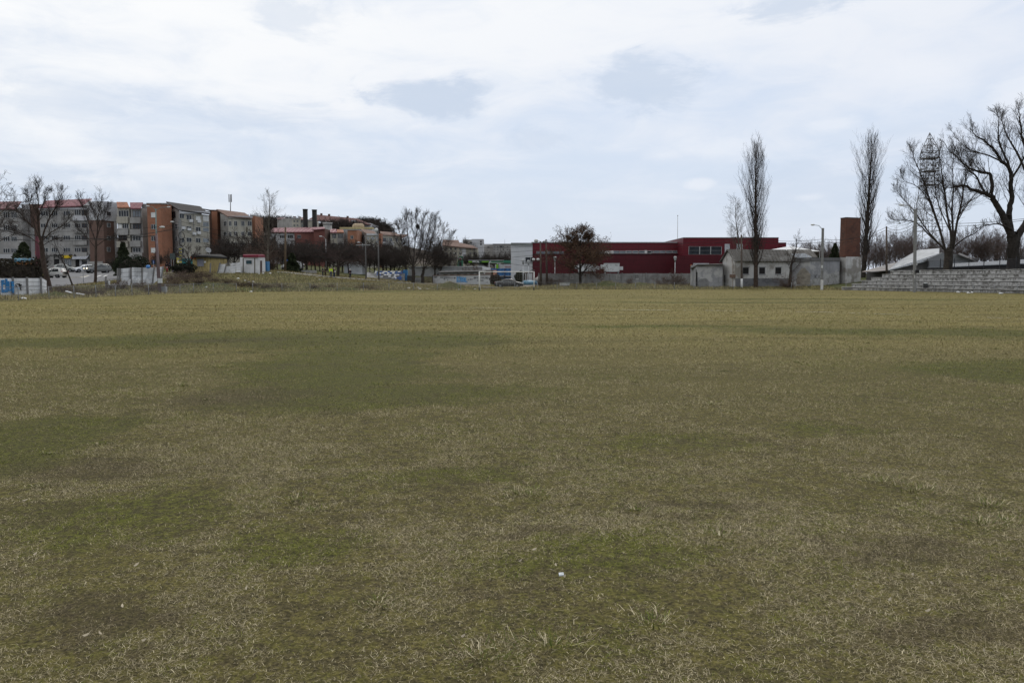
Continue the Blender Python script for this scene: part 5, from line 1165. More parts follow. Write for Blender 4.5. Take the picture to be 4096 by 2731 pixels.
t = thing('flagpole', 'thin white pole standing on the roof of the red hall', 'pole', pb); MB().tube((pb.x, pb.y, pb.z-1), pt, .07, .05, 6).build('pole', FRW, t); MB().ball(pt, .12, .12, .12, 8, 5).build('finial', FRG, t)
# air handling units
HV = mat('hvac_panel', (.50, .51, .52), .5, .06, 1); 
def hvac(label, k, u0, u1, v0, v1, d):
    a, c = P(*Q(k, u0, v1), d), P(*Q(k, u1, v0), d); g = G((a.x+c.x)/2, d)
    t = thing('air_handling_unit', label, 'air unit', ((a.x+c.x)/2, d, g))
    MB().box(a.x, d, a.z, c.x, d+1.8, c.z).build('cabinet', HV, t)
    MB().box(a.x-.05, d-.05, c.z, c.x+.05, d+1.85, c.z+.1).build('lid', CAP, t)
    MB().box(c.x, d+.3, a.z+.3, c.x+.75, d+1.3, a.z+1.0).build('duct', HV, t); MB().box(a.x-.7, d+.3, a.z+.5, a.x, d+1.4, c.z-.2).build('duct', HV, t)
    mb = MB(); 
    for x in (a.x+.1, c.x-.25): mb.box(x, d+.1, a.z-.45, x+.15, d+1.7, a.z)
    mb.box(a.x, d+.05, a.z-.12, c.x, d+.2, a.z-.01); mb.build('stand', FRG, t)
    MB().box(a.x-.6, d-.1, g-.4, c.x+.7, d+2.4, a.z-.45).build('plinth', mat('plinth_concrete', (.2, .2, .2), .9), t)
    mb = MB()
    for fx, fz in ((.18, .5), (.42, .8), (.42, .35), (.55, .25), (.72, .8), (.82, .82), (.82, .75)): x = a.x+(c.x-a.x)*fx; z = a.z+(c.z-a.z)*fz; mb.box(x-.05, d-.03, z-.08, x+.05, d, z+.08)
    mb.build('latch', DARKV, t)
hvac('white air handling unit behind the panel wall, right of the brown-leaved tree', 5, 1314, 1500, 924, 1022, 158)
hvac('white air handling unit half hidden behind the brown-leaved tree', 5, 985, 1205, 936, 1018, 158.5)
# grey concrete panel wall with painted squares
CONC = mat('precast_grey', (.245, .242, .235), .9, .14, .9, streak=.4, stain=(.13, .125, .12), stain_amt=.5); CHALK = mat('chalk_white', (.42, .41, .39), .9)
w = Bld('panel_wall', 'long grey precast concrete panel wall in front of the red hall', 2450, 131, 'wall')
f = None; L = P(*Q(5, 485, 1045), 131); Rr = P(*Q(6, 800, 1136), 131); n = 13; fw = (5, L, Rr, Vector((1, 0)))
for i in range(n+1):
    x = L.x+(Rr.x-L.x)*i/n; z = G(x, 131); mb = MB()
    mb.box(x-.075, 130.9, z-.4, x+.075, 131.15, L.z+.04+.03*math.sin(i*3)); mb.build('post', CONC, w.r)
    if i < n:
        x2 = L.x+(Rr.x-L.x)*(i+1)/n; mb = MB(); zt = L.z-.02+.03*math.sin(i*5.); h4 = .5
        for k in range(5):
            if zt-(k+1)*h4 < G(x, 131)-.8: break
            mb.box(x+.08, 131.0+.006*((k*7+i) % 3), zt-(k+1)*h4+.018, x2-.08, 131.08, zt-k*h4)
        mb.build('panel', CONC, w.r)
for k, u0, u1, v0, v1, dot in ((5, 1246, 1286, 1068, 1112, 0), (5, 1460, 1497, 1070, 1118, 1), (5, 1700, 1742, 1068, 1116, 1), (5, 884, 918, 1078, 1116, 0), (6, 122, 160, 1162, 1212, 1)):
    fk = (k, fw[1], fw[2], fw[3]); ln = [[(u0, v0), (u1, v0), (u1, v1), (u0, v1), (u0, v0)]]
    if dot: ln.append([((u0+u1)/2, (v0*2+v1)/3), ((u0+u1)/2, (v0+v1*2)/3)])
    strokes(w, fk, k, ln, .07, CHALK, name='painted_square', out=.03)
# ------------------------------------------------------------------ old plaster house, shed, annexe
PL = mat('plaster_old', (.50, .49, .47), .9, .12, .7, streak=.35, stain=(.22, .20, .17), stain_amt=.8); PLG = mat('plaster_grey', (.27, .27, .275), .9, .15, .8, streak=.35, stain=(.45, .44, .42), stain_amt=.75)
ASB = corrmat('roof_asbestos', (.105, .098, .088), (.065, .062, .056), .55, .95, patch=(.17, .165, .155)); METR = corrmat('roof_silver', (.42, .44, .46), (.30, .32, .34), .5, .4)
b = Bld('old_house', 'old plaster house with a mossy corrugated roof and three small windows', 3030, 117)
D = 117.; ga, gb = P(*Q('h', 895, 740), 121), P(*Q('h', 1132, 660), D)
end = P(*Q('h', 2180, 660), 118.5); ez = gb.z; rz_ = P(*Q('h', 985, 458), 119.4).z
e = Vector((end.x-gb.x, end.y-gb.y)).normalized(); nrm = Vector((-e.y, e.x))
back = Vector((gb.x+nrm.x*4.6-2.2*e.x*0, gb.y+nrm.y*4.6)); back = Vector((ga.x, ga.y)); depthv = back-Vector((gb.x, gb.y)); endb = Vector((end.x, end.y))+depthv
zb = G(gb.x, gb.y)-.6
MB().prism([(gb.x, gb.y), (end.x, end.y), (endb.x, endb.y), (back.x, back.y)], zb, ez).build('wall', PL, b.r)
mid = (Vector((gb.x, gb.y))+back)/2; mide = (Vector((end.x, end.y))+endb)/2
MB().plate([(gb.x, gb.y, ez-.02), (back.x, back.y, ez-.02), (mid.x, mid.y, rz_-.1)], (.3, 0, 0)).build('gable', PL, b.r)
ov = e*.35; dn = depthv.normalized()*.4
fe_, be_ = Vector((gb.x, gb.y))-ov-dn, back-ov+dn; fe2, be2 = Vector((end.x, end.y))+ov-dn, endb+ov+dn
m0, m1 = mid-ov, mide+ov
b.roofw([(fe_.x, fe_.y, ez-.12), (fe2.x, fe2.y, ez-.12), (m1.x, m1.y, rz_), (m0.x, m0.y, rz_)], ASB, th=.14); b.roofw([(be_.x, be_.y, ez-.12), (m0.x, m0.y, rz_), (m1.x, m1.y, rz_), (be2.x, be2.y, ez-.12)], ASB, th=.14)
fH = ('h', gb, Vector((end.x, end.y, ez)), e)
b.win(fH, [(1272, 1384), (1582, 1692), (1886, 1996)], [(796, 924)], 1, FRG, DARKV, out=.0)
for u in (1262, 1572, 1876):
    b.slab(fH, u-2, 782, u+142, 794, PLG, 'lintel', .06); b.slab(fH, u+4, 926, u+136, 940, PLG, 'sill', .08)
b.slab(fH, 1134, 1005, 2150, 1165, mat('dado_grey', (.155, .155, .16), .9, .12, 1.5), 'dado', .012, .01)
HG = [[(1215, 1070), (1245, 1040), (1300, 1060), (1340, 1090), (1378, 1062)], [(1465, 990), (1468, 1050)], [(1490, 985), (1470, 1015), (1495, 1048)], [(1585, 985), (1565, 1000), (1568, 1030), (1590, 1030), (1590, 1010)], [(1600, 985), (1608, 990)],
    [(1640, 985), (1660, 1000), (1645, 1030), (1690, 1020)], [(1695, 985), (1700, 1035), (1725, 1000), (1740, 1035), (1765, 990), (1770, 1035)], [(1785, 985), (1815, 1000), (1790, 1035)], [(1835, 990), (1835, 1030), (1860, 1030)], [(1880, 985), (1880, 1035)], [(1905, 985), (1925, 1035), (1945, 985)],
    [(1640, 1060), (1680, 1050), (1720, 1085), (1760, 1060), (1830, 1055), (1890, 1080), (1935, 1078)], [(1370, 1140), (1400, 1110), (1420, 1150)], [(1450, 1100), (1455, 1150), (1480, 1110)]]
for lo_, hi_ in ((1200, 1400), (1401, 1620), (1621, 2000)):
    strokes(b, fH, 'h', [l_ for l_ in HG if lo_ <= l_[0][0] <= hi_ and l_[0][1] < 1095], .035, INK, out=.02)
strokes(b, fH, 'h', [l_ for l_ in HG if l_[0][1] >= 1095], .035, INK, out=.02)
fGb = ('h', ga, gb, Vector((gb.x-ga.x, gb.y-ga.y)).normalized())
b.slab(fGb, 1062, 930, 1128, 992, mat('meter_rust', (.15, .10, .075), .8), 'meter_box', .3); b.slab(fGb, 932, 940, 948, 1160, DARKV, 'gap', .03)
q0, q1, q2 = [b.on(fGb, u, v)+Vector((-.1, -.12, 0)) for u, v in ((1078, 640), (1095, 740), (1092, 1160))]
MB().path([q0, q1, q2], .03).build('conduit', mat('pipe_tan', (.23, .17, .12), .8), b.r)
b = Bld('lean_to_shed', 'low plastered shed with a dark felt roof joined to the old house', 2830, 118)
fs_ = b.wall('h', 408, 900, 748, 118.6, PLG, deep=4, vt1=742); fs0 = b.wall('h', 322, 408, 830, 121.5, PLG, 118.7, deep=3.5, vt1=822)
b.roofw([P(*Q('h', 284, 822), 121.5), P(*Q('h', 420, 745), 118.2), P(*Q('h', 905, 738), 118.2), P(*Q('h', 870, 724), 123), P(*Q('h', 350, 742), 123)], mat('roof_felt', (.055, .05, .045), .95, .3, 1), th=.16)
b.slab(fs0, 396, 832, 410, 1170, DARKV, 'gap', .05)  # narrow dark strip where the two shed walls meet
strokes(b, fs_, 'h', [[(460, 1150), (450, 1090), (500, 1045), (570, 1040), (610, 1080), (600, 1150)], [(480, 1120), (580, 1100)], [(480, 1150), (590, 1140)], [(520, 1070), (530, 1150)]], .55, mat('patch_render', (.20, .198, .195), .95, .2, 2), name='render_patch', out=.008)
b = Bld('house_annexe', 'flat-topped grey plaster annexe between the old house and the brick chimney', 3260, 121)
fa = b.wall(7, 532, 682, 1158, 119.5, PLG, 118.5, vt1=1150, deep=7); fb = b.wall(7, 682, 924, 1150, 118.5, PLG, 122, vt1=1152, deep=7)
b.slab(fa, 530, 1156, 682, 1182, mat('parapet_dark', (.14, .138, .135), .9, .15, 1), 'parapet', .12); b.slab(fb, 682, 1148, 924, 1174, MATS['parapet_dark'], 'parapet', .12)
strokes(b, fb, 7, [[(690, 1350), (760, 1325), (820, 1305), (910, 1285)], [(700, 1360), (910, 1330)]], .9, mat('limewash_patch', (.36, .355, .34), .9, .2, 2, stain=(.2, .19, .17), stain_amt=.7), name='limewash', out=.008)
strokes(b, fa, 7, [[(600, 1350), (600, 1290), (630, 1250), (665, 1290), (660, 1350)], [(630, 1270), (630, 1360)]], .8, mat('plaster_patch', (.25, .225, .185), .9, .25, 2), name='plaster_patch', out=.008)
strokes(b, fb, 7, [[(722, 1285), (724, 1320)], [(738, 1285), (724, 1300), (740, 1320)], [(748, 1318), (756, 1290), (764, 1318)], [(770, 1290), (772, 1318)]], .05, INK, out=.015)
b.roof([(7, 498, 1082, 123), (7, 690, 1082, 123), (7, 746, 1142, 119.5), (7, 530, 1150, 119.8)], ASB); b.roof([(7, 530, 1118, 119.0), (7, 640, 1112, 119.0), (7, 700, 1142, 118.6), (7, 580, 1146, 118.6)], METR, 'roof_sheet', .08)
MB().ball(P(*Q(7, 530, 1082), 133), 3.4, 2.6, 1.2, 16, 8).build('heap', SHUT, b.r) if False else None
b = Bld('white_tent', 'white canvas tent top showing behind the metal roof of the old house', 3155, 140)
p = P(*Q(7, 522, 1054), 140); y0 = P(*Q(7, 522, 1082), 140).z-.4; mb = MB(); ring = [(p.x+x, 140+y, y0) for x, y in ((-5, -3), (4.3, -3), (4.3, 3), (-5, 3))]
mb.add([p]+ring, [(0, 1, 2), (0, 2, 3), (0, 3, 4), (0, 4, 1)]); mb.build('canopy', mat('canvas_white', (.66, .67, .68), .8, .05), b.r)
for x, y in ((-4.9, -2.9), (4.2, -2.9), (4.2, 2.9), (-4.9, 2.9)): MB().tube((p.x+x, 140+y, G(p.x+x, 140+y)-.2), (p.x+x, 140+y, y0+.05), .06).build('pole', FRG, b.r)
# brick chimney stub
cb = Bld('brick_chimney', 'square brick chimney stub on a whitewashed base, beside a poplar', 3400, 123, 'chimney')
BRK = brickmat('chimney_brick', (.140, .050, .029), (.095, .038, .025), (.10, .075, .06), .5, .16, .02, stain=(.055, .03, .024), stain_amt=.55, sscale=.7)
def sqr(k, ul, uc, ur, vt, vb, d, name, m, grow=0.):
    A, Bc, Cc = P(*Q(k, ul, vt), d+1.6), P(*Q(k, uc, vt), d), P(*Q(k, ur, vt), d+1.2); Dd = A+Cc-Bc
    z0 = PZ(Q(k, uc, vb)[1], d); cen = (A+Cc)/2
    pts = [((p.x-cen.x)*(1+grow)+cen.x, (p.y-cen.y)*(1+grow)+cen.y) for p in (A, Bc, Cc, Dd)]
    return MB().prism(pts, z0, PZ(Q(k, uc, vt)[1], d)).build(name, m, cb.r)
sqr(7, 930, 976, 1094, 828, 1142, 122, 'shaft', BRK); sqr(7, 930, 976, 1094, 822, 829, 122, 'rim', mat('rim_dark', (.06, .04, .035), .9), .03); sqr(7, 930, 976, 1094, 1140, 1385, 122, 'base', PL, .05)
# barns behind the terrace
b = Bld('barn', 'grey barn with a ribbed silver roof behind the terrace', 3700, 116)
r0, r1, r2, r3 = [P(*Q('r', u, v), d) for u, v, d in ((1140, 470, 113), (1980, 265, 112), (2340, 60, 114), (1340, 280, 122))]
pk = P(*Q('r', 1830, 0), 121); pk2 = P(*Q('r', 2340, -40), 121); ev = P(*Q('r', 2330, 80), 112)
b.roofw([r0, r1, ev, pk2, pk, r3], METR, th=.12)
ww = MB().prism([(r0.x, 113.4), (r1.x, 112.6), (r1.x+8.2, 112.8), (r1.x+8.2, 120), (r0.x, 120)], G(r0.x, 113)-1, [r0.z-.1, r1.z-.1, r1.z+.5, r1.z+.5, r0.z-.1]).build('wall', mat('barn_board', (.105, .10, .10), .9, .15, 1), b.r)
g0, g1, g2 = P(*Q('s', -20, 250), 111.8), P(*Q('s', 1180, 262), 111.8), P(*Q('s', 420, 60), 111.8)
MB().plate([g0, P(*Q('s', 1100, 262), 111.8), P(*Q('s', 800, 110), 111.8), g2], (0, .3, 0)).build('gable', mat('barn_grey', (.19, .195, .20), .8, .1, 1), b.r)
MB().plate([P(*Q('s', 105, 410), 111.7), P(*Q('s', 1090, 400), 111.7), P(*Q('s', 1090, 262), 111.7), P(*Q('s', 105, 255), 111.7)], (0, .3, 0)).build('door', mat('barn_door', (.235, .245, .26), .7, .1, 1), b.r)
MB().plate([P(*Q('s', 60, 420), 111.6), P(*Q('s', 450, 412), 111.6), P(*Q('s', 450, 405), 111.6), P(*Q('s', 60, 412), 111.6)], (0, .3, 0)).build('sill', CAP, b.r)
b.roofw([P(*Q('s', 780, 95), 111.2), P(*Q('s', 1200, 262), 111.2), P(*Q('s', 1230, 235), 117), P(*Q('s', 830, 70), 117)], mat('barn_roof_dark', (.09, .085, .085), .8), th=.12)
b.roof([('r', 505, 512, 112), ('r', 900, 500, 112), ('r', 1145, 470, 112.9), ('r', 1345, 280, 121), ('r', 1080, 345, 120), ('r', 640, 470, 118)], mat('roof_rusty_sheet', (.22, .21, .205), .6, .35, .9, stain=(.11, .08, .065), stain_amt=.8), 'side_roof', .1)
b = Bld('low_shed', 'low shed with a long blue-grey metal roof behind the terrace', 3960, 103)
s0, s1, s2, s3 = [P(*Q('s', u, v), d) for u, v, d in ((640, 395, 101), (2500, 310, 99), (2500, 215, 105), (640, 320, 106))]
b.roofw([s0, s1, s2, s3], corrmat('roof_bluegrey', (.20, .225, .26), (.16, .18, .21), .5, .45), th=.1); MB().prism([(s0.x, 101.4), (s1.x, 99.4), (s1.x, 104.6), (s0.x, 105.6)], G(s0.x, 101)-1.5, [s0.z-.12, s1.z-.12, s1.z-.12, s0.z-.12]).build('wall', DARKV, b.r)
# ------------------------------------------------------------------ concrete terrace
TER = brickmat('terrace_concrete', (.46, .455, .445), (.34, .335, .32), (.14, .135, .13), 1.25, 9.0, .03, .9, stain=(.10, .095, .085), stain_amt=.8, sscale=1.6, streak=.75, along=(.545, -.838))
TLIP = mat('terrace_lip', (.46, .455, .44), .95, .2, 2, stain=(.14, .135, .12), stain_amt=.6)
TTOP = mat('terrace_tread', (.20, .195, .18), .95, .25, 1.5, stain=(.09, .085, .06), stain_amt=.6)
t = thing('terrace', 'stepped grey concrete spectator terrace along the right side of the pitch', 'terrace', ground_at(3700, 98))
A0, B0 = Vector(xy(3368, 106.5)), Vector(xy(4330, 76)); e = (B0-A0).normalized(); nn = Vector((-e.y, e.x)) if -e.y*0+e.x > 0 else Vector((e.y, -e.x))
xs0 = [0, .95, 1.8, 2.7, 3.75, 4.3]
for k in range(6):
    a = A0+e*xs0[k]+nn*(.8*k); c = B0+nn*(.8*k); dp = .8 if k < 5 else 1.0
    mb = MB(); z0, z1 = -.4, .43*(k+1)+.02*math.sin(k*4)
    for i in range(24):
        p, q = a+(c-a)*i/24, a+(c-a)*(i+1)/24; dz = .012*math.sin(i*2.3+k); o = nn*dp; lp_ = nn*-.05
        mb.cur = 0; mb.prism([(p.x, p.y), (q.x, q.y), (q.x+o.x, q.y+o.y), (p.x+o.x, p.y+o.y)], z0, z1+dz-.145)
        mb.cur = 1; mb.prism([(p.x+lp_.x, p.y+lp_.y), (q.x+lp_.x, q.y+lp_.y), (q.x+o.x, q.y+o.y), (p.x+o.x, p.y+o.y)], z1+dz-.07, z1+dz)
        mb.cur = 2; mb.prism([(p.x+nn.x*.05, p.y+nn.y*.05), (q.x+nn.x*.05, q.y+nn.y*.05), (q.x+o.x, q.y+o.y), (p.x+o.x, p.y+o.y)], z1+dz-.146, z1+dz-.069)  # shadow gap under each lip, painted on as a dark band
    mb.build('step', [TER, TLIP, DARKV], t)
r_ = thing('railing', 'dark bar railing along the back of the concrete terrace', 'fence', ground_at(3800, 101))
a = A0+e*9+nn*5.2; c = B0+nn*5.2; mb = MB(); n_ = 46; zt = 2.6
for i in range(n_+1):
    p = a+(c-a)*i/n_
    if i % 4 == 0: MB().box(p.x-.03, p.y-.03, zt-.3, p.x+.03, p.y+.03, zt+1.45).build('post', mat('rail_black', (.03, .03, .035), .7), r_)
for i in range(280):
    p = a+(c-a)*(i+.5)/280; mb.box(p.x-.008, p.y-.008, zt+.15, p.x+.008, p.y+.008, zt+1.2)
mb.build('bar', MATS['rail_black'], r_)
mb = MB(); 
for z in (.15, 1.2): mb.tube((a.x, a.y, zt+z), (c.x, c.y, zt+z), .02, .02, 5)
mb.build('rail', MATS['rail_black'], r_)
t = thing('litter_bin', 'black litter bin with a pale lid before the concrete terrace', 'bin', P(*Q('r', 2003, 950), 94)); t.location.z = 0; ROOTLOC[t.name] = Vector(t.location)
x, y = t.location.x, t.location.y
MB().tube((x, y, .3), (x, y, .95), .24, .27, 12).build('drum', mat('bin_black', (.02, .02, .02), .6), t); MB().tube((x, y, .95), (x, y, 1.1), .29, .05, 12).build('lid', mat('bin_lid', (.35, .38, .38), .5), t)
MB().box(x-.33, y-.03, -.2, x-.27, y+.03, 1.3).build('post', FRG, t)
# ------------------------------------------------------------------ goal
WPOST = mat('goal_paint', (.66, .66, .64), .6, .10, 3, stain=(.30, .28, .25), stain_amt=.4)
gx0, gx1, gd = PX(1917, 102.6), PX(2136, 102.6), 102.6
t = thing('football_goal', 'white football goal with a torn net at the far end of the pitch', 'goal', ((gx0+gx1)/2, gd, 0))
for x in (gx0, gx1):
    MB().tube((x, gd, -.1), (x, gd, 2.44), .062, .062, 10).build('post', WPOST, t)
    MB().tube((x, gd, -.05), (x, gd, .42), .066, .066, 10).build('post_base', mat('soot_paint', (.05, .05, .05), .8), t)
    MB().path([(x, gd+.02, 2.42), (x+.05, gd+.9, 2.3), (x+.08, gd+1.7, .1), (x+.08, gd+1.7, -.05)], .028, 6).build('net_stay', WPOST, t)
MB().tube((gx0-.06, gd, 2.44), (gx1+.06, gd, 2.44), .062, .062, 10).build('crossbar', WPOST, t)
mb = MB(); R = random.Random(2)
n_ = 30
for i in range(n_+1):
    x = gx0+(gx1-gx0)*i/n_
    if .38 < i/n_ < .62 and R.random() < .5: continue
    mb.path([(x, gd+.05, 2.40), (x, gd+.9, 2.26), (x, gd+1.45, 1.0), (x, gd+1.7, .03)], .004, 3)
for j in range(11):
    z = 2.26-j*.22; y = gd+.9+.8*(2.26-z)/2.2
    mb.path([(gx0+(gx1-gx0)*k/12, y, z-.06*math.sin(math.pi*k/12)*(j > 2)) for k in range(13)], .004, 3)
for x in (gx0, gx1):
    for j in range(8): z = 2.2-j*.28; mb.tube((x, gd, z), (x, gd+.9+.8*(2.2-z)/2.2, z), .004, .004, 3, False)
mb.build('net', mat('net_cord', (.40, .40, .39), .9), t)
# ------------------------------------------------------------------ low mesh fences round the pitch
GALV = mat('galvanised', (.20, .205, .21), .6, .15, 3)
def mesh_fence(label, pts, h=1.0, step=3.0, rail=True, zig=True, sag=.0):
    L = np.array([xy(*p) for p in pts]); ln = np.hypot(*np.diff(L, axis=0).T).sum(); n = max(1, int(round(ln/step)))
    P_ = resamp(L, n+1); z = GZ(P_[:, 0], P_[:, 1]); R = random.Random(label)
    t = thing('mesh_fence', label, 'fence', (P_[0][0], P_[0][1], z[0]))
    tops = []
    for (x, y), zz in zip(P_, z):
        lx = R.uniform(-.03, .03); tp = (x+lx, y, zz+h+R.uniform(-.02, .05)); tops.append(tp)
        MB().tube((x, y, zz-.2), tp, .034, .034, 6).build('post', GALV, t)
    mb = MB()
    for a, b in zip(tops[:-1], tops[1:]):
        m = ((a[0]+b[0])/2, (a[1]+b[1])/2, (a[2]+b[2])/2-sag-R.uniform(0, .03)); mb.path([(a[0], a[1], a[2]-.04), m, (b[0], b[1], b[2]-.04)], .014, 5)
    mb.build('top_rail', GALV, t)
    if zig:
        sg = []
        m = int(ln/.14); Q_ = resamp(L, m+1); zq = GZ(Q_[:, 0], Q_[:, 1])
        for i in range(m-6):
            a, b = Q_[i], Q_[i+6]
            sg.append((a[0], a[1], zq[i]+.03, b[0], b[1], zq[i+6]+h*.95, .0032, .0032)); sg.append((b[0], b[1], zq[i+6]+.03, a[0], a[1], zq[i]+h*.95, .0032, .0032))
        if not sg: return t
        V, Fc = tubes(sg, 3); np_obj('wire_mesh', V-np.array([P_[0][0], P_[0][1], z[0]]), Fc, GALV, parent=t)
    return t
mesh_fence('low galvanised mesh fence along the left side of the pitch', [(-420, 48), (-180, 52.5), (70, 57), (210, 60.5), (320, 64), (430, 68), (560, 74), (700, 80.5), (779, 85), (880, 88.5), (944, 90)], step=3.1)
mesh_fence('low mesh fence with a sagging top wire at the foot of the grassy bank', [(1010, 91.5), (1140, 93.5), (1348, 97), (1500, 99.5), (1700, 103), (1843, 105.5)], step=3.2, sag=.02)
mesh_fence('low mesh fence in front of the grey panel wall and plaster shed', [(2150, 111), (2500, 111.5), (2934, 111.5)], step=2.9)
mesh_fence('low mesh fence in front of the concrete terrace', [(3385, 104.2), (3640, 95.5), (4096, 81), (4700, 66)], step=2.6)
mesh_fence('short leftover piece of mesh fence between goal and dark car', [(1987, 112), (2059, 112)], step=2.6)
mesh_fence('grey tube frame standing by the leaning tree at the annexe', [(3166, 111), (3181, 111)], h=.95, step=.6, zig=False)
mesh_fence('narrow grey tube gate before the earth mound left of the goal', [(1832, 106), (1843, 106)], h=1.05, step=.4)
# ------------------------------------------------------------------ white precast fences
WC = mat('precast_white', (.68, .68, .68), .9, .12, .9, streak=.45, stain=(.25, .25, .25), stain_amt=.5); WP = mat('precast_post', (.19, .185, .18), .9, .2, 2)
def slabpanel(t, q, m=WC, rows=4, th=.06, name='panel'):
    """q: four corner points bl, br, tr, tl -> stacked slabs with open joints"""
    bl, br, tr, tl = q; mb = MB(); off = Vector((0, th, 0))
    for i in range(rows):
        a, b = i/rows+.008, (i+1)/rows-.008; j = Vector((0, .012*((i*5) % 3), 0))
        c = [bl.lerp(tl, a)+j, br.lerp(tr, a)+j, br.lerp(tr, b)+j, bl.lerp(tl, b)+j]
        mb.plate(c, off)
    return mb.build(name, m, t)
def pole_(t, a, b, r=.08, m=WP, name='post'): return MB().hexa([a+Vector((-r, -r, 0)), a+Vector((r, -r, 0)), a+Vector((r, r, 0)), a+Vector((-r, r, 0))], [b+Vector((-r, -r, 0)), b+Vector((r, -r, 0)), b+Vector((r, r, 0)), b+Vector((-r, r, 0))]).build(name, m, t)
t = thing('precast_fence', 'white precast concrete fence with blue graffiti letters at far left', 'fence', ground_at(60, 76.5))
pp = [(-122, 71.2), (-62, 72.9), (-5, 74.6), (52, 76.3), (109, 78), (164, 79.7), (187, 80.4)]
for i, (px, d) in enumerate(pp):
    g = ground_at(px, d); zt = PZ(1111.5, d)
    if i < 6: pole_(t, Vector((g.x, g.y-.02, g.z-.3)), Vector((g.x, g.y-.02, zt+.08)), .075)
    if i+1 < len(pp):
        p2, d2 = pp[i+1]; g2 = ground_at(p2, d2); z2 = PZ(1112.5, d2)
        slabpanel(t, [Vector((g.x+.08, g.y, g.z-.25)), Vector((g2.x-.08, g2.y, g2.z-.25)), Vector((g2.x-.08, g2.y, z2 if i < 5 else z2-.25)), Vector((g.x+.08, g.y, zt-.02))], rows=5)
a_, b_ = P(-5, 1113, 74.6), P(164, 1113, 79.7); ef = (b_-a_).to_2d().normalized()
class _H: pass
hb = Bld.__new__(Bld); hb.r = t; hb.o = Vector(t.location)
fl_ = ('l', a_, b_, ef)
SBL = mat('spray_bright_blue', (.035, .19, .42), .8, .25, 8)
for SB in ([[(55, 390), (75, 900)], [(40, 400), (160, 395)], [(110, 510), (180, 530)], [(60, 905), (300, 890)], [(275, 320), (300, 880)], [(165, 840), (290, 830)]], [[(372, 430), (385, 860)], [(385, 840), (480, 830)]], [[(510, 455), (600, 460)], [(540, 500), (585, 930)], [(600, 560), (590, 900)]]):
    strokes(hb, fl_, 'l', SB, .17, SBL, name='graffiti_letter', out=.10, label='thick bright blue painted letter')
strokes(hb, fl_, 'l', [[(705, 560), (780, 520), (860, 540), (930, 640), (960, 830)], [(720, 590), (800, 690)], [(700, 655), (880, 655)], [(870, 520), (960, 580), (990, 600), (930, 630)], [(950, 690), (1000, 690)]], .03, INK, out=.10, label='thin black scrawl of a bird-like figure')
strokes(hb, fl_, 'l', [[(820, 740), (850, 735), (860, 770)]], .08, BL1, out=.10)
t = thing('precast_fence', 'white precast fence with leaning panels and short buttress posts on the bank', 'fence', ground_at(560, 94))
def dpx(px): return 91+(px-470)/180*6
for (x0, x1, vt0, vt1, vb0, vb1) in [(483, 523, 1074, 1071, 1142, 1141), (526, 567-44+500-500+43, 1069, 1070, 1140, 1140), (568, 608, 1071, 1072, 1139, 1138), (611, 613.5+0, 1070, 1070, 1138, 1138)]:
    if x1-x0 < 5: continue
    slabpanel(t, [P(x0+1.5, vb0, dpx(x0)), P(x1-1.5, vb1, dpx(x1)), P(x1-1.5, vt1, dpx(x1)), P(x0+1.5, vt0, dpx(x0))], rows=4)
q = [Q(2, 288, 1300), Q(2, 372, 1235), Q(2, 400, 1114), Q(2, 320, 1120)]; slabpanel(t, [P(a, b, dpx(a)) for a, b in q], rows=4)['label'] = 'last panel, leaning to the right'
q = [Q(2, 192, 1303), Q(2, 286, 1300), Q(2, 298, 1123), Q(2, 192, 1123)]; slabpanel(t, [P(a, b, dpx(a)) for a, b in q], rows=4)
for u0, v0, u1, v1 in ((60, 1308, 62, 1130), (178, 1308, 183, 1122), (288, 1306, 306, 1112), (380, 1240, 402, 1110)):
    a, b = Q(2, u0, v0), Q(2, u1, v1); pole_(t, P(*a, dpx(a[0])-.1), P(*b, dpx(b[0])-.1), .06)
for u in (45, 143, 235): a, b = Q(2, u, 1318), Q(2, u, 1245); pole_(t, P(*a, dpx(a[0])-.5), P(*b, dpx(b[0])-.5), .10, WC, 'buttress')
for u, v0, v1 in ((1206, 905, 1275), (1248, 905, 1275), (1484, 900, 1265)): a, b = Q('b', u, v1), Q('b', u, v0); pole_(t, P(*a, dpx(a[0])-.1), P(*b, dpx(b[0])-.1), .07)
slabpanel(t, [P(*Q('b', *c), 88.5) for c in ((1045, 1335), (1200, 1290), (1200, 1205), (1045, 1240))], rows=1, name='broken_panel')
for u, v0, v1 in ((960, 1075, 1300), (1002, 1155, 1392), (1030, 1170, 1392), (1265, 1190, 1310), (1440, 1130, 1262)): pole_(t, P(*Q('b', u, v1), 88), P(*Q('b', u, v0), 88), .07, WC if u > 1010 else WP, 'broken_post')
t = thing('precast_fence', 'collapsed white precast fence panels between the yellow shed and the white hut', 'fence', ground_at(920, 119))
for q in ([(155, 1035), (290, 1022), (332, 815), (218, 815)], [(298, 1030), (412, 1030), (424, 858), (342, 860)], [(418, 1032), (530, 995), (540, 790), (430, 800)], [(545, 990), (640, 988), (628, 778), (546, 788)]):
    slabpanel(t, [P(*Q('d', *c), 118.5) for c in q], rows=4)
for a, b in (((150, 1045), (212, 790)), ((290, 1030), (345, 800)), ((2, 1050), (14, 795))): pole_(t, P(*Q('d', *a), 118.3), P(*Q('d', *b), 118.3), .08)
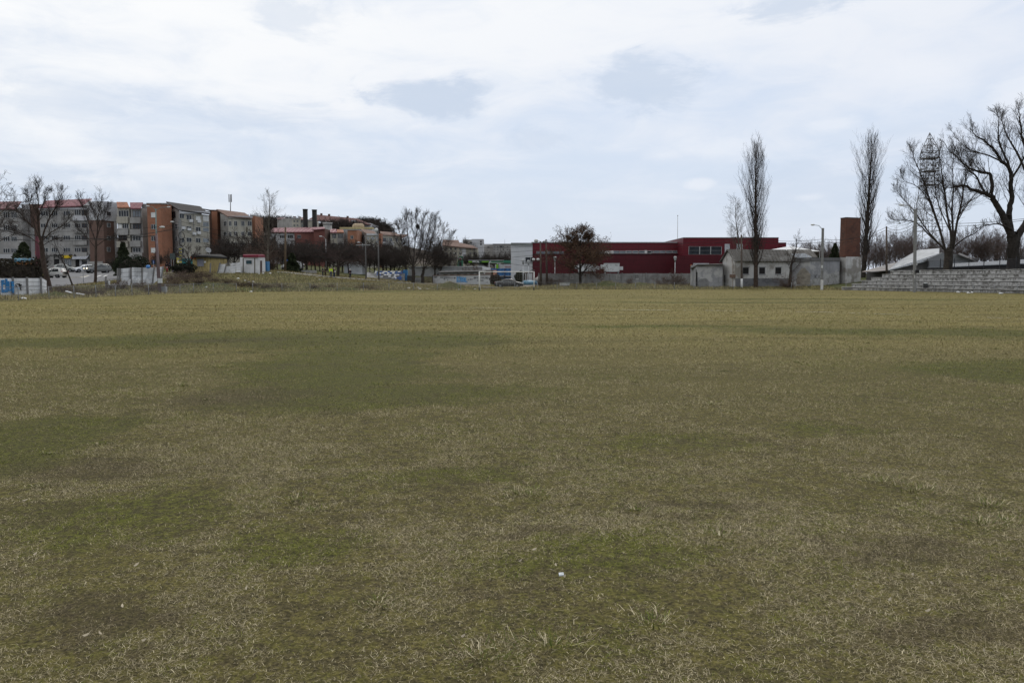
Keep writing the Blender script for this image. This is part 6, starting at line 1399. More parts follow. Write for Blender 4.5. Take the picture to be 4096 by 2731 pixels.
# planks thrown on the bank
for i, (k, a, b, d, lb) in enumerate([('d', (90, 1085), (262, 1140), 112, 'broken white board lying on the bank below the collapsed panels'), ('d', (70, 1055), (210, 1070), 114, 'thin pale board lying just above the broken white board'),
                        (1, (690, 1372), (748, 1388), 70, 'pale plank on the brush heap behind the mesh fence'), (1, (800, 1394), (880, 1408), 70, 'second pale plank right of the one on the brush heap')]):
    p, q = P(*Q(k, *a), d), P(*Q(k, *b), d); o = MB().hexa([p+Vector((0, -.12, -.03)), q+Vector((0, -.12, -.03)), q+Vector((0, .12, -.03)), p+Vector((0, .12, -.03))], [p+Vector((0, -.12, .05)), q+Vector((0, -.12, .05)), q+Vector((0, .12, .05)), p+Vector((0, .12, .05))]).build('plank', WC); tag(o, lb, 'plank')
# ------------------------------------------------------------------ kiosks
b = Bld('wooden_shed', 'yellow wooden shed with a dark flat roof on top of the bank', 830, 122, 'shed')
YW = brickmat('yellow_boards', (.46, .37, .17), (.40, .31, .135), (.17, .13, .06), .22, 12, .012, .85, streak=.7, along=(1., .9))
f0 = b.wall(2, 705, 865, 1016, 121.5, YW, 121, deep=5, vb=1172); f1 = b.wall(2, 865, 1066, 1006, 121, YW, 126, deep=4, vb=1175, vt1=1022)
b.roofw([P(*Q(2, 690, 1000), 120.6), P(*Q(2, 868, 1000), 120.3), P(*Q(2, 1070, 1016), 126), P(*Q(2, 1000, 985), 129), P(*Q(2, 700, 985), 127)], mat('shed_roof_black', (.022, .021, .02), .9), th=.28)
b.win(f0, [(756, 826)], [(1034, 1112)], 1, FRG, mat('curtain_grey', (.24, .24, .28), .8, .2, 9)); b.slab(f0, 832, 1056, 846, 1076, SHUT, 'meter_box', .15)
q = b.on(f0, 735, 1030); MB().box(q.x-.5, q.y-.6, q.z-.1, q.x+.3, q.y-.5, q.z+.35).build('red_sign', mat('sign_orange', (.30, .06, .01), .7), b.r)
t = thing('satellite_dish', 'grey satellite dish on a pole above the yellow shed roof', 'dish', ground_at(833, 128))
c = P(*Q(2, 872, 940), 127); g = G(c.x, 128); MB().tube((c.x, 127.6, g), (c.x, 127.4, c.z), .05).build('pole', FRG, t)
mb = MB(); ax = Vector((.35, -.9, .25)).normalized(); u_ = ax.orthogonal().normalized(); v_ = ax.cross(u_); vs = [c-ax*.12]; fs_2 = []
for j in (1, 2, 3):
    for i in range(20): an = i*math.pi/10; r = .47*j/3; vs.append(c+(u_*math.cos(an)*r*.8+v_*math.sin(an)*r)+ax*(.08*(j/3)**2-.12))
for i in range(20):
    fs_2.append((0, 1+i, 1+(i+1) % 20))
    for j in (0, 1): a = 1+20*j; fs_2.append((a+i, a+20+i, a+20+(i+1) % 20, a+(i+1) % 20))
mb.add(vs, fs_2, True).build('dish', mat('dish_grey', (.36, .37, .37), .6), t); MB().tube(c, c+ax*.45+Vector((.15, 0, -.2)), .03).build('feed_arm', FRG, t)
b = Bld('guard_hut', 'white plastered hut with a flat red roof on the crest of the bank', 1010, 121, 'hut')
HW = mat('hut_white', (.58, .575, .57), .9, .08, 1.2, streak=.2, stain=(.36, .35, .33), stain_amt=.3)
f0 = b.wall('d', 625, 1005, 676, 119.5, HW, deep=3.4, vb=1010); f1 = b.wall('d', 1005, 1140, 676, 119.5, HW, 122.6, deep=2, vb=1012, vt1=680)
b.win(f0, [(755, 878)], [(738, 816)], 1, FRG, mat('teal_glass', (.02, .05, .06), .2)); 
for u in (695, 936): b.slab(f0, u-8, 690, u+8, 1004, mat('damp_brown', (.09, .075, .05), .95, .3, 3), 'downpipe', .06)
b.slab(f1, 1047, 745, 1086, 1008, mat('door_brown', (.07, .045, .04), .8), 'door', .03)
rr_ = [P(*Q('d', 690, 672), 119.2), P(*Q('d', 1010, 672), 119.2), P(*Q('d', 1152, 672), 122.8), P(*Q('d', 1100, 660), 124), P(*Q('d', 700, 660), 124)]
MB().plate([p+Vector((0, 0, .34)) for p in rr_], (0, 0, -.36)).build('roof', mat('roof_crimson', (.17, .018, .035), .6, .1), b.r)
t = thing('storage_locker', 'bright blue metal locker behind the white hut', 'locker', ground_at(1063, 124)); a, c = P(*Q('d', 1142, 992), 124), P(*Q('d', 1198, 760), 124)
MB().box(a.x, 124, a.z-.3, c.x, 125.2, c.z).build('body', mat('locker_blue', (.05, .17, .33), .6, .1), t)
mb = MB(); 
for i in range(5): z = a.z+(c.z-a.z)*(i+.5)/5; mb.box(a.x+.1, 123.97, z-.03, c.x-.1, 124, z+.03)
mb.build('rib', mat('locker_blue_dark', (.03, .11, .23), .6), t)
def boxthing(name, label, cat, k, u0, u1, v0, v1, d, dp, m, parts=(), zb=None):
    a, c = P(*Q(k, u0, v1), d), P(*Q(k, u1, v0), d); g = G((a.x+c.x)/2, d)-.1
    t = thing(name, label, cat, ((a.x+c.x)/2, d, g)); o = MB().box(a.x, d, min(g, a.z) if zb is None else zb, c.x, d+dp, c.z).build('body', m, t)
    for nm, (p0, q0, p1, q1), pm in parts:
        A, B = P(*Q(k, p0, q1), d), P(*Q(k, p1, q0), d); MB().box(A.x, d-.04, A.z, B.x, d+.02, B.z).build(nm, pm, t)
    return t
YEL = mat('pillar_yellow', (.50, .43, .09), .8, .15, 2); TEAL = mat('teal_panel', (.015, .20, .23), .6, .12, 1)
boxthing('advert_pillar', 'yellow advertising pillar with pale posters by the path', 'pillar', 'c', 893, 955, 540, 850, 125, .8, YEL, [('poster', (905, 610, 945, 665), SHUT), ('poster', (902, 715, 940, 750), SHUT), ('cap', (890, 532, 958, 545), FRG)])
boxthing('kiosk', 'teal blue street kiosk between pillar and yellow shed', 'kiosk', 'c', 1020, 1190, 562, 800, 127, 2, TEAL, [('pane', (1118, 575, 1182, 780), mat('teal_pale', (.16, .30, .32), .4)), ('roof_edge', (1016, 556, 1194, 568), FRG)])
boxthing('market_kiosk', 'kiosk with an orange fascia and blue bundles on its roof behind the dark hedge', 'kiosk', 'a', 335, 645, 815, 980, 104, 3, mat('kiosk_brown', (.08, .055, .04), .8), [('fascia', (330, 822, 645, 872), mat('fascia_orange', (.33, .115, .015), .7, .2)), ('sign', (446, 815, 505, 868), SHUT)])
mb = MB(); R = random.Random(8)
for i in range(9): p = P(*Q('a', 310+i*40, 795+R.uniform(-8, 12)), 104.8); mb.ball(p, .34, .3, .30, 8, 5)
o = mb.build('blue_bundles', mat('bundle_blue', (.09, .20, .27), .5, .4, 2)); tag(o, 'pale blue plastic bundles piled on the orange kiosk roof', 'bundles')
boxthing('utility_cabinet', 'grey utility cabinet at the foot of the leaning lamp pole', 'cabinet', 'c', 508, 622, 1245, 1405, 84.5, .35, mat('cabinet_grey', (.33, .34, .335), .6, .1), [('door', (522, 1262, 610, 1395), mat('cabinet_door', (.37, .38, .375), .6)), ('label_plate', (565, 1285, 592, 1312), SHUT)])
o = MB().ball(P(*Q('c', 195, 765), 94.2), .28, .2, .22, 10, 6).build('plastic_bag', mat('bag_blue', (.07, .21, .48), .4, .4, 9)); tag(o, 'blue plastic bag on top of the white precast fence', 'bag')
boxthing('dark_shed', 'small dark brown shed beside the pole right of the hut', 'shed', 'e', 132, 215, 1080, 1310, 133, 1.6, mat('shed_brown', (.05, .034, .03), .9), [('door', (150, 1110, 195, 1300), DARKV)])
boxthing('low_wall', 'low pale stone wall on the crest left of the walkers', 'wall', 'e', 255, 750, 1266, 1305, 134.5, .5, mat('wall_stone', (.34, .325, .30), .95, .25, 1.5), [('coping', (250, 1262, 755, 1270), C_PALE)])
boxthing('flat_roofed_building', 'small white flat-roofed building behind the lone walker', 'building', 'f', -25, 385, 822, 1060, 160, 5, mat('container_white', (.46, .47, .48), .8, .08, 1), [('roof_edge', (-28, 812, 390, 830), C_PALE), ('door', (220, 870, 300, 1045), mat('door_grey', (.40, .41, .42), .7))])
boxthing('booth', 'bright blue booth at the right end of the seats', 'booth', 'f', 1290, 1392, 1005, 1110, 152, 1.4, mat('booth_blue', (.035, .14, .30), .6, .15), [('post', (1286, 1000, 1298, 1110), PLUM)])
boxthing('concrete_slab', 'grey upright concrete slab between the two twin trees', 'slab', 'f', 1568, 1700, 1168, 1335, 142.5, .3, CONC, [('joint', (1570, 1240, 1698, 1246), DARKV)])
boxthing('dark_wall', 'dark low wall beside the blue booth under the nest tree', 'wall', 'f', 1392, 1500, 1130, 1290, 150, .4, mat('wall_dark', (.05, .05, .048), .9), [('coping', (1388, 1126, 1504, 1134), FRG)])
# seats of the small stand
st = thing('seating_stand', 'small stand with rows of white and blue plastic seats', 'stand', ground_at(1540, 150)); R = random.Random(12)
x0, x1 = PX(1490, 150), PX(1614, 150); zt = [PZ(900+v*.17857, 150) for v in (1225, 1192, 1158, 1120, 1085, 1048)]
SW_ = mat('seat_white', (.72, .73, .74), .5, .05); SB_ = mat('seat_blue', (.05, .13, .36), .5, .1)
smesh = {}
for nm, m in (('w', SW_), ('b', SB_)):
    mb = MB().box(-.21, -.2, -.05, .21, .2, 0); mb.box(-.21, .16, 0, .21, .22, .16); smesh[nm] = mb.mesh('seat', m)
for j in range(6):
    y = 148+j*.8; z = zt[j]-.1; xa = x0 if j > 1 else x1-2.2
    MB().box(xa, y-.4, min(G(x0, y), z)-.6, x1, y+.4, z-.22).build('step', CONC, st)
    n = int((x1-xa)/.5)
    for i in range(n):
        if R.random() < (.12 if j in (0, 1, 4, 5) else .38): continue
        o = bpy.data.objects.new('seat', smesh['b' if R.random() < .33 else 'w']); COL.objects.link(o); o.parent = st; o.location = Vector((xa+.3+i*.5, y, z+.1))-ROOTLOC[st.name]
MB().plate([P(*Q('f', 490, 1060), 150), P(*Q('f', 520, 1050), 150), P(*Q('f', 870, 1185), 147), P(*Q('f', 860, 1260), 146.5), P(*Q('f', 490, 1240), 146.5)], (0, .4, 0)).build('side_wall', CONC, st)
MB().plate([P(*Q('f', 860, 1180), 146), P(*Q('f', 1120, 1185), 146), P(*Q('f', 1120, 1290), 146), P(*Q('f', 860, 1270), 146)], (0, .35, 0)).build('front_wall', CONC, st)
MB().path([P(*Q('f', 495, 985), 148), P(*Q('f', 620, 1060), 148), P(*Q('f', 860, 1165), 147)], .04).build('handrail', FRG, st)
# ------------------------------------------------------------------ poles and lamps
WOOD = mat('pole_wood', (.095, .075, .062), .9, .25, 3); CPOLE = mat('pole_concrete', (.20, .20, .195), .9, .15, 3); CPOLED = mat('pole_dark_concrete', (.12, .115, .11), .9, .15, 3); LIMEB = mat('lime_base', (.56, .56, .55), .9, .12, 4)
LAMPH = mat('lamp_head', (.50, .51, .50), .5, .05); SIL = mat('pole_silver', (.45, .46, .47), .5, .05); TEALP = mat('pole_teal', (.12, .19, .18), .6)
POLETOP = {}
def pole(name, label, k, base, top, d, r, m, arms=(), lime=None, square=False, cat='lamp post', key=None, extra=None, zb=None):
    b, tp = P(*Q(k, *base), d), P(*Q(k, *top), d); g = G(b.x, b.y); b.z = min(b.z, g) if zb is None else zb
    t = thing(name, label, cat, (b.x, b.y, g)); b0 = Vector((b.x, b.y, g-.3)); dx = (tp-b0)
    mb = MB()
    if square: pole_(t, b0, tp, r, m, 'pole')
    else: mb.tube(b0, tp, r*1.25, r*.8, 10).build('pole', m, t)
    if lime:
        q = b0+dx*((PZ(Q(k, 0, lime)[1], d)-b0.z)/dx.z); 
        if square: pole_(t, b0, q, r*1.06, LIMEB, 'painted_base')
        else: MB().tube(b0, q, r*1.33, r*1.25, 10).build('painted_base', LIMEB, t)
    for u, v, hl in arms:
        e = P(*Q(k, u, v), d); MB().path([tp-Vector((0, 0, .25)), tp+(e-tp)*.45+Vector((0, 0, (e.z-tp.z)*.35)), e], .035).build('arm', m if m is not WOOD else FRG, t)
        s_ = 1 if e.x > tp.x else -1
        mb = MB(); mb.ball(e+Vector((s_*hl*.35, 0, .02)), hl*.6, .16, .12, 10, 6); mb.build('lamp_head', LAMPH, t)
    POLETOP[key or label] = tp
    return t, tp, b0
def onpole(t, k, u0, u1, v0, v1, d, name, m, dp=.25):
    a, c = P(*Q(k, u0, v1), d), P(*Q(k, u1, v0), d); return MB().box(a.x, d-.12-dp, a.z, c.x, d-.12, c.z).build(name, m, t)
t, *_ = pole('street_lamp', 'concrete lamp post with white painted foot before the plaster annexe', 7, (779, 1405), (787, 910), 108.8, .13, CPOLE, [(716, 885, .5)], lime=1325, square=True, key='r1')
onpole(t, 7, 768, 792, 1240, 1252, 108.8, 'bracket', FRG); onpole(t, 7, 770, 780, 1208, 1232, 108.8, 'switch_box', LAMPH)
t, *_ = pole('street_lamp', 'grey concrete lamp post in front of the terrace', 8, (388, 1445), (396, 850), 90, .125, CPOLE, [(310, 822, .6)], square=True, key='r2')
onpole(t, 8, 390, 412, 1283, 1305, 90, 'meter_box', DARKV); onpole(t, 8, 372, 424, 1284, 1304, 90.3, 'box_frame', LAMPH, .1); onpole(t, 8, 398, 404, 1225, 1250, 90, 'sign', LAMPH, .05); onpole(t, 8, 383, 389, 1320, 1340, 90, 'notice', SHUT, .03)
pole('utility_pole', 'dark wooden pole with insulators behind the left end of the terrace', 7, (1305, 1258), (1299, 896), 112, .13, WOOD, cat='pole', key='r3')
pole('utility_pole', 'dark wooden pole with white foot before the old house', 'h', (1258, 1162), (1250, 185), 115.6, .13, WOOD, lime=1008, cat='pole', key='r0')
t, tp, _ = pole('utility_pole', 'left of the two dark wooden poles before the red hall', 5, (515, 1205), (507, 645), 128, .15, WOOD, cat='pole', key='c1'); MB().ball(tp+Vector((-.7, -.1, .1)), .35, .25, .28).build('floodlight', LAMPH, t); MB().tube(tp, tp+Vector((-.6, 0, .1)), .04).build('bracket', FRG, t)
t, tp, _ = pole('utility_pole', 'right and taller of the two dark wooden poles before the red hall', 5, (590, 1205), (578, 620), 128.6, .15, WOOD, cat='pole', key='c2'); q = P(*Q(5, 560, 652), 128.5); MB().ball(q, .35, .25, .22).build('floodlight', FRG, t); MB().tube(q, q+Vector((.8, .1, 0)), .04).build('bracket', FRG, t)
def lantern(label, k, u, vt, vb, d):
    b, tp = P(*Q(k, u, vb), d), P(*Q(k, u, vt), d); g = G(b.x, d); t = thing('park_lantern', label, 'lamp post', (b.x, d, g))
    hh = .95; MB().tube((b.x, d, g-.2), (b.x, d, tp.z-hh), .075, .06, 8).build('pole', SIL, t)
    MB().tube((b.x, d, tp.z-hh), (b.x, d, tp.z-.2), .11, .27, 10).build('lantern_glass', mat('lantern_glass', (.24, .25, .25), .3), t)
    MB().tube((b.x, d, tp.z-.2), (b.x, d, tp.z), .31, .2, 10).build('lantern_cap', LAMPH, t)
lantern('white post lantern beside the round evergreen bush', 5, 290, 868, 1178, 140); lantern('white post lantern further back, right of the evergreen bush', 5, 357, 880, 1130, 152)
lantern('white post lantern behind the panel wall, left of the brown-leaved tree', 5, 688, 835, 1120, 140); lantern('white post lantern behind the panel wall near the plaster shed', 6, 579, 945, 1200, 140)
t, tp, b0 = pole('street_lamp', 'leaning wooden pole with a curved lamp beside the white precast fence', 2, (366, 1395), (328, 770), 84.2, .14, mat('pole_purple', (.15, .11, .11), .9, .2, 3), [(372, 704, .5)], key='l1')
onpole(t, 'c', 468, 552, 1045, 1158, 84.2, 'meter_box', LAMPH, .3); MB().tube(b0+Vector((-.16, 0, 0)), tp+Vector((-.16, 0, -.3)), .045).build('cable_duct', mat('duct_maroon', (.075, .03, .03), .8), t)
pole('street_lamp', 'tall teal lamp mast with two arms in front of the orange tower', 2, (330, 1130), (322, 510), 126, .10, TEALP, [(250, 484, .5), (445, 494, .5)], key='l0')
t, tp, _ = pole('street_lamp', 'concrete pole with coiled cable left of the yellow shed', 2, (578, 1130), (574, 620), 122, .17, CPOLE, [(505, 648, .5)], square=True, key='l2')
for u, v in ((592, 795), (598, 862)):
    q = P(*Q(2, u, v), 121.6); MB().path([q+Vector((.45*math.cos(i*math.pi/8), -.05, .6*math.sin(i*math.pi/8))) for i in range(17)], .05, 6).build('cable_coil', DARKV, t)
mb = MB()
for i in range(6): z = P(*Q(2, 578, 930+i*34), 121.7); mb.box(z.x-.2, 121.72, z.z-.09, z.x+.2, 121.8, z.z+.09)
mb.build('yellow_band', YEL, t)
pole('utility_pole', 'wooden pole behind the dark shed right of the hut', 3, (408, 1125), (412, 605), 130, .17, mat('pole_tan', (.12, .085, .055), .9, .2, 3), cat='pole', key='m1')
pole('street_lamp', 'lamp with a slanting bright head before the wine red flats', 3, (885, 1105), (880, 745), 165, .10, FRG, [(832, 714, .6)], key='x1')
pole('street_lamp', 'thin lamp with a slanting head beside the orange brick tower', 3, (1312, 1100), (1310, 800), 168, .09, FRG, [(1272, 784, .6)], key='x2')
t, tp, _ = pole('utility_pole', 'concrete pole with a crossarm in front of the brown roofed flats', 3, (1348, 1218), (1339, 698), 134, .11, CPOLED, cat='pole', key='m2'); MB().box(tp.x-1.6, tp.y-.08, tp.z-1.75, tp.x+.8, tp.y+.08, tp.z-1.6).build('crossarm', FRG, t)
t, tp, _ = pole('utility_pole', 'tall concrete pole with a ball lamp left of the nest tree', 3, (1497, 1222), (1487, 655), 135, .12, CPOLED, cat='pole', key='m3'); q = P(*Q(3, 1466, 640), 135); MB().ball(q, .36, .3, .36).build('lamp_head', LAMPH, t); MB().tube(q, tp, .05).build('arm', FRG, t)
pole('street_lamp', 'little white bent lamp above the long white building', 4, (945, 985), (945, 915), 192, .09, SIL, [(952, 906, .4)], key='x3')
pole('street_lamp', 'lamp with a curved arm left of the green price pylon', 4, (1038, 1000), (1036, 815), 212, .09, FRG, [(1002, 795, .5)], key='x4')
pole('street_lamp', 'white lamp post at the right end of the long white building', 4, (1432, 990), (1432, 905), 192, .09, SIL, [(1440, 900, .4)], key='x5')
pole('steel_pipe', 'dark red steel pipe standing behind the white graffiti fence', 'a', (765, 1130), (732, 315), 88, .27, mat('pipe_maroon', (.085, .018, .028), .7, .15), cat='pipe', key='x6')
pole('gas_pipe', 'yellow pipe stub left of the dark red pipe', 'a', (722, 1140), (720, 965), 87, .13, YEL, cat='pipe', key='x7')
t, *_ = pole('utility_pole', 'grey pole with a yellow foot just right of the dark red pipe', 'a', (812, 1130), (770, 470), 90, .14, CPOLE, cat='pole', key='x8'); 
a, c = P(*Q('a', 812, 1125), 90), P(*Q('a', 803, 955), 90); MB().tube(a, c, .19, .19, 10).build('yellow_band', YEL, t)
pole('utility_pole', 'grey concrete pole in front of the dark evergreen at far left', 'a', (655, 900), (632, 150), 110, .17, CPOLE, cat='pole', key='l3', square=True)
def signpost(label, k, base, u0, u1, v0, v1, d, m, m2=None):
    cx = (u0+u1)/2; b = P(*Q(k, *base), d); g = G(b.x, d); t = thing('road_sign', label, 'sign', (b.x, d, g)); c0, c1 = P(*Q(k, u0, v1), d), P(*Q(k, u1, v0), d)
    MB().tube((b.x, d, g-.2), (b.x, d, c1.z), .04, .04, 6).build('post', FRG, t); MB().box(c0.x, d-.08, c0.z, c1.x, d-.04, c1.z).build('panel', m, t)
    if m2: MB().box(c0.x+.1, d-.1, c0.z+.1, c1.x-.1, d-.08, c1.z-.1).build('symbol', m2, t)
signpost('left of two dark road signs seen from behind near the orange tower', 'c', (760, 870), 722, 778, 445, 565, 127, mat('sign_back', (.06, .075, .075), .7)); signpost('right of two dark road signs seen from behind near the orange tower', 'c', (820, 880), 784, 846, 440, 595, 126.5, MATS['sign_back'])
signpost('small blue road sign above the white precast fence', 'c', (330, 880), 314, 346, 612, 690, 128, mat('sign_blue', (.03, .09, .30), .6), SHUT); signpost('small white sign with a red edge at far left by the hedge', 'a', (684, 900), 662, 698, 612, 682, 112, mat('sign_red', (.30, .03, .03), .6), SHUT)
signpost('thin bare sign post by the crosswalk', 'b', (492, 1205), 486, 493, 900, 930, 100, FRG)
signpost('small blue sign beside the pole right of the hut', 'e', (165, 1200), 142, 188, 1036, 1064, 136, MATS['sign_blue'], None)
# ------------------------------------------------------------------ cables
CAB = mat('cable_black', (.02, .02, .02), .8)
def cable(label, p, q, sag, r=.022, n=14):
    p, q = Vector(p), Vector(q); pts = [p.lerp(q, i/n)-Vector((0, 0, sag*4*(i/n)*(1-i/n))) for i in range(n+1)]
    o = MB().path(pts, r, 5).build('power_cable', CAB); tag(o, label, 'cable', 'power cables strung between the poles')
T = POLETOP; dz = lambda k, z: T[k]-Vector((0, 0, z))
LBL = 'thin black power cable strung between the poles'
cable('thick black cable sagging in front of the flats at left', P(-330, 830, 95), dz('l1', .2), 1.6, .035)
cable('lower black cable sagging in front of the long grey flats', P(-330, 905, 95), P(*Q(2, 575, 700), 122), 2.0, .03)
for z, s_ in ((.3, .6), (.9, .75), (1.7, .9), (2.6, 1.1)):
    cable(LBL, dz('l2', z), dz('m1', z*.9+1.2), s_); cable(LBL, dz('m1', z*.9+1.2), dz('m2', z*.8+1.0), s_)
    cable(LBL, dz('m2', z*.8+1.0), dz('m3', z*.8), s_*.3); cable(LBL, dz('m3', z*.8), dz('c1', z*.8), s_*1.3)
cable(LBL, dz('l2', .8), P(-330, 890, 118), 1.2); cable(LBL, dz('l2', 1.5), P(-330, 935, 118), 1.2)
for z in (.1, .5): cable(LBL, dz('c1', z), dz('c2', z), .1); cable(LBL, dz('c2', z), dz('r0', z+.1), 1.2); cable(LBL, dz('r0', z+.1), dz('r1', z+1.4), .5); cable(LBL, dz('r1', z+1.4), dz('r3', z), .7); cable(LBL, dz('r3', z), dz('r2', z+1.4), .6); cable(LBL, dz('r2', z+1.4), P(4500, 800, 70), .8)
cable('black cable slanting from the red hall pole across its grey end', dz('c1', 4.2), P(*Q(4, 1030, 790), 140), .3); cable('steeper black cable crossing the grey end of the red hall', dz('c1', 3.2), P(*Q(4, 1700, 865), 166), .2)
# ------------------------------------------------------------------ lattice floodlight mast
STEEL = mat('mast_steel', (.20, .195, .195), .7, .2, 2); dM = 133.
ap = P(*Q(8, 497, 305), dM); cx = P(*Q(8, 497, 700), dM).x; g = G(cx, dM+1)
t = thing('floodlight_mast', 'steel lattice floodlight mast behind the bare trees on the right', 'mast', (cx, dM, g))
zs = [g-.3, PZ(Q(8, 0, 1000)[1], dM), PZ(Q(8, 0, 690)[1], dM), PZ(Q(8, 0, 440)[1], dM)]; hw = [2.3, 1.65, 1.05, 1.05]; lean = ap.x-cx
def half(z): return float(np.interp(z, zs, hw))
def cxz(z): return cx+(lean*.6)*(z-g)/(ap.z-g)
def corner(z, i): h_ = half(z); sx_, sy_ = ((-1, -1), (1, -1), (1, 1), (-1, 1))[i % 4]; return Vector((cxz(z)+sx_*h_, dM+sy_*h_, z))
for i in range(4):
    mb = MB(); mb.path([corner(z, i) for z in np.linspace(zs[0], zs[3], 14)]+[Vector((ap.x, dM, ap.z))], .048, 6); mb.build('leg', STEEL, t)
lv = list(np.linspace(zs[0], zs[2], 9)) + list(np.linspace(zs[2], zs[3], 7))[1:]
mb = MB()
for a, b_ in zip(lv[:-1], lv[1:]):
    for i in range(4):
        mb.tube(corner(a, i), corner(b_, i+1), .03, .03, 4, False); mb.tube(corner(a, i+1), corner(b_, i), .03, .03, 4, False); mb.tube(corner(b_, i), corner(b_, i+1), .05, .05, 4, False)
for f_ in (.35, .68):
    zq = zs[3]+(ap.z-zs[3])*f_; pr = [corner(zs[3], i).lerp(Vector((ap.x, dM, ap.z)), f_) for i in range(4)]
    for i in range(4): mb.tube(pr[i], pr[(i+1) % 4], .04, .04, 4, False); mb.tube(pr[i], corner(zs[3], i+1), .035, .035, 4, False)
mb.build('bracing', STEEL, t)
for v in (490, 582, 678):
    z = PZ(Q(8, 0, v)[1], dM); h_ = half(z)+.12; x = cxz(z); mb = MB()
    for i in range(9): yy = -h_+2*h_*i/8; mb.box(x-h_, dM+yy-.035, z-.05, x+h_, dM+yy+.035, z+.05); mb.box(x+yy-.02, dM-h_, z-.03, x+yy+.02, dM+h_, z+.03)
    mb.build('platform', STEEL, t)
    mb = MB()
    for q in (.55, 1.1):
        for i in range(4): a, b_ = corner(z+q, i), corner(z+q, i+1); mb.tube(a, b_, .022, .022, 5, False)
    mb.build('handrail', STEEL, t)
for v in (455, 545, 635):
    z = PZ(Q(8, 0, v)[1], dM); x = cxz(z)
    for i in range(4): MB().box(x-.96+i*.58, dM-1.3, z-.13, x-.76+i*.58, dM-1.12, z+.13).build('floodlight', mat('lamp_dark', (.16, .16, .165), .5), t)
# ------------------------------------------------------------------ cars
CGL = mat('car_glass', (.018, .022, .024), .06, .1, .6, spec=.7); TYRE = mat('tyre', (.016, .016, .016), .85); RIM = mat('rim_alloy', (.16, .16, .165), .35, .1, metal=.6)
CHROME = mat('car_chrome', (.55, .56, .57), .25, .05, metal=.5); PLATE = mat('number_plate', (.55, .55, .54), .6); TAIL = mat('tail_red', (.25, .012, .015), .3); HEADL = mat('headlight_clear', (.42, .44, .46), .15); LIT = glow('headlight_lit', (1, .9, .66), 6)
def paint(name, col, rough=.36):
    m = mat(name, col, rough, .05, .8, spec=.35); m.node_tree.nodes['Principled BSDF'].inputs['Coat Weight'].default_value = .12; return m
# stations along the car: x, sill z, belt z, top z, half widths at sill / belt / top   (front is +x)
SEDAN = [(-2.36, .42, .62, .80, .66, .70, .62), (-2.30, .30, .74, .97, .80, .84, .68), (-2.0, .26, .82, 1.03, .86, .89, .72), (-1.55, .24, .88, 1.09, .88, .90, .70), (-1.05, .23, .90, 1.33, .89, .905, .62), (-.55, .22, .90, 1.445, .89, .91, .585), (.05, .22, .89, 1.47, .89, .91, .58),
         (.55, .22, .87, 1.40, .89, .905, .60), (1.0, .23, .84, 1.18, .89, .90, .68), (1.32, .24, .82, .99, .88, .89, .74), (1.8, .26, .74, .90, .86, .87, .70), (2.2, .30, .62, .80, .80, .82, .62), (2.38, .40, .56, .66, .64, .66, .52)]
SUV = [(-2.2, .45, .80, 1.05, .74, .80, .66), (-2.14, .34, .98, 1.25, .84, .88, .70), (-1.95, .32, 1.03, 1.60, .88, .90, .66), (-1.5, .30, 1.04, 1.74, .89, .92, .65), (-.8, .29, 1.03, 1.79, .89, .925, .65), (0, .29, 1.02, 1.79, .89, .925, .65), (.45, .29, 1.0, 1.70, .89, .92, .66),
       (.85, .30, .98, 1.42, .89, .91, .70), (1.15, .30, .97, 1.12, .89, .91, .76), (1.7, .32, .90, 1.06, .88, .90, .74), (2.05, .36, .76, 1.00, .84, .86, .70), (2.16, .44, .68, .84, .72, .76, .62)]
HATCH = [(x*.86, a, b*.98, c*1.02, d*.94, e*.94, f*.94) for x, a, b, c, d, e, f in [(-2.2, .42, .72, .92, .68, .74, .62), (-2.12, .30, .88, 1.10, .82, .86, .66), (-1.9, .27, .92, 1.34, .86, .89, .62), (-1.4, .25, .92, 1.46, .88, .90, .60), (-.6, .24, .91, 1.50, .88, .905, .59), (.15, .24, .89, 1.47, .88, .905, .60),
         (.65, .25, .87, 1.30, .88, .90, .64), (1.1, .26, .85, 1.04, .88, .89, .72), (1.6, .28, .78, .93, .85, .86, .70), (2.05, .32, .64, .82, .78, .80, .62), (2.2, .42, .56, .68, .64, .66, .52)]]
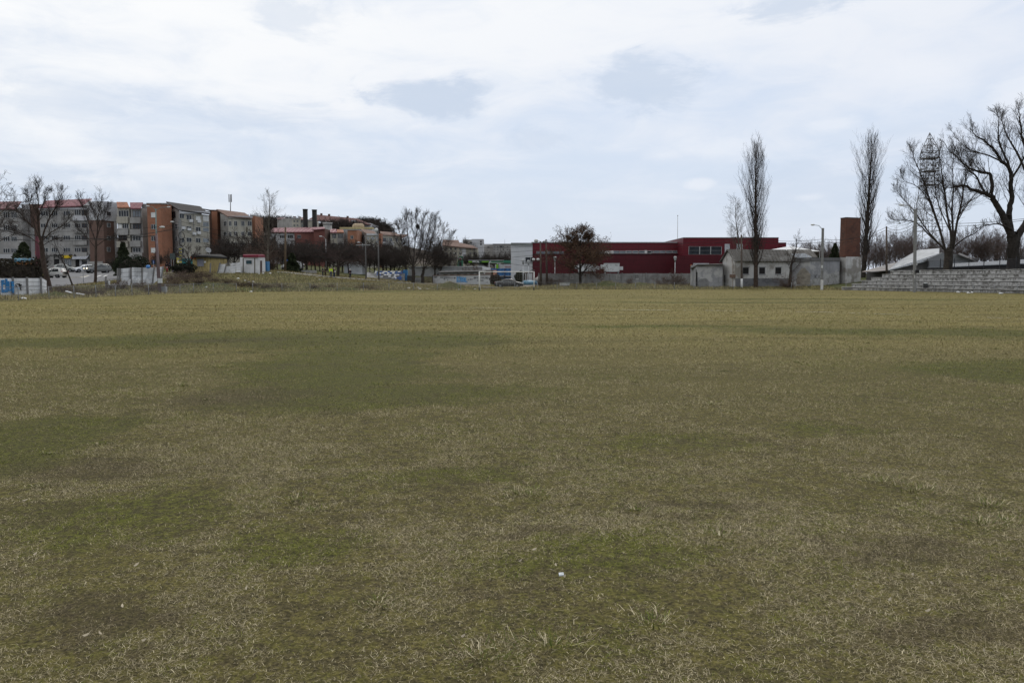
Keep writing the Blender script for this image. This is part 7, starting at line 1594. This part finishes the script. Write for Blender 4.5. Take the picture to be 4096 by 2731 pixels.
def car(label, st, m, loc, yaw, wx, win, lit=False, dark_low=None, cat='car', trim=None):
    t = thing('parked_car', label, cat, loc, yaw)
    rings = []
    for x, zs, zb, zt, ws, wb, wt in st:
        zm = (zs+zb)/2; rings.append([(x, -ws, zs), (x, -wb, zm), (x, -wb*.99, zb), (x, -(wb*.45+wt*.55), zb+(zt-zb)*.55), (x, -wt*.96, zt-.02), (x, -wt*.4, zt+.015), (x, wt*.4, zt+.015), (x, wt*.96, zt-.02), (x, wb*.45+wt*.55, zb+(zt-zb)*.55), (x, wb*.99, zb), (x, wb, zm), (x, ws, zs)])
    n = len(rings[0]); vs = [v for r in rings for v in r]; fs = []
    for i in range(len(rings)-1):
        for j in range(n): fs.append((i*n+j, (i+1)*n+j, (i+1)*n+(j+1) % n, i*n+(j+1) % n))
    fs += [tuple(range(n-1, -1, -1)), tuple((len(rings)-1)*n+j for j in range(n))]
    MB().add(vs, fs, True).build('body', m, t, True)
    def at(x, f, side):     # a point on the flank of the cabin; f 0 = belt, 1 = roof edge
        X_ = [r[0] for r in st]; zb = np.interp(x, X_, [r[2] for r in st]); zt = np.interp(x, X_, [r[3] for r in st]); wb = np.interp(x, X_, [r[5] for r in st])*.99; wt = np.interp(x, X_, [r[6] for r in st])*.96
        wm = wb/.99*.45+wt/.96*.55; z = zb+(zt-.02-zb)*f; w = wb+(wm-wb)*f/.55 if f < .55 else wm+(wt-wm)*(f-.55)/.45
        return Vector((x, side*(w+.012), z))
    w0, w1, w2, w3, xm = win   # rear bottom, rear top, front top, front bottom, door post
    for s in (-1, 1):
        for a0, a1, b1, b0 in ((w0, w1, xm-.03, xm-.03), (xm+.03, xm+.03, w2, w3)):
            p = [at(a0, .10, s), at((a0+a1)/2, .52, s), at(a1, .86, s), at(b1, .86, s), at((b0+b1)/2, .52, s), at(b0, .10, s)]
            MB().add(p, [(0, 5, 4, 1), (1, 4, 3, 2)] if s < 0 else [(1, 4, 5, 0), (2, 3, 4, 1)]).build('side_window', CGL, t, True)
        if trim:
            mb = MB(); L_ = [at(x, .06, s)+Vector((0, s*.006, 0)) for x in np.linspace(w0-.05, w3+.05, 9)]; U_ = [at(x, .90, s)+Vector((0, s*.006, 0)) for x in np.linspace(w1-.05, w2+.1, 9)]
            mb.path(L_, .012, 4); mb.path([L_[0], at((w0+w1)/2-.08, .5, s), U_[0]], .016, 4); mb.path(U_, .016, 4); mb.build('window_trim', trim, t, True)
        for x in wx:
            wh = bpy.data.objects.new('wheel', MB().tube((0, -.1, 0), (0, .1, 0), wr_(st), wr_(st), 20).mesh('wheel', TYRE)); COL.objects.link(wh); wh.parent = t; wh.location = (x, s*(st[5][4]-.085), wr_(st))
            mb = MB(); mb.tube((0, s*.095, 0), (0, s*.112, 0), wr_(st)*.66, wr_(st)*.62, 16)
            o = mb.build('rim', RIM, wh, True)
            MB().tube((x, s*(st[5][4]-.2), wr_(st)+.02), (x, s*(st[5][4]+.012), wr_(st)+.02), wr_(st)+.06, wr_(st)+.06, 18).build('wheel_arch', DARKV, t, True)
        hx, hz = st[-2][0], st[-2][2]
        MB().ball((hx-.02, s*.60, hz+.08), .16, .20, .09, 10, 6).build('headlight', LIT if lit else HEADL, t, True)
        MB().ball((st[1][0]+.04, s*.66, st[1][2]+.08), .10, .16, .10, 8, 5).build('tail_light', TAIL, t, True)
        q = at(w3-.12, .16, s); MB().ball(q+Vector((0, s*.12, .02)), .07, .12, .07, 8, 5).build('mirror', m, t, True)
        mb = MB(); 
        for x in (xm-.55, xm+.45): q = at(x, -.02, s); mb.box(q.x-.09, min(q.y, q.y+s*.03), q.z-.12, q.x+.09, max(q.y, q.y+s*.03), q.z-.09)
        mb.build('door_handle', trim or m, t, True)
    def slope(xa, xb, name):
        X_ = [r[0] for r in st]; pa, pb = [], []
        for s in (-1, 1):
            for lst, x in ((pa, xa), (pb, xb)): lst.append(Vector((x, s*np.interp(x, X_, [r[6] for r in st])*.86, np.interp(x, X_, [r[3] for r in st])+.03)))
        MB().add([pa[0], pb[0], pb[1], pa[1]], [(0, 1, 2, 3)]).build(name, CGL, t, True)
    slope(w2+.12, w3+.25, 'windscreen'); slope(w0-.15, w1-.12, 'rear_window')
    fx, rx = st[-1][0], st[0][0]
    MB().box(fx-.06, -.30, st[-1][1]+.04, fx+.015, .30, st[-1][1]+.15).build('number_plate', PLATE, t, True); MB().box(fx-.10, -.45, st[-1][2]-.02, fx+.008, .45, st[-1][2]+.07).build('grille', dark_low or DARKV, t, True)
    if dark_low: MB().box(fx-.2, -.72, .30, fx+.01, .72, .52).build('bumper', dark_low, t, True)
    return t
def wr_(st): return .34 if st is SUV else .325 if st is SEDAN else .30
def put(px, d, dz=0.): g = ground_at(px, d); return (g.x, g.y, g.z+.05+dz)
car('dark grey saloon car with bright window trim parked behind the goal', SEDAN, paint('paint_charcoal', (.018, .0175, .019)), put(2036.5, 128.3), math.radians(-3), (-1.42, 1.36), (-1.35, -.75, .45, 1.0, -.22), trim=CHROME)
BLK = mat('bumper_black', (.02, .02, .022), .6)
car('grey compact van with its headlights on, on the road by the shop', SUV, paint('paint_pewter', (.17, .172, .165)), put(392, 146), math.radians(180+48), (-1.32, 1.34), (-1.8, -1.6, .45, .95, -.3), lit=True, dark_low=BLK)
car('white car with a dark bumper half behind the grey van', HATCH, paint('paint_white', (.62, .63, .64)), put(340, 152), math.radians(180+40), (-1.12, 1.14), (-1.35, -1.15, .35, .85, -.2), dark_low=BLK)
car('small silver hatchback parked before the shop window', HATCH, paint('paint_silver', (.30, .31, .29)), put(262, 154), math.radians(10), (-1.12, 1.14), (-1.35, -1.15, .35, .85, -.2))
car('white car on the road partly hidden by the mossy forked tree', HATCH, paint('paint_offwhite', (.50, .49, .46)), put(218, 121), math.radians(172), (-1.12, 1.14), (-1.35, -1.15, .35, .85, -.2))
car('white van roof showing between trunks right of the hut', SUV, MATS['paint_white'], put(1172, 158), math.radians(180), (-1.32, 1.34), (-1.8, -1.6, .45, .95, -.3), cat='van')
# ------------------------------------------------------------------ people
SKIN = mat('skin', (.36, .22, .16), .6, .08)
def skinmesh(name, nodes, edges, m, parent, roots, sub=1):
    me = bpy.data.meshes.new(name); me.from_pydata([n[0] for n in nodes], edges, []); me.materials.append(m)
    o = bpy.data.objects.new(name, me); COL.objects.link(o); o.parent = parent
    md = o.modifiers.new('skin', 'SKIN'); md.use_smooth_shade = True
    for i, n in enumerate(nodes):
        sv_ = me.skin_vertices[0].data[i]; r = n[1]; sv_.radius = r if isinstance(r, tuple) else (r, r); sv_.use_root = i in roots
    s_ = o.modifiers.new('subdivision', 'SUBSURF'); s_.levels = sub; s_.render_levels = sub
    return o
def person(label, px, d, tall, yaw, top, trouser, hair, hat=None, stride=.05, arms=((.24, -.04, 1.12, .23, -.16, .92), (.24, -.04, 1.12, .23, -.16, .92)), group=None, hood=False, shoe=DARKV, loc=None):
    t = thing('person', label, 'person', loc or put(px, d, -.03), yaw, group); k = tall/1.76; t.scale = (k, k, k)
    N, E = [], []
    def nd(p, r, par=None):
        N.append((p, r)); 
        if par is not None: E.append((par, len(N)-1))
        return len(N)-1
    # body: one continuous skinned figure facing -y
    pel = nd((0, 0, .96), (.125, .10)); ab = nd((0, 0, 1.14), (.12, .09), pel); ch = nd((0, .0, 1.32), (.15, .10), ab); nk = nd((0, .0, 1.49), .052, ch); hd = nd((0, -.015, 1.59), (.075, .088), nk); tp = nd((0, -.01, 1.70), (.062, .072), hd)
    nose = nd((0, -.115, 1.60), .014, hd)
    for s in (-1, 1): nd((s*.082, 0, 1.60), .014, hd)
    hands = []
    for s, a in ((-1, arms[0]), (1, arms[1])):
        sh = nd((s*.175, 0, 1.42), .062, ch); el = nd((s*a[0], a[1], a[2]), .044, sh); wrp = Vector((s*a[3], a[4], a[5])); wr = nd(tuple(wrp), .030, el)
        dv = (wrp-Vector((s*a[0], a[1], a[2]))).normalized(); pm = wrp+dv*.07; pa = nd(tuple(pm), (.038, .018), wr)
        fw = Vector((0, -1, 0)); fw = (fw-dv*fw.dot(dv)).normalized() if abs(fw.dot(dv)) < .95 else Vector((1, 0, 0))
        for i, ln in enumerate((.075, .085, .08, .065)): q = pm+fw*(.03-.02*i); nd(tuple(q+dv*ln+Vector((-s*.012, 0, 0))), .009, pa)
        nd(tuple(wrp+dv*.05+fw*.06), .011, wr)
    for s in (-1, 1):
        st_ = stride*s; hp = nd((s*.09, 0, .90), .092, pel); kn = nd((s*.10, -st_*.5-.01, .50), .062, hp); an = nd((s*.105, st_*.3+.02, .09), .042, kn); nd((s*.12, -.12+st_*.3, .03), .036, an)
    skinmesh('body', N, E, SKIN, t, {0})
    # jacket
    J, EJ = [((0, 0, .93), (.155, .125)), ((0, 0, 1.14), (.155, .12)), ((0, 0, 1.32), (.178, .125)), ((0, 0, 1.46), (.085, .08))], [(0, 1), (1, 2), (2, 3)]
    for s, a in ((-1, arms[0]), (1, arms[1])):
        i = len(J); J += [((s*.18, 0, 1.41), .08), ((s*a[0], a[1], a[2]), .062), ((s*(a[3]*.9+a[0]*.1), a[4]*.9+a[1]*.1, a[5]*.9+a[2]*.1), .05)]; EJ += [(2, i), (i, i+1), (i+1, i+2)]
    skinmesh('jacket', J, EJ, top, t, {0})
    L, EL = [((0, 0, .95), (.14, .115))], []
    for s in (-1, 1):
        st_ = stride*s; i = len(L); L += [((s*.09, 0, .86), .105), ((s*.10, -st_*.5-.01, .50), .078), ((s*.105, st_*.3+.02, .10), .066)]; EL += [(0, i), (i, i+1), (i+1, i+2)]
    skinmesh('trousers', L, EL, trouser, t, {0})
    mb = MB()
    for s in (-1, 1): mb.ball((s*.115, -.05+stride*s*.3, .045), .055, .14, .05, 10, 6)
    mb.build('shoes', shoe, t, True)
    if hood: MB().ball((0, .02, 1.62), .125, .14, .17, 12, 8).build('hood', top, t, True)
    elif hat: MB().ball((0, .0, 1.665), .105, .115, .105, 12, 8).build('cap', hat, t, True)
    else: MB().ball((0, .022, 1.655), .098, .105, .095, 12, 8).build('hair', hair, t, True)
    return t
cl = lambda n, c: mat('cloth_'+n, c, .9, .15, 6, spec=.1)
GH = mat('hair_grey', (.36, .35, .33), .9); DH = mat('hair_dark', (.03, .024, .02), .9)
BENT = ((.26, -.02, 1.14, .17, -.20, 1.08), (.26, -.02, 1.14, .17, -.20, 1.06)); BACK = ((.27, .06, 1.16, .12, .14, 1.0), (.27, .06, 1.16, .12, .14, 1.0))
ep = lambda u: 1120+u*.19133
person('person in dark blue jacket and dark red cap, leftmost of the walkers', ep(897), 129.7, 1.66, math.radians(100), cl('navy', (.014, .017, .030)), cl('jeans_dark', (.018, .024, .040)), DH, hat=cl('cap_red', (.10, .015, .018)))
person('person in dark brown clothes close behind the dark red cap', ep(948), 130.6, 1.58, math.radians(80), cl('brown', (.030, .020, .017)), cl('brown_dark', (.026, .020, .017)), DH)
hv = person('person with grey hair in a bright yellow high visibility jacket', ep(1066), 130.0, 1.72, math.radians(20), cl('hi_vis', (.52, .72, .03)), cl('jeans', (.055, .065, .095)), GH, stride=.09)
for o_ in list(hv.children):
    if o_.name.startswith('jacket'): pass
MB().tube((0, 0, 1.06), (0, 0, 1.11), .172, .174, 14, False).build('reflective_band', mat('reflective', (.6, .6, .58), .4), hv, True)
pp_ = person('grey haired person in black jacket holding a sheet of paper', ep(1134), 130.5, 1.66, math.radians(60), cl('black', (.016, .016, .018)), cl('jeans_blue', (.040, .055, .085)), GH, arms=BENT)
o = MB().box(-.10, -.30, .98, .10, -.295, 1.26).build('paper_sheet', SHUT, None); o.matrix_world = pp_.matrix_basis.copy() if False else Matrix.Translation(pp_.location) @ Matrix.Rotation(math.radians(60), 4, 'Z') @ Matrix.Translation((-.1, -.0, -.12))
tag(o, 'white sheet of paper held by the grey haired person in black', 'paper')
person('lone person in navy clothes with white hair, hands behind the back', ep(1468), 133.0, 1.62, math.radians(170), cl('navy_dark', (.012, .014, .026)), cl('navy_trouser', (.014, .018, .034)), mat('hair_white', (.55, .54, .52), .9), arms=BACK)
cpx = lambda u: 560+u*.16584
person('hooded adult in black jacket and dark red trousers walking with children', cpx(660), 124, 1.72, math.radians(185), cl('black_hood', (.010, .011, .016)), cl('maroon', (.065, .012, .018)), DH, hood=True, stride=.10)
person('adult in navy coat and blue hood beside the one in dark red trousers', cpx(722), 124.3, 1.56, math.radians(178), cl('navy_coat', (.012, .015, .034)), cl('charcoal', (.020, .020, .024)), DH, hood=True, stride=.08)
person('small child in a red coat in front of the hooded adult', cpx(662), 123.2, .82, math.radians(180), cl('red', (.26, .018, .025)), cl('red_dark', (.16, .02, .03)), mat('cap_white', (.6, .58, .56), .9), stride=.05)
person('small child in a pink jacket holding an adults hand', cpx(797), 123.8, .92, math.radians(200), cl('pink', (.58, .24, .42)), cl('lilac', (.26, .22, .30)), DH, arms=((.25, -.02, 1.3, .34, -.04, 1.5), (.25, -.04, 1.15, .24, -.1, .95)))
# ------------------------------------------------------------------ litter and leaves
o = MB()
g0 = P(2245, 2381, H*F/(2381-1113)); z = G(g0.x, g0.y)+.035
o.hexa([(g0.x-.013, g0.y-.012, z), (g0.x+.013, g0.y-.012, z+.003), (g0.x+.013, g0.y+.016, z+.006), (g0.x-.013, g0.y+.016, z+.004)], [(g0.x-.012, g0.y-.011, z+.005), (g0.x+.013, g0.y-.011, z+.008), (g0.x+.012, g0.y+.016, z+.011), (g0.x-.013, g0.y+.016, z+.009)])
o = o.build('foil_wrapper', mat('foil', (.40, .43, .45), .35, .25, 60)); tag(o, 'small crumpled silver wrapper lying in the foreground grass', 'litter')
WL = mat('withered_leaf', (.36, .31, .22), .8, .25, 40)
R = random.Random(21)
for px, py in [(2140, 2268), (2228, 2336), (1977, 2336), (2265, 2385), (2370, 2390), (2082, 2318), (2215, 2358), (3275, 2082), (3405, 2190), (3780, 2410), (3770, 2530), (3640, 2314), (3700, 2372), (3610, 2482), (3800, 2595), (340, 2630), (280, 2636), (55, 2045), (85, 2280), (500, 2330), (520, 2660), (990, 2570), (950, 2435), (435, 2510), (1845, 2645), (2985, 1990), (4010, 2705)]:
    d = H*F/(py-1113); x = PX(px, d); z = G(x, d)+.03; a = R.uniform(0, 3.14); l = R.uniform(.010, .020); w = R.uniform(.003, .006)
    u = Vector((math.cos(a), math.sin(a), 0))*l; v = Vector((-math.sin(a), math.cos(a), 0))*w; c = Vector((x, d, z))
    vs = [c-u+Vector((0, 0, .006)), c-u*.4-v, c+u*.4-v+Vector((0, 0, .004)), c+u+Vector((0, 0, .012)), c+u*.4+v+Vector((0, 0, .009)), c-u*.4+v+Vector((0, 0, .006))]
    o = MB().plate(vs, (0, 0, .0015)).build('withered_leaf', WL); tag(o, 'pale withered leaf lying in the grass', 'leaf', 'withered leaves in the grass')
WLT = mat('litter_white', (.66, .66, .65), .7, .1, 9)
for k, u, v, d in [(1, 250, 1443, 59), (1, 670, 1440, 69), (1, 1035, 1440, 75), (1, 1140, 1432, 76), ('d', 590, 1185, 106), ('d', 905, 1275, 102), ('d', 858, 1392, 90.2), ('d', 1030, 1035, 118), ('d', 1110, 1040, 119), ('d', 1262, 1046, 120), ('d', 805, 1275, 101), ('d', 740, 1258, 103), ('e', 772, 1420, 125),
                   ('e', 825, 1498, 118), ('f', 1425, 1410, 109), ('f', 1675, 1450, 107), ('f', 1645, 1380, 112), ('f', 1845, 1435, 108), ('w', 975, 662, 106.5), ('w', 1522, 612, 108.5), ('c', 660, 1102, 100), ('c', 210, 1475, 79), ('c', 1598, 1298, 93), ('w', 1395, 572, 118), ('s', 1020, 1162, 83), ('s', 1105, 1140, 84), ('s', 1800, 1150, 80), ('s', 780, 1132, 86)]:
    p = P(*Q(k, u, v), d); p.z = G(p.x, p.y)+.07; s_ = R.uniform(.09, .18); mb = MB(); mb.ball(p, s_*1.3, s_, s_*.6, 7, 4)
    mb.v = [(x+R.uniform(-.3, .3)*s_, y+R.uniform(-.3, .3)*s_, z+R.uniform(-.25, .25)*s_) for x, y, z in mb.v]
    o = mb.build('paper_scrap', WLT); tag(o, 'scrap of white litter lying on the rough grass', 'scrap', 'white litter on the rough grass')
for px, d, lb in ((1962, 119, 'flat pale concrete slab lying by the dirt path left of the dark car'),):
    g = ground_at(px, d); o = MB().box(g.x-1.1, g.y-.5, g.z-.1, g.x+1.1, g.y+.7, g.z+.22).build('concrete_slab', CONC); tag(o, lb, 'slab')
g = ground_at(2259, 122); mb = MB(); mb.tube((g.x, g.y, g.z-.1), (g.x, g.y, g.z+.45), .78, .80, 18); mb.tube((g.x, g.y, g.z+.45), (g.x, g.y, g.z+.52), .86, .86, 18)
o = mb.build('concrete_ring', mat('ring_concrete', (.36, .355, .33), .9, .2, 2)); tag(o, 'pale concrete well ring behind the mesh fence by the brown-leaved tree', 'concrete ring')
# pergola and tarpaulin heap beside the hall
t = thing('pergola', 'dark post and beam shelter against the grey end of the red hall', 'shelter', ground_at(2105, 156))
for u in (1940, 1974, 2010): a, c = P(*Q('g', u, 720), 156), P(*Q('g', u, 560), 156); MB().box(a.x-.1, 155.9, G(a.x, 156)-.2, a.x+.1, 156.1, c.z).build('post', WOOD, t)
MB().plate([P(*Q('g', 1930, 566), 155.8), P(*Q('g', 2135, 566), 155.8), P(*Q('g', 2135, 582), 155.8), P(*Q('g', 1930, 582), 155.8)], (0, .3, 0)).build('beam', WOOD, t)
MB().plate([P(*Q('g', 2000, 550), 155.6), P(*Q('g', 2100, 502), 155.6), P(*Q('g', 2140, 500), 157), P(*Q('g', 2140, 512), 157), P(*Q('g', 2105, 516), 155.6), P(*Q('g', 2000, 562), 155.6)], (0, .8, 0)).build('roof', mat('shelter_roof', (.08, .078, .075), .8), t)
t = thing('rubble_heap', 'heap of rubble under a pale blue tarpaulin beside the goal', 'heap', ground_at(2128, 148)); g = ground_at(2128, 148); R = random.Random(6)
def lump(c, rx, ry, rz, m, name):
    mb = MB().ball(c, rx, ry, rz, 12, 7); mb.v = [(x+R.uniform(-.14, .14)*rx, y+R.uniform(-.14, .14)*ry, z+R.uniform(-.14, .14)*rz) for x, y, z in mb.v]; mb.build(name, m, t)
lump((g.x-.4, g.y, g.z+.35), 1.7, 1.0, .6, mat('tarpaulin_blue', (.085, .19, .27), .5, .25, 2), 'tarpaulin'); lump((g.x+1.6, g.y+1.0, g.z+.7), 1.2, 1.0, .95, mat('rubble_pale', (.34, .33, .31), .9, .35, 3), 'rubble')
